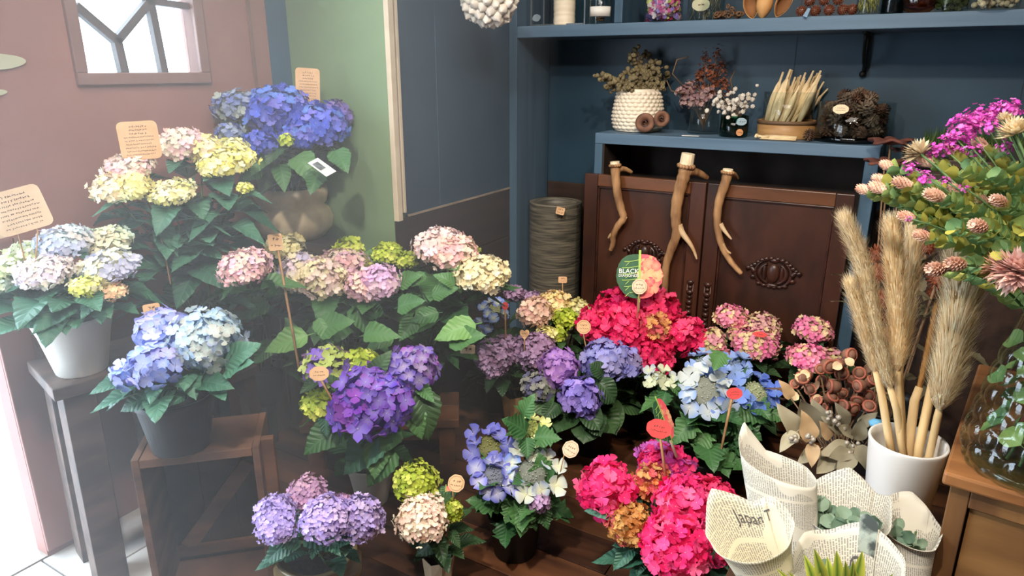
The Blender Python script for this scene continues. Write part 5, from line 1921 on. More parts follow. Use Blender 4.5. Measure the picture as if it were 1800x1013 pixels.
pampas('broad pale pampas plume with a blunt flat top next to the glass jar', [(1694, 486), (1688, 530), (1676, 600), (1660, 680), (1651, 720)], [(1648, 735), (1634, 800), (1622, 840)], 1.38, 1.48, 54, PAM, 2600, 7, 7, blunt=True)
c = at(1541, 745, 1.62)
mb = MB().ball(c, .014, 10, 7, sq=(1.3, 1, .8), jit=.25)
tag(build('sponge', mb, mat('blue_sponge', (110, 170, 200), (90, 150, 184), 40, .8), None, c), 'small light blue pad behind the rim of the white pot', 'pad')

# ------------------------------------------------------------------ dried bunches
pb = Vector((-.20, 1.80, .4205))
db = thing('dried_pod_bunch', pb, 'bunch of dried reddish brown seed pods left of the pampas grass', 'dried flowers')
PODM = mat('dried_pod', (140, 96, 74), (96, 64, 50), 30, .7, rnd=.25, bump=.4)
PODR = mat('dried_pod_red', (168, 96, 74), (130, 72, 56), 40, .6, rnd=.2)
PODC = mat('dried_petal_cream', (222, 196, 156), (200, 170, 128), 30, .7)
b_at = lambda x, y, t: at(x, y, t)
podmb = MB()
podmb.ball((0, 0, 0), 1, 12, 7, sq=(.9, .9, 1.0))
podmb.lathe([(.85, .25), (1.0, .45), (.96, .62), (.7, .70), (.66, .5), (.2, .45), (.001, .5)], 12, mi=1)
POD = mesh_only('pod', podmb, [PODM, PODR])
foot = at(1470, 800, 1.85)
foot.z = max(.43, foot.z - .1)
for i, (x, y, q) in enumerate(((1408, 667, 13), (1418, 660, 12), (1455, 643, 14), (1479, 656, 13), (1492, 624, 13), (1511, 656, 12), (1447, 672, 12), (1466, 680, 13), (1508, 701, 12), (1524, 696, 12), (1497, 717, 13), (1484, 714, 12), (1527, 716, 12), (1436, 707, 11), (1440, 650, 10), (1495, 672, 12), (1425, 685, 11), (1460, 700, 12), (1475, 640, 11), (1512, 678, 12), (1395, 676, 9), (1480, 690, 10), (1450, 720, 10), (1530, 672, 11))):
    t = 1.85 + r.uniform(-.05, .05)
    c = at(x, y, t)
    d = Vector((r.uniform(-.6, .6), -.6 + r.uniform(-.4, .4), r.uniform(-.1, .9)))
    link('pod', POD, db, c, rot=rotm(d), scale=q * t / F)
    build('stem', MB().tube(bz(foot + Vector((r.uniform(-.02, .02), r.uniform(-.02, .02), 0)), (foot + c) / 2 + Vector((0, 0, .04)), c, 7), .0024, 5), TWIG, db, foot)
PETC = leaf_mesh('petal', 'round', PODC, 71, width=.4, droop=.1, st=7)
for x, y, dx in ((1398, 652, -12), (1412, 650, 6), (1422, 648, 10), (1500, 634, 4), (1478, 632, -4), (1444, 690, 10), (1404, 688, -8)):
    a = at(x, y + 8, 1.8)
    e_ = at(x + dx, y - 8, 1.79)
    d = (e_ - a)
    rt_ = Matrix((d.normalized(), RT, d.normalized().cross(RT))).transposed()
    link('petal', PETC, db, a, rot=rotm(FW * -1 + Vector((0, 0, .5)), r.uniform(0, 6)), scale=.026)

LEAVES['pd'] = [leaf_mesh('leaf', 'ovate', leaf_mat('dry_pod_leaf', (150, 122, 98), (98, 74, 58), .7, veins=False), 51 + i, width=.24, droop=.3, serr=.05) for i in range(2)]
for k in range(34):
    c = at(r.uniform(1375, 1545), r.uniform(655, 760), 1.88 + r.uniform(-.04, .06))
    put_leaf(db, c, Vector((r.uniform(-1, 1), r.uniform(-1, 1), r.uniform(-.3, 1))), r.uniform(.03, .055), 'pd', r)
sl = thing('dried_leaf_bunch', at(1470, 850, 1.7), 'bunch of dried silvery grey leaves and berries behind the newspaper cones', 'dried leaves')
SILV = leaf_mat('silver_leaf', (164, 154, 126), (132, 124, 102), .6, veins=False, trans=.1)
SILT = leaf_mat('tan_dry_leaf', (192, 160, 120), (170, 142, 108), .6, veins=False, trans=.1)
LEAVES['silver'] = [leaf_mesh('leaf', 'ovate', SILV, 81 + i, width=.27, droop=(.1, .3, -.2)[i], serr=0) for i in range(3)]
LEAVES['tan'] = [leaf_mesh('leaf', 'ovate', SILT, 85 + i, width=.3, droop=(.1, .3)[i], serr=0) for i in range(2)]
sfoot = at(1480, 850, 1.7)
for x0, y0, x1, y1, k, t in ((1405, 770, 1372, 712, 'silver', 1.70), (1425, 775, 1408, 722, 'tan', 1.68), (1400, 760, 1368, 795, 'silver', 1.68), (1430, 780, 1424, 822, 'tan', 1.66), (1440, 770, 1402, 690, 'silver', 1.74), (1500, 765, 1462, 752, 'silver', 1.68), (1508, 775, 1514, 728, 'silver', 1.68), (1510, 750, 1540, 722, 'silver', 1.7), (1500, 785, 1444, 796, 'silver', 1.66), (1498, 795, 1450, 812, 'silver', 1.64), (1505, 785, 1552, 838, 'silver', 1.62),
                             (1500, 800, 1468, 842, 'silver', 1.62), (1480, 760, 1450, 735, 'silver', 1.7), (1460, 770, 1440, 742, 'tan', 1.7), (1490, 750, 1475, 710, 'silver', 1.74), (1530, 770, 1560, 750, 'silver', 1.7), (1440, 790, 1400, 815, 'silver', 1.7), (1470, 800, 1430, 840, 'silver', 1.68), (1450, 760, 1428, 700, 'silver', 1.76), (1390, 700, 1378, 668, 'tan', 1.78), (1520, 800, 1545, 790, 'silver', 1.68)):
    leaf_px(sl, x0, y0, x1, y1, t, .02, k, roll=r.uniform(-.4, .4))
    a = at(x0, y0, t)
    build('stem', MB().tube(bz(sfoot, (sfoot + a) / 2 + Vector((0, 0, .02)), a, 5), .0018, 5), TWIG, sl, sfoot)
BERRY = mat('silver_berry', (176, 166, 150), (136, 126, 112), 60, .35, metal=.2)
bm_ = MB().ball((0, 0, 0), 1, 10, 7)
BER = mesh_only('berry', bm_, BERRY)
for cx, cy, t, n in ((1464, 735, 1.68, 9), (1388, 770, 1.66, 4), (1420, 775, 1.65, 5), (1500, 788, 1.64, 6), (1476, 745, 1.68, 4)):
    for k in range(n):
        link('berry', BER, sl, at(cx + r.uniform(-11, 11), cy + r.uniform(-10, 10), t + r.uniform(-.01, .01)), scale=.006 * r.uniform(.8, 1.2))

# dried banksias in a dark bucket behind the pampas
bk = Vector((.0, 2.36, 0))
bu = thing('dark_bucket', bk, 'tall dark zinc bucket behind the pampas grass', 'bucket')
build('body', MB().lathe([(.001, 0), (.09, 0), (.12, .42), (.125, .425), (.118, .425), (.112, .4), (.085, .02), (.001, .02)], 32, bk), mat('dark_zinc', (62, 62, 60), (44, 44, 43), 12, .4, metal=.5), bu, bk)
bn = thing('dried_banksia_bunch', bk + Vector((0, 0, .03)), 'bunch of dried orange brown banksia heads behind the pampas plumes', 'dried flowers')
BANK = [(150, 84, 56), (126, 70, 48), (170, 104, 70)]
for x, y, t, q in ((1541, 450, 2.12, 24), (1545, 482, 2.08, 22), (1546, 528, 2.1, 24), (1546, 556, 2.12, 20), (1648, 492, 2.05, 22), (1630, 436, 2.15, 20), (1620, 470, 2.2, 18), (1560, 590, 2.1, 18), (1640, 520, 2.15, 20), (1600, 440, 2.25, 16)):
    c = at(x, y, t)
    s_ = t / F
    d = (c - (bk + Vector((0, 0, .3)))).normalized()
    m = rotm(d)
    mb = MB().ball(c, q * s_ * .62, 10, 7, col=lin(BANK[1]), sq=(1, 1, .9), rot=m)
    for k in range(170):
        v = m @ Vector((r.gauss(0, 1), r.gauss(0, 1), r.gauss(.5, .8))).normalized()
        sd = v.cross(d)
        sd = (sd.normalized() if sd.length > .01 else RT) * q * s_ * .05
        mb.add([c + v * q * s_ * .5 - sd, c + v * q * s_ * .5 + sd, c + v * q * s_ * .95], [(0, 1, 2)], 0, shade(lin(r.choice(BANK)), r.uniform(.8, 1.2)))
    build('banksia_head', mb, PETAL, bn, c, smooth=False)
    build('stem', MB().tube(bz(bk + Vector((r.uniform(-.04, .04), r.uniform(-.04, .04), .05)), (bk + c) / 2 + Vector((0, 0, .1)), c, 8), .004, 6), TWIG, bn, c)
LEAVES['drydark'] = [leaf_mesh('leaf', 'ovate', leaf_mat('dry_dark_leaf', (98, 90, 66), (70, 66, 50), .6, veins=False), 91 + i, width=.2, droop=.3, serr=.1) for i in range(3)]
for k in range(46):
    x, y = r.uniform(1510, 1680), r.uniform(480, 700)
    c = at(x, y, 2.12 + r.uniform(-.06, .12))
    put_leaf(bn, c, Vector((r.uniform(-1, 1), r.uniform(-1, 1), r.uniform(-.2, 1))), r.uniform(.06, .11), 'drydark', r)

# shelf fungi on canes
fg = thing('dried_fungus', bk + Vector((-.06, .03, .35)), 'two dark red brown dried shelf fungi on canes at the cabinet corner', 'dried fungus')
FUN = mat('fungus_brown', (104, 58, 46), (64, 36, 30), 30, .8, bump=.6)
for x, y, t, q in ((1566, 246, 2.36, 32), (1556, 282, 2.34, 30), (1590, 262, 2.4, 20)):
    c = at(x, y, t)
    s_ = t / F
    mb = MB()
    ring = []
    nn = 36
    for j, (rr, zz) in enumerate(((.001, -.1), (.35, -.02), (.7, .05), (1.0, .0), (1.0, -.12), (.6, -.12), (.001, -.28))):
        for k in range(nn):
            a = 2 * math.pi * k / nn
            w = rr * (1 + .16 * math.sin(5 * a) + .08 * math.sin(11 * a + 1))
            ring.append(c + Vector((w * q * s_ * math.cos(a), w * q * s_ * math.sin(a), (zz + .12 * rr * math.sin(4 * a + 1)) * q * s_)))
    fs = [(j * nn + k, j * nn + (k + 1) % nn, (j + 1) * nn + (k + 1) % nn, (j + 1) * nn + k) for j in range(6) for k in range(nn)]
    mb.add(ring, fs)
    build('fungus_cap', mb, FUN, fg, c)
    build('cane', MB().tube([bk + Vector((-.03, .02, .06)), c - Vector((0, 0, .01))], .003, 6), TWIG, fg, c)

# dark side cabinet with moss tray to the right of the blue one
sd_ = thing('dark_side_cabinet', (.42, 2.9, 0), 'dark wooden side cabinet right of the blue one, mostly hidden by the bouquet', 'cabinet')
build('carcass', MB().box((-.05, 2.78, 0), (.95, 3.12, 1.13)), DKB, sd_, (.42, 2.9, 0), smooth=False, bevel=.003)
build('top_board', MB().box((-.07, 2.76, 1.1305), (.97, 3.13, 1.16)), DARKWX, sd_, (.42, 2.9, 1.13), smooth=False, bevel=.003)
for k in range(2):
    build('door_panel', MB().box((-.04 + k * .49, 2.77, .05), (.44 + k * .49, 2.7795, 1.11)), DARKW, sd_, (0, 2.77, .5), smooth=False, bevel=.002)
mt = thing('moss_tray', (.15, 2.93, 1.161), 'dark tray of green preserved moss and grass on the side cabinet', 'moss')
build('tray', MB().box((-.03, 2.82, 1.1605), (.40, 3.02, 1.20)), mat('tray_black', (30, 30, 28), (22, 22, 21), 9, .5), mt, (.15, 2.93, 1.16), smooth=False, bevel=.002)
mb = MB()
for k in range(1500):
    x, y = r.uniform(-.025, .395), r.uniform(2.825, 3.015)
    h = r.uniform(.015, .05) * (1.2 + .8 * noise.noise(Vector((x * 9, y * 9, 0))))
    a = r.uniform(0, 6.28)
    dx, dy = math.cos(a) * .0016, math.sin(a) * .0016
    lx, ly = r.uniform(-.015, .015), r.uniform(-.015, .015)
    mb.add([(x - dx, y - dy, 1.199), (x + dx, y + dy, 1.199), (x + lx, y + ly, 1.2 + h)], [(0, 1, 2)], 0, shade(lin(r.choice([(70, 96, 46), (94, 120, 56), (50, 70, 40)])), r.uniform(.8, 1.2)))
build('moss', mb, PETAL, mt, (.15, 2.93, 1.2), smooth=False, kind='stuff')

# ------------------------------------------------------------------ newspaper cones
NEWS = news_mat()
NEWSW = news_mat('newsprint_warm', (234, 224, 196))


def cone(label, top, tt, bot, tb, rt, rb, tip=.35, tip_a=0.0, wrap=1.12, flare=0.12, m=None, seed=0, text=None, pic=None, tilt=None, slices=72, flat=1.0, corners=()):
    """rolled sheet: mouth centre pixel top at depth tt, foot pixel bot at depth tb, radii in pixels"""
    r = random.Random(seed)
    A, B = at(*top, tt), at(*bot, tb)
    if B.z < .425:
        k = (A.z - .425) / (A.z - B.z)
        B = A + (B - A) * k
    d = (A - B)
    L = d.length
    d.normalize()
    vd = EYE - (A + B) / 2
    x = (vd - d * vd.dot(d)).normalized()      # angle 0 looks at the shop visitor's side
    y = d.cross(x)
    R1, R0 = rt * tt / F, rb * tt / F
    root = thing('newspaper_cone', B, label, 'paper cone')
    nz_ = 18

    def pt(a, v, off=0.0):
        vv = v * (1 + tip * .5 * (-math.cos(a - tip_a) - .3) * v * v)
        for ca_, h_, w_ in corners:
            da = abs((a - ca_ + math.pi) % (2 * math.pi) - math.pi)
            vv += h_ * max(0, 1 - da / w_) * v ** 4
        rr = R0 + (R1 - R0) * v ** .9 + flare * R1 * max(0, v - .75) ** 1.2 * 2
        rr *= 1 + .02 * a / (2 * math.pi) + .035 * math.sin(3 * a + seed) * v + .10 * v * noise.noise(Vector((math.cos(a) * 1.7, math.sin(a) * 1.7 + seed, v * 1.5)))
        rr += off
        return B + d * L * vv + (x * math.cos(a) * flat + y * math.sin(a)) * rr
    mb = MB()
    uv, V, FS = [], [], []
    tot = 2 * math.pi * wrap
    for i in range(slices + 1):
        a = 2.4 + tot * i / slices
        for j in range(nz_ + 1):
            v = j / nz_
            V.append(pt(a, v))
            uv.append((a * R1, v * L))
    w = nz_ + 1
    for i in range(slices):
        for j in range(nz_):
            FS.append((i * w + j, (i + 1) * w + j, (i + 1) * w + j + 1, i * w + j + 1))
    mb.add(V, FS)
    mb.uv = uv
    build('paper', mb, m or NEWS, root, B, solid=.0007)
    # angle of the side that faces the camera
    ac = 0.0
    if text:
        body, size, da, v0, inner, rot = text
        vs, fs = text_mesh(body, size)
        a0 = ac + math.pi + da if inner else ac + da
        sg = 1 if inner else 1
        mb = MB()
        o = []
        ca, sa = math.cos(rot), math.sin(rot)
        for u, v, _ in vs:
            u, v = u * ca - v * sa, u * sa + v * ca
            aa = a0 + (-u if inner else u) / R1
            o.append(pt(aa, v0 + v / L, -.0018 if inner else .0018))
        mb.add(o, fs)
        build('lettering', mb, INKG, root, o[0], smooth=False)
    if pic:
        da, v0, pw, ph, inner, shape, pm = pic
        a0 = ac + math.pi + da if inner else ac + da
        mb = MB()
        o, fs = [], []
        K = 12
        for i in range(K + 1):
            for j in range(K + 1):
                u, v = (i / K * 2 - 1), (j / K * 2 - 1)
                if shape == 'oval':
                    u2, v2 = u * math.sqrt(1 - v * v / 2), v * math.sqrt(1 - u * u / 2)
                else:
                    u2, v2 = u, v
                o.append(pt(a0 + u2 * pw / R1, v0 + v2 * ph / L, -.0012 if inner else .0012))
        for i in range(K):
            for j in range(K):
                fs.append((i * (K + 1) + j, (i + 1) * (K + 1) + j, (i + 1) * (K + 1) + j + 1, i * (K + 1) + j + 1))
        mb.add(o, fs)
        build('printed_picture', mb, pm, root, o[0])
    return root, A, B, d, R1, (x, y)


INKG = mat('newspaper_ink', (84, 82, 80), (74, 72, 70), 9, .8)
PICM = mat('newspaper_photo', (150, 158, 146), (54, 60, 56), 34, .7, contrast=(.42, .58))
c1 = cone('tall upright newspaper roll with a pointed back corner, behind the left cone', (1368, 812), 1.36, (1388, 1060), 1.34, 60, 42, tip=.26, tip_a=.9, m=NEWS, seed=1, flat=.36, flare=.0, corners=((-2.1, .2, .7),))
c2 = cone('newspaper cone at the left with a cursive masthead inside its open mouth', (1312, 925), 1.16, (1392, 1120), 1.16, 64, 22, tip=.34, tip_a=.3, flat=.62, m=NEWSW, seed=2, corners=((-2.7, .2, .8), (2.2, .12, .6)), flare=.35,
          text=('Japan T', .021, -.32, .88, True, .08), pic=(.0, .62, .024, .014, False, 'oval', PICM))
c3 = cone('newspaper cone in the middle filled with round eucalyptus leaves', (1487, 880), 1.36, (1478, 1080), 1.3, 64, 26, flat=.85, tip=.56, tip_a=.1, m=NEWS, seed=3, flare=.3, corners=((3.1, .16, .9), (1.9, .14, .5)))
c4 = cone('lowest newspaper cone with a boxed picture, behind the yellow green leaves', (1487, 975), 1.14, (1490, 1150), 1.12, 82, 30, tip=.5, tip_a=-.3, m=NEWS, seed=4, flare=.3, corners=((2.7, .12, .8), (-2.2, .1, .7)), pic=(-.5, .93, .017, .017, True, 'box', PICM),
          text=('C', .03, -.2, .72, True, 0))
c5 = cone('small crumpled newspaper cone at the foot of the white pot', (1596, 905), 1.36, (1600, 1060), 1.32, 44, 22, tip=.6, tip_a=.4, m=NEWS, seed=5, flare=.45, corners=((3.0, .12, .8), (1.3, .2, .5)))
c6 = cone('pale newspaper cone standing between the eucalyptus one and the white pot', (1545, 895), 1.42, (1545, 1060), 1.4, 36, 24, tip=.5, tip_a=1.2, m=NEWS, seed=6, flare=.2, corners=((1.8, .3, .8),))

LEAVES['euca'] = [leaf_mesh('leaf', 'round', leaf_mat('eucalyptus_leaf', (130, 152, 128), (84, 112, 92), .55, veins=False), 95 + i, width=.42, droop=.15) for i in range(3)]


def euca(label, cn, n, size, seed):
    r = random.Random(seed)
    _, A, B, d, R1, (x, y) = cn
    root = thing('eucalyptus_sprigs', B + d * .03, label, 'leaves')
    for k in range(4):
        e_ = A - d * .03 + x * r.uniform(-.4, .4) * R1 + y * r.uniform(-.4, .4) * R1
        build('stem', MB().tube([B + d * .03, (A + B) / 2, e_], .002, 5), STEMG, root, B)
    for k in range(n):
        q = math.sqrt(r.random()) * R1 * .68
        a = r.uniform(0, 6.28)
        p = A - d * r.uniform(.03, .075) + (x * math.cos(a) + y * math.sin(a)) * q
        put_leaf(root, p, Vector((r.uniform(-1, 1), r.uniform(-1, 1), r.uniform(-.1, .7))), size * r.uniform(.8, 1.2), 'euca', r, face=(EYE - p).normalized() + Vector((r.uniform(-.6, .6), r.uniform(-.6, .6), r.uniform(-.2, .8))))
    return root


euca('round grey green eucalyptus leaves wrapped in the middle newspaper cone', c3, 110, .028, 1)
euca('grey green leaves deep inside the lowest newspaper cone', c4, 26, .022, 2)
euca('few small dark leaves inside the small crumpled cone', c5, 12, .022, 3)

# yellow edged dracaena shoots in front
dfoot = at(1465, 1075, 1.1)
dg = thing('dracaena_shoots', dfoot, 'yellow edged green pointed leaves in front of the lowest newspaper cone', 'leaves')
for tx, ty, bx_, w in ((1413, 974, 1440, 13), (1431, 964, 1452, 15), (1454, 978, 1458, 13), (1470, 967, 1468, 15), (1486, 985, 1478, 13), (1516, 968, 1486, 17), (1503, 1000, 1490, 13), (1364, 999, 1430, 8), (1384, 1004, 1436, 8), (1571, 1008, 1500, 10), (1440, 985, 1450, 12), (1500, 984, 1482, 12)):
    a = at(bx_, 1060, 1.1)
    e_ = at(tx, ty, 1.06 + r.uniform(-.03, .03))
    d = e_ - a
    L = d.length
    dn = d.normalized()
    s_ = (FW.cross(dn)).normalized()
    nrm = s_.cross(dn)
    mb = MB()
    V, CC = [], []
    st_ = 9
    ye, gn = lin((226, 226, 96)), lin((96, 142, 62))
    for i in range(st_):
        u = i / (st_ - 1)
        hw = w * 1.1 / F * (1 - u ** 2.4) * (.75 + .5 * u)
        for q, cc in ((-1, ye), (-.45, lerp(ye, gn, .35)), (0, gn), (.45, lerp(ye, gn, .35)), (1, ye)):
            V.append(a + d * u + s_ * hw * q + nrm * (.25 * hw * abs(q)) + nrm * (.02 * u * (1 - u)))
            CC.append(cc)
    FS = [(i * 5 + k, i * 5 + k + 1, (i + 1) * 5 + k + 1, (i + 1) * 5 + k) for i in range(st_ - 1) for k in range(4)]
    mb.add(V, FS, 0, CC)
    build('leaf', mb, PETAL, dg, a)

# ------------------------------------------------------------------ hanging ball of white bulbs
hb = at(860, -4, 2.5)
R_ = 50 * 2.5 / F
hg = thing('hanging_bulb_ball', hb, 'ball of white dried bulb-like pods hanging from a cord in the corner', 'hanging decoration')
WB = mat('white_bulb', (226, 220, 210), (196, 184, 168), 20, .7, rnd=.15)
mbp = MB()
mbp.lathe([(.001, -1), (.5, -.9), (.9, -.45), (1, .05), (.8, .5), (.35, .85), (.12, 1.1), (.001, 1.15)], 10, fn=lambda q, z, a, j: (q * (1 + .1 * math.cos(5 * a)), z))
BULB = mesh_only('bulb', mbp, WB)
build('core', MB().ball(hb, R_ * .8, 16, 10), mat('ball_core', (120, 104, 88), (96, 82, 70), 20, .9), hg, hb)
g = math.pi * (3 - math.sqrt(5))
for k in range(120):
    z = 1 - (k + .5) / 60
    if abs(z) > 1:
        continue
for k in range(110):
    z = 1 - 2 * (k + .5) / 110
    q = math.sqrt(1 - z * z)
    d = Vector((q * math.cos(g * k), q * math.sin(g * k), z))
    d2_ = (d + Vector((r.gauss(0, .25), r.gauss(0, .25), r.gauss(0, .25)))).normalized()
    link('bulb', BULB, hg, hb + d * R_ * r.uniform(.82, .92), rot=rotm(d2_, r.uniform(0, 6)), scale=R_ * .19 * r.uniform(.85, 1.2))
build('cord', MB().tube([hb + Vector((0, 0, R_ * .8)), Vector((hb.x, hb.y, ZC - .001))], .0015, 5), TWIG, hg, hb)

# ------------------------------------------------------------------ things on the blue cabinet
ZT_ = CZ + .0006


def onY(px, Y):
    p = pl(px, 200, 1, Y)
    return p.x


def top_pt(px, py):
    """point on the cabinet top seen at this pixel"""
    return pl(px, py, 2, ZT_)


def itp(px, Y):
    return Vector((pl(px, 225, 1, Y).x, Y, ZT_))


def s_at(p):
    return dep(p) / F


# honeycomb pot
pb = itp(1120, 2.985)
s_ = s_at(pb)
Rp, Hp = 43 * s_, 70 * s_


def hon(r_, z, a, j):
    row = z / (Hp / 11)
    i0 = round(row)
    k = a / (2 * math.pi) * 26 + (.5 if i0 % 2 else 0)
    da = (k - round(k)) * 2
    dz = (row - i0) * 2
    b = .0075 * max(0, 1 - .8 * (da * da + dz * dz)) if .04 * Hp < z < .95 * Hp else 0
    return r_ + b, z


prof = [(.001, 0), (Rp * .82, 0)]
for i in range(118):
    u = i / 117
    prof.append((Rp * (.88 + .14 * math.sin(min(1, u * 2.2 + .1) * math.pi / 2) - .30 * max(0, u - .3) ** 1.2), u * Hp + .002))
prof += [(Rp * .68, Hp), (Rp * .66, Hp * .9), (.001, Hp * .85)]
hp = thing('honeycomb_pot', pb, 'cream ceramic pot with a honeycomb relief on the blue cabinet', 'pot')
build('body', MB().lathe(prof, 234, pb, fn=hon), mat('cream_ceramic', (232, 218, 196), (220, 204, 180), 5, .4), hp, pb)
bt = pb + Vector((0, 0, Hp))
nb = thing('nut_branches', bt - Vector((0, 0, .05)), 'dried branches with olive brown gum nuts in the honeycomb pot', 'dried branches')
NUT = mat('gum_nut', (132, 118, 84), (98, 86, 62), 40, .7, rnd=.25)
nm = MB().lathe([(.001, -1), (.5, -.85), (.85, -.2), (.8, .5), (.55, .75), (.4, .6), (.001, .5)], 9)
NUTM = mesh_only('nut', nm, NUT)
tips = [(1046, 135, 0), (1052, 138, 0), (1150, 165, 0), (1160, 175, 0), (1130, 130, 0), (1145, 128, 0), (1112, 140, 0), (1060, 150, 0), (1120, 85, 0), (1110, 98, 0), (1140, 92, 0), (1152, 110, 0), (1165, 118, 0), (1085, 145, 0), (1100, 125, 0), (1130, 120, 0), (1150, 140, 0), (1165, 155, 0), (1075, 160, 0), (1120, 145, 0), (1140, 155, 0), (1095, 160, 0), (1172, 135, 0), (1108, 165, 0)]
for x, y, _ in tips:
    c = at(x, y, dep(bt) + r.uniform(-.08, .03))
    path = bz(bt - Vector((0, 0, .03)), (bt + c) / 2 + Vector((0, 0, .02)), c, 8)
    br = build('branch', MB().tube(path, .002, 5), TWIG, nb, bt)
    for k in range(18):
        f = .42 + .58 * k / 17
        p = path[min(8, int(f * 8))]
        o = Vector((r.uniform(-1, 1), r.uniform(-1, 1), r.uniform(-.6, 1))).normalized()
        link('nut', NUTM, br, p + o * r.uniform(.008, .034), rot=rotm(o), scale=.0115 * r.uniform(.75, 1.2))

# two curled pods
CUR = mat('curled_pod', (128, 88, 66), (92, 60, 44), 24, .7, bump=.5)
for x, y, q, lab in ((1134, 216, 17, 'left curled brown seed pod lying before the honeycomb pot'), (1163, 209, 14, 'right curled brown seed pod, tilted up beside the honeycomb pot')):
    t = dep(itp(x, 2.855))
    c = at(x, y, t)
    c.z = max(c.z, ZT_ + q * t / F * .98)
    d = (EYE - c).normalized() + Vector((.25 if x > 1150 else -.2, 0, .1))
    m = rotm(d)
    q_ = q * t / F
    root = thing('curled_seed_pod', c, lab, 'seed pod')
    mb = MB()
    V, FS = [], []
    prof_ = [(.30, -.1), (.48, .25), (.72, .42), (.98, .30), (1.0, .0), (.86, -.45), (.5, -.8), (.001, -.9)]
    for j, (rr, zz) in enumerate(prof_):
        for k in range(24):
            a = 2 * math.pi * k / 24
            V.append(c + m @ Vector((rr * q_ * math.cos(a), rr * q_ * math.sin(a), zz * q_ * .8)))
    FS = [(j * 24 + k, j * 24 + (k + 1) % 24, (j + 1) * 24 + (k + 1) % 24, (j + 1) * 24 + k) for j in range(len(prof_) - 1) for k in range(24)]
    mb.add(V, FS)
    build('outer_whorl', mb, CUR, root, c)
    mb = MB()
    pts = [c + m @ Vector((q_ * (.12 + .028 * k) * math.cos(k * .5), q_ * (.12 + .028 * k) * math.sin(k * .5), q_ * (.28 - .02 * k) * .8)) for k in range(14)]
    mb.tube(pts, q_ * .09, 6)
    build('inner_curl', mb, DDK, root, c)

# glass of dried rust flowers
def tumbler(label, px, Y, rpx, hpx, m, flare=1.0, name='glass_tumbler', fn=None):
    p = itp(px, Y)
    s = s_at(p)
    Rr, Hh = rpx * s, hpx * s
    root = thing(name, p, label, 'glass')
    build('glass_body', MB().lathe([(.001, .0), (Rr * .92, 0), (Rr, .006), (Rr * flare, Hh), (Rr * flare * .965, Hh), (Rr * .95, .012), (.001, .01)], 40, p, fn=fn), m, root, p)
    return root, p, Rr, Hh


_, gp, gr_, gh = tumbler('clear glass vase holding rust coloured dried flowers', 1236, 3.0, 27, 52, GLASS, .92)
rf = thing('rust_dried_flowers', gp + Vector((0, 0, .012)), 'rust and dusty pink dried flowers in the clear glass vase', 'dried flowers')
RUST = [(150, 88, 60), (172, 106, 76), (128, 76, 56)]
DUSK = [(176, 142, 140), (192, 158, 150), (156, 122, 124)]
gt = gp + Vector((0, 0, gh))
for x, y, q, pal, k in ((1240, 100, 10, RUST, 0), (1262, 92, 10, RUST, 0), (1250, 120, 16, RUST, 0), (1268, 118, 12, RUST, 0), (1232, 130, 14, RUST, 0), (1226, 148, 18, RUST, 0), (1250, 146, 20, RUST, 0), (1272, 140, 12, RUST, 0), (1202, 160, 18, DUSK, 1), (1218, 172, 18, DUSK, 1), (1240, 165, 18, DUSK, 1), (1204, 180, 12, DUSK, 1), (1275, 155, 12, RUST, 0), (1212, 152, 12, DUSK, 1), (1232, 182, 10, DUSK, 1)):
    t = dep(gt) + r.uniform(-.06, .04)
    c = at(x, y, t)
    s = t / F
    mb = MB()
    for i in range(46):
        o = Vector((r.gauss(0, .5), r.gauss(0, .5), r.gauss(0, .75 if k == 0 else .4)))
        tp = TPL['small'][r.randrange(6)]
        A_ = np.array(rotm(o + Vector((0, 0, .4)), r.uniform(0, 6))) * q * s * (.2 if k == 0 else .3)
        e_ = shade(lin(r.choice(pal)), r.uniform(.8, 1.2))
        mb.add((tp[0] @ A_.T + np.array(c + o * q * s * .75)).tolist(), tp[1], 0, floret_cols(tp, e_, e_))
    build('flower_spray', mb, PETAL, rf, c)
    build('stem', MB().tube(bz(gp + Vector((0, 0, .02)), (gt + c) / 2, c, 6), .0015, 5), TWIG, rf, c)
for pts in (((1200, 150), (1182, 130), (1190, 105), (1210, 100)), ((1205, 165), (1180, 160), (1172, 142)), ((1290, 170), (1284, 140), (1292, 125))):
    build('curly_twig', MB().tube([at(x, y, dep(gt) - .02) for x, y in pts], .0025, 5), TWIG, rf, gt)

# green glass with white seed heads
_, gp, gr_, gh = tumbler('small green glass holding white dried seed heads', 1290, 2.92, 24, 36, GLASSG, .98)
ws = thing('white_seed_heads', gp + Vector((0, 0, .012)), 'white dried seed heads in the small green glass', 'dried flowers')
WS = mat('white_seed_head', (214, 206, 194), (184, 174, 160), 30, .8, rnd=.2)
wm = MB()
wm.ball((0, 0, 0), .8, 8, 6)
for k in range(7):
    a = k * .9
    wm.ball((.62 * math.cos(a), .62 * math.sin(a), .35), .38, 5, 4)
WSM = mesh_only('seed_head', wm, WS)
gt = gp + Vector((0, 0, gh))
for k in range(74):
    x, y = r.choice(((1270, 178), (1288, 188), (1310, 176), (1300, 186))) if k > 8 else r.choice(((1264, 162), (1282, 158), (1320, 158), (1258, 190)))
    x += r.gauss(0, 10)
    y += r.gauss(0, 10)
    if y > 212:
        y = 205
    c = at(x, y, dep(gt) + r.uniform(-.05, .04))
    link('seed_head', WSM, ws, c, rot=rotm(Vector((r.uniform(-1, 1), -1, r.uniform(-.3, 1)))), scale=.0105 * r.uniform(.7, 1.15))
    if k % 2 == 0:
        build('stem', MB().tube([gp + Vector((r.uniform(-.02, .02), r.uniform(-.01, .01), .015)), (gt + c) / 2, c], .001, 4), TWIG, ws, c)
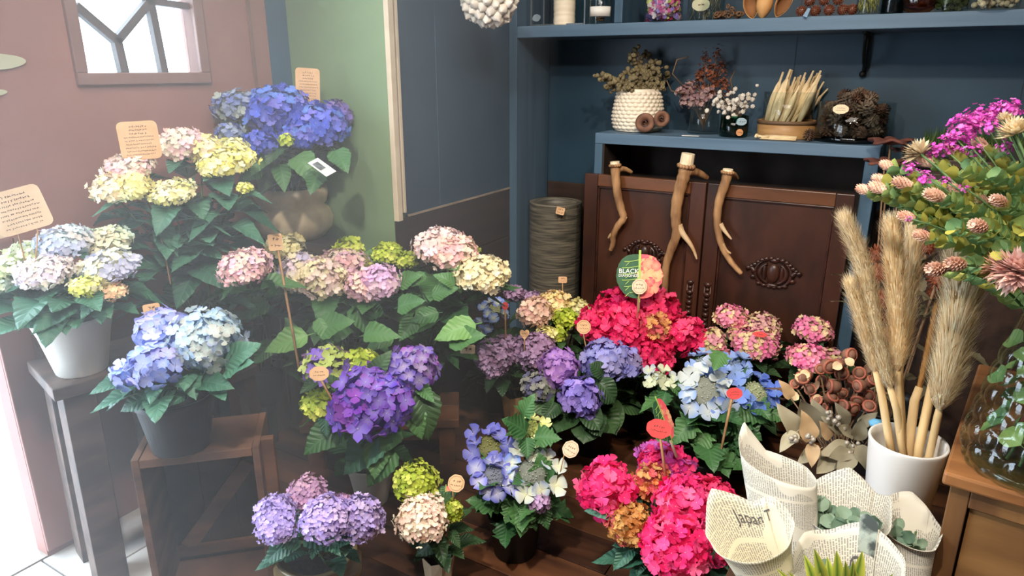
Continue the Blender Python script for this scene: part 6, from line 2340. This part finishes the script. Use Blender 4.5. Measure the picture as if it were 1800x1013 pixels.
price_card('round blue grey sticker label on the small green glass', 1303, 214, dep(gp) - .075, 17, 12, shape='plaque', lines=1, m=mat('label_bluegrey', (150, 170, 176), (140, 160, 168), 9, .7), seed=31)
price_card('small orange sticker low on the green glass', 1300, 233, dep(gp) - .085, 11, 11, shape='plaque', lines=1, m=mat('label_orange', (190, 130, 80), (180, 120, 72), 9, .7), seed=32)

# round wooden box with cream pods
p = itp(1382, 2.985)
s = s_at(p)
Rb, Hb = 48 * s, 30 * s
wbx = thing('round_wooden_box', p, 'low round pale wooden box on the blue cabinet filled with cream dried pods', 'box')
build('body', MB().lathe([(.001, 0), (Rb * .98, 0), (Rb, .004), (Rb, Hb), (Rb * .95, Hb), (Rb * .94, .01), (.001, .01)], 48, p), mat('pale_box_wood', (176, 134, 84), (150, 110, 66), 10, .5, stretch=(1, 1, 4), bump=.2), wbx, p)
build('rim_band', MB().lathe([(Rb + .0004, Hb * .8), (Rb + .003, Hb * .8), (Rb + .003, Hb), (Rb + .0004, Hb)], 48, p, closed=True), mat('band_brown', (104, 78, 54), (90, 66, 46), 10, .5), wbx, p)
ip = thing('glass_liner', p + Vector((0, 0, .012)), 'clear glass cylinder standing in the round wooden box', 'glass')
build('glass_body', MB().lathe([(.001, 0), (Rb * .86, 0), (Rb * .88, Hb + 42 * s), (Rb * .86, Hb + 42 * s), (Rb * .84, .004), (.001, .003)], 40, p + Vector((0, 0, .012))), GLASS, ip, p)
cp = thing('cream_pods', p + Vector((0, 0, .02)), 'long pointed cream dried pods leaning right in the round wooden box', 'dried pods')
CPM = mat('cream_pod', (222, 200, 160), (196, 168, 124), 20, .7, stretch=(1, 1, .2), rnd=.18)
pm = MB().lathe([(.001, 0), (.05, .02), (.11, .3), (.12, .5), (.08, .72), (.035, .82), (.03, 1.0), (.001, 1.01)], 9, fn=lambda q, z, a, j: (q * (1 + .12 * math.cos(3 * a)), z))
CPO = mesh_only('pod', pm, CPM)
for k in range(34):
    f = k / 33
    x0, y0 = 1348 + 55 * f + r.uniform(-6, 6), 218
    x1, y1 = 1376 + 72 * f + r.uniform(-8, 8), 126 + r.uniform(-6, 32)
    tt = dep(p) + r.uniform(-.07, .04)
    a, e_ = at(x0, y0, tt), at(x1, y1, tt + r.uniform(-.04, .04))
    a.z = max(a.z, ZT_ + .015)
    d = e_ - a
    link('pod', CPO, cp, a, rot=rotm(d, r.uniform(0, 6)), scale=(d.length * .62, d.length * .62, d.length))
# cream sticks
q = itp(1366, 2.84)
tg = thing('cream_sticks', q, 'flat bundle of thin cream sticks with a bone-shaped end on the cabinet edge', 'sticks')
for k in range(5):
    a, e_ = itp(1338 + k * 2, q.y), itp(1402, q.y)
    dz = .004 + k * .0032
    a = Vector((a.x, q.y - .005 + .003 * k, ZT_ + dz))
    e_ = Vector((e_.x, q.y - .005 + .003 * k, ZT_ + dz))
    build('stick', MB().tube([a, e_], .0022, 6), CPM, tg, a)
a = Vector((itp(1332, q.y).x, q.y, ZT_ + .012))
build('bone_end', MB().tube([a, a + Vector((.02, 0, 0)), a + Vector((.045, 0, 0))], [.007, .004, .006], 8).ball(a + Vector((-.002, .006, .002)), .008, 8, 6).ball(a + Vector((-.002, -.006, 0)), .007, 8, 6), CPM, tg, a)


# pine cones
def pine_mesh(m, rows=7):
    mb = MB()
    mb.ball((0, 0, 0), .6, 8, 6)
    for j in range(rows):
        v = -0.9 + 1.8 * j / (rows - 1)
        rr = math.sqrt(max(.05, 1 - v * v))
        n_ = max(4, int(9 * rr))
        for k in range(n_):
            a = (k + .5 * (j % 2)) * 2 * math.pi / n_
            o = Vector((math.cos(a) * rr, math.sin(a) * rr, v))
            tn = Vector((-math.sin(a), math.cos(a), 0)) * .22
            up = Vector((0, 0, .16))
            mb.add([o * .45 - tn, o * .45 + tn, o * 1.0 + tn * .9, o * 1.08, o * 1.0 - tn * .9, o * .6 + up], [(0, 1, 2, 3, 4), (0, 4, 3, 5), (5, 3, 2, 1)])
    return mesh_only('pine_cone', mb, m, smooth=False)


PINE = [pine_mesh(mat('pine_cone_brown', (112, 82, 62), (74, 52, 40), 40, .8, rnd=.25)), pine_mesh(mat('pine_cone_grey', (126, 108, 90), (84, 68, 56), 40, .8, rnd=.2))]
p = itp(1424, 2.86)
o = link('pine_cone', PINE[0], None, Vector((p.x, p.y, ZT_ + .024)), rot=rotm((.3, .2, 1)), scale=.0235)
tag(o, 'single small brown pine cone between the round wooden box and the glass bowl', 'pine cone')
p = itp(1500, 2.97)
s = s_at(p)
Rg, Hg = 62 * s, 66 * s
gb = thing('glass_bowl', p, 'wide straight glass bowl of brown pine cones at the right end of the blue cabinet', 'bowl')
build('glass_body', MB().lathe([(.001, 0), (Rg * .97, 0), (Rg, .008), (Rg, Hg), (Rg * .975, Hg), (Rg * .97, .016), (.001, .014)], 56, p), GLASS, gb, p)
build('base_ring', MB().lathe([(Rg * .6, .0002), (Rg * 1.02, .0002), (Rg * 1.03, .02), (Rg * .99, .022), (Rg * .6, .016)], 48, p, closed=True), glass_mat('dark_glass', (110, 116, 116), .1), gb, p)
k = 0
n_c = 0
for lvl in range(4):
    zz = p.z + .040 + lvl * .040
    RR = Rg * (.78 if lvl < 3 else .45) - .01
    for ring, cnt in ((RR, 9 if lvl < 3 else 6), (RR * .5, 4)):
        for i in range(cnt):
            a = i * 2 * math.pi / cnt + lvl * .4 + ring * 9
            c = Vector((p.x + ring * math.cos(a), p.y + ring * math.sin(a) * .95, zz + r.uniform(-.006, .006)))
            o = link('pine_cone', PINE[n_c % 2], None, c, rot=rotm(Vector((r.uniform(-1, 1), r.uniform(-1, 1), r.uniform(-1, 1)))), scale=.027 * r.uniform(.85, 1.12))
            tag(o, 'small brown pine cone heaped in the wide glass bowl', 'pine cone', 'pine cones in the glass bowl')
            n_c += 1
for dx, dz in ((.13, .05), (.15, .03), (.10, .17), (.05, .2), (.0, .21), (.12, .13)):
    pass
price_card('oval cream card on the glass bowl of pine cones', 1478, 192, dep(p) - Rg - .02, 24, 15, shape='plaque', lines=2, m=mat('label_cream', (226, 206, 170), (216, 196, 160), 9, .7), seed=33)
sp_ = itp(1215, 2.85)
tag(build('paper_slip', MB().obox(sp_ + Vector((0, 0, .0012)), Vector((.034, .004, 0)), Vector((-.001, .010, 0)), Vector((0, 0, .0008))), MATS['label_white'], None, sp_, smooth=False), 'small white paper slip lying on the blue cabinet between the glasses', 'paper')

# ------------------------------------------------------------------ things on the upper shelf
ZS = 1.6306


def sh(px, Y=2.87):
    p = pl(px, 30, 1, Y)
    return Vector((p.x, Y, ZS))


# spool
p = sh(992)
s = s_at(p)
Rs = 19 * s
prof = [(.001, 0), (Rs, 0)]
for i in range(40):
    z = .004 + i * .0055
    prof.append((Rs * (1 + (.02 if i % 3 == 0 else 0) - (.05 if i in (6, 9) else 0)), z))
prof += [(Rs, .225), (.001, .226)]
tag(build('cream_spool', MB().lathe(prof, 40, p), mat('spool_cream', (232, 216, 190), (220, 202, 174), 6, .5), None, p), 'tall cream ribbed cylinder at the left end of the upper shelf', 'cylinder')
# glass frame
p0, p1 = sh(943, 2.86), sh(1040, 2.9)
gf = thing('display_stand', (p0 + p1) / 2, 'thin metal and glass display stand around the cream cylinder', 'stand')
MET = mat('thin_metal', (150, 156, 160), (130, 136, 140), 9, .3, metal=.8)
xa, xb = sh(941).x, sh(1034).x
for x, y in ((xa, 2.835), (xb, 2.835), (xa, 2.95), (xb, 2.95)):
    build('metal_post', MB().box((x - .003, y - .003, ZS), (x + .003, y + .003, ZS + .27)), MET, gf, (x, y, ZS), smooth=False)
build('metal_base', MB().box((xa + .004, 2.832, ZS), (xb - .004, 2.838, ZS + .006)).box((xa + .004, 2.947, ZS), (xb - .004, 2.953, ZS + .006)), MET, gf, (xa, 2.84, ZS), smooth=False)
build('glass_pane', MB().box((xa + .004, 2.948, ZS + .007), (xb - .004, 2.951, ZS + .27)), GLASS, gf, (xa, 2.95, ZS), smooth=False)
c = at(943, 32, dep(sh(943, 2.83)) - .01)
tag(build('hanging_charm', MB().prism([(.018 * math.cos(a) * (1 + .15 * math.sin(2 * a)), .016 * math.sin(a)) for a in [k * .4488 for k in range(14)]], .004, (c, RT, UP)), mat('charm_grey', (96, 112, 120), (80, 96, 104), 9, .5), None, c, smooth=False), 'small grey heart-like charm on the post of the display frame', 'charm')
# bottle
p = sh(1055, 2.86)
s = s_at(p)
Rr = 21 * s
b_ = thing('glass_bottle', p, 'clear glass bottle with a big white label left of the shelf divider', 'bottle')
build('glass_body', MB().lathe([(.001, 0), (Rr * .95, 0), (Rr, .006), (Rr, .09), (Rr * .5, .14), (Rr * .35, .2), (Rr * .33, .2), (Rr * .47, .135), (Rr * .95, .088), (Rr * .94, .01), (.001, .01)], 32, p), GLASS, b_, p)
mb = MB()
V, FS = [], []
av = math.atan2(-p.y, -p.x)
for i in range(13):
    a = av - 1.0 + 2.0 * i / 12
    for z in (.028, .066):
        V.append(p + Vector(((Rr + .0012) * math.cos(a), (Rr + .0012) * math.sin(a), z)))
FS = [(i * 2, i * 2 + 2, i * 2 + 3, i * 2 + 1) for i in range(12)]
mb.add(V, FS)
build('label', mb, MATS['label_white'], b_, p, solid=.0006)
mb = MB()
for k in range(9):
    a = k * .7
    mb.tube([p + Vector((.016 * math.cos(a + j * .7), .016 * math.sin(a + j * .7), .016 + (k % 2) * .008)) for j in range(3)], .004, 6)
build('dried_curls', mb, DRYB, b_, p)


def jar_of(label, px, rpx, h, Y, m, fill, n, pal, fsize, name='glass_jar', fr=.85, shape='blob'):
    p = sh(px, Y)
    s = s_at(p)
    Rr = rpx * s
    root = thing(name, p, label, 'jar')
    build('glass_body', MB().lathe([(.001, 0), (Rr * .96, 0), (Rr, .006), (Rr, h * .95), (Rr * 1.03, h), (Rr * .99, h), (Rr * .97, h * .94), (Rr * .96, .01), (.001, .009)], 40, p), m, root, p)
    if fill:
        mb = MB()
        for k in range(n):
            a, q = r.uniform(0, 6.28), math.sqrt(r.random()) * Rr * fr
            z = .014 + r.random() * h * .8
            c = p + Vector((q * math.cos(a), q * math.sin(a), z))
            if shape == 'blob':
                tp = TPL['ruff'][r.randrange(6)]
                A_ = np.array(rotm(Vector((r.uniform(-1, 1), -1, r.uniform(-.6, 1))), r.uniform(0, 6))) * fsize * r.uniform(.7, 1.2)
                e_ = shade(lin(r.choice(pal)), r.uniform(.85, 1.15))
                mb.add((tp[0] @ A_.T + np.array(c)).tolist(), tp[1], 0, floret_cols(tp, e_, shade(e_, 1.15)))
            elif shape == 'twig':
                d = Vector((r.uniform(-.5, .5), r.uniform(-.5, .5), 1)).normalized() * fsize
                mb.tube([c - d * .3, c + d * .3], .0012, 4, col=shade(lin(r.choice(pal)), r.uniform(.8, 1.2)))
            else:
                mb.ball(c, fsize * r.uniform(.7, 1.1), 7, 5, col=shade(lin(r.choice(pal)), r.uniform(.8, 1.2)))
        build(fill, mb, PETAL, root, p, kind='stuff')
    return root, p, Rr


jar_of('glass jar of bright pink, lime and violet dried petals on the upper shelf', 1166, 33, .13, 2.88, GLASS, 'dried_petals', 420, [(226, 110, 170), (236, 160, 196), (196, 214, 90), (150, 130, 200), (214, 60, 100), (244, 220, 225), (220, 226, 140)], .012)
jar_of('clear glass jar of fine twigs with a kraft paper label', 1240, 32, .15, 2.9, GLASS, 'fine_twigs', 130, [(170, 160, 130), (140, 128, 100)], .05, shape='twig')
price_card('kraft label on the glass jar of fine twigs', 1232, 8, dep(sh(1232, 2.87)) - .055, 28, 20, shape='plaque', lines=1, m=mat('label_sage', (186, 182, 150), (176, 172, 142), 9, .7), seed=34)
pl_ = thing('twig_caps', sh(1280, 2.86), 'low heap of dried ring shaped seed caps on the upper shelf', 'seed caps')
cap = MB().lathe([(.45, -.2), (.9, -.3), (1, .1), (.7, .35), (.5, .1)], 10, closed=True)
CAP = mesh_only('seed_cap', cap, DRYB)
for k in range(34):
    c = sh(1280, 2.87) + Vector((r.uniform(-.055, .055), r.uniform(-.035, .035), 0))
    c.z = ZS + .010 + r.random() * .04 * (1 - abs(c.x - sh(1280).x) / .07)
    link('seed_cap', CAP, pl_, c, rot=rotm(Vector((r.uniform(-1, 1), -1, r.uniform(-1, 1)))), scale=.0095)
# big split pods
SPD = mat('split_pod', (206, 154, 96), (176, 124, 72), 12, .6, bump=.3)
SPI = mat('split_pod_inside', (150, 100, 58), (126, 82, 46), 12, .8)
for px, tl, lab in ((1317, -.25, 'large open tan seed pod, left half of the pair on the upper shelf'), (1342, .12, 'large tan seed pod with a smooth bulging back on the upper shelf'), (1376, .45, 'large split tan seed pod standing right of the bulging one')):
    c = sh(px, 2.86) + Vector((0, 0, .052))
    root = thing('split_seed_pod', c - Vector((0, 0, .05)), lab, 'seed pod')
    m = Matrix.Rotation(tl, 3, 'Y') @ Matrix.Rotation(-.5 if tl < 0 else .4, 3, 'Z')
    for part_, sc_, mm in (('outer_shell', 1.0, SPD), ('inner_shell', .88, SPI)):
        V, FS = [], []
        K, J = 14, 10
        for j in range(J + 1):
            u = j / J
            rr = math.sin(math.pi * u) ** .7 * .028 * sc_ if 0 < u < 1 else 0
            for k in range(K + 1):
                a = math.pi * .12 + math.pi * .95 * k / K if px != 1342 else 2 * math.pi * k / K
                V.append(c + m @ Vector((rr * math.cos(a) * 1.05, rr * math.sin(a), (u - .5) * .11 * sc_)))
        FS = [(j * (K + 1) + k, j * (K + 1) + k + 1, (j + 1) * (K + 1) + k + 1, (j + 1) * (K + 1) + k) for j in range(J) for k in range(K)]
        mb = MB()
        mb.add(V, FS)
        build(part_, mb, mm, root, c, solid=.002)
# brown spiky balls
sb = MB().ball((0, 0, 0), .8, 12, 8)
for k in range(90):
    z = 1 - 2 * (k + .5) / 90
    q = math.sqrt(1 - z * z)
    d = Vector((q * math.cos(g * k), q * math.sin(g * k), z))
    x, y, _z = frame(d)
    sb.add([d * .7 + x * .14, d * .7 - x * .07 + y * .12, d * .7 - x * .07 - y * .12, d * 1.08], [(0, 1, 3), (1, 2, 3), (2, 0, 3)])
SPB = mesh_only('spiky_ball', sb, mat('spiky_ball_brown', (120, 68, 46), (86, 46, 32), 30, .4), smooth=False)
WHICH = ['leftmost brown spiky seed ball of the lower row on the upper shelf', 'second brown spiky seed ball from the left, lower row on the shelf', 'third brown spiky seed ball from the left, lower row on the shelf', 'fourth brown spiky seed ball from the left, lower row on the shelf', 'left brown spiky seed ball resting on top of the lower row', 'middle brown spiky seed ball resting on top of the lower row', 'right brown spiky seed ball resting on top of the lower row', 'rightmost brown spiky seed ball of the lower row, beside the moss jar']
for px, Y, z in ((1408, 2.86, 0), (1432, 2.87, 0), (1456, 2.86, 0), (1480, 2.87, 0), (1420, 2.88, 1), (1445, 2.885, 1), (1470, 2.88, 1), (1496, 2.88, 0)):
    q = .0205
    c = sh(px, Y) + Vector((0, 0, q * 1.0 + z * q * 1.7))
    tag(link('spiky_ball', SPB, None, c, rot=rotm(Vector((r.uniform(-1, 1), r.uniform(-1, 1), 1))), scale=q), WHICH.pop(0), 'seed ball', 'spiky seed balls on the upper shelf')
c = at(1418, 22, dep(sh(1418, 2.82)) - .01)
tag(build('paper_flag', MB().prism([(-.014, -.012), (0, -.018), (.014, .014), (.004, .016)], .0008, (c, RT, UP)), mat('flag_blue', (140, 170, 196), (126, 156, 184), 9, .6), None, c, smooth=False), 'tiny pale blue paper flag before the brown seed balls', 'paper')
jar_of('glass jar stuffed with yellow green moss', 1524, 20, .12, 2.88, GLASS, 'moss', 260, [(170, 160, 80), (140, 140, 64), (190, 180, 110)], .03, shape='twig')
jar_of('empty teal tinted glass jar between the moss jar and the amber one', 1566, 18, .14, 2.9, glass_mat('teal_glass', (130, 170, 176), .08), None, 0, None, 0)
p = sh(1612, 2.87)
s = s_at(p)
am = thing('amber_glass_ball', p, 'round amber glass vessel with ribs on the upper shelf', 'glass')
build('glass_body', MB().lathe([(.001, 0), (.03, 0), (.052, .02), (.056, .045), (.05, .07), (.03, .088), (.02, .1), (.018, .1), (.028, .086), (.046, .068), (.05, .045), (.045, .02), (.001, .006)], 40, p, fn=lambda q, z, a, j: (q * (1 + .04 * math.cos(12 * a)), z)), glass_mat('amber_glass', (206, 150, 40), .12), am, p)
jar_of('glass jar of dark green dried foliage right of the amber vessel', 1668, 26, .13, 2.88, GLASS, 'dried_foliage', 200, [(70, 84, 44), (96, 104, 56), (60, 70, 40)], .014)
jar_of('low glass dish of pale pebbles near the right end of the shelf', 1742, 40, .045, 2.87, GLASS, 'pale_pebbles', 90, [(206, 190, 160), (226, 216, 196), (170, 156, 130)], .010, shape='ball')
# ------------------------------------------------------------------ added scattering volume, stands in for lens glare from the doorway
hm = bpy.data.materials.new('glare_veil')
hm.use_nodes = True
nt = hm.node_tree
nt.nodes.clear()
ou = nt.nodes.new('ShaderNodeOutputMaterial')
vs_ = nt.nodes.new('ShaderNodeVolumeScatter')
vs_.inputs['Color'].default_value = (0.93, 0.96, 1.0, 1)
vs_.inputs['Density'].default_value = GLARE_DENSITY
vs_.inputs['Anisotropy'].default_value = 0.0
nt.links.new(vs_.outputs[0], ou.inputs['Volume'])
hz = build('glare_veil', MB().box((-2.165, -1.0, .01), (-1.0, 1.975, 2.6)), hm, None, (-1.4, .4, .01), smooth=False)
tag(hz, 'added pale veil standing in for lens glare by the open doorway on the left', 'glare_veil')
hz['kind'] = 'stuff'
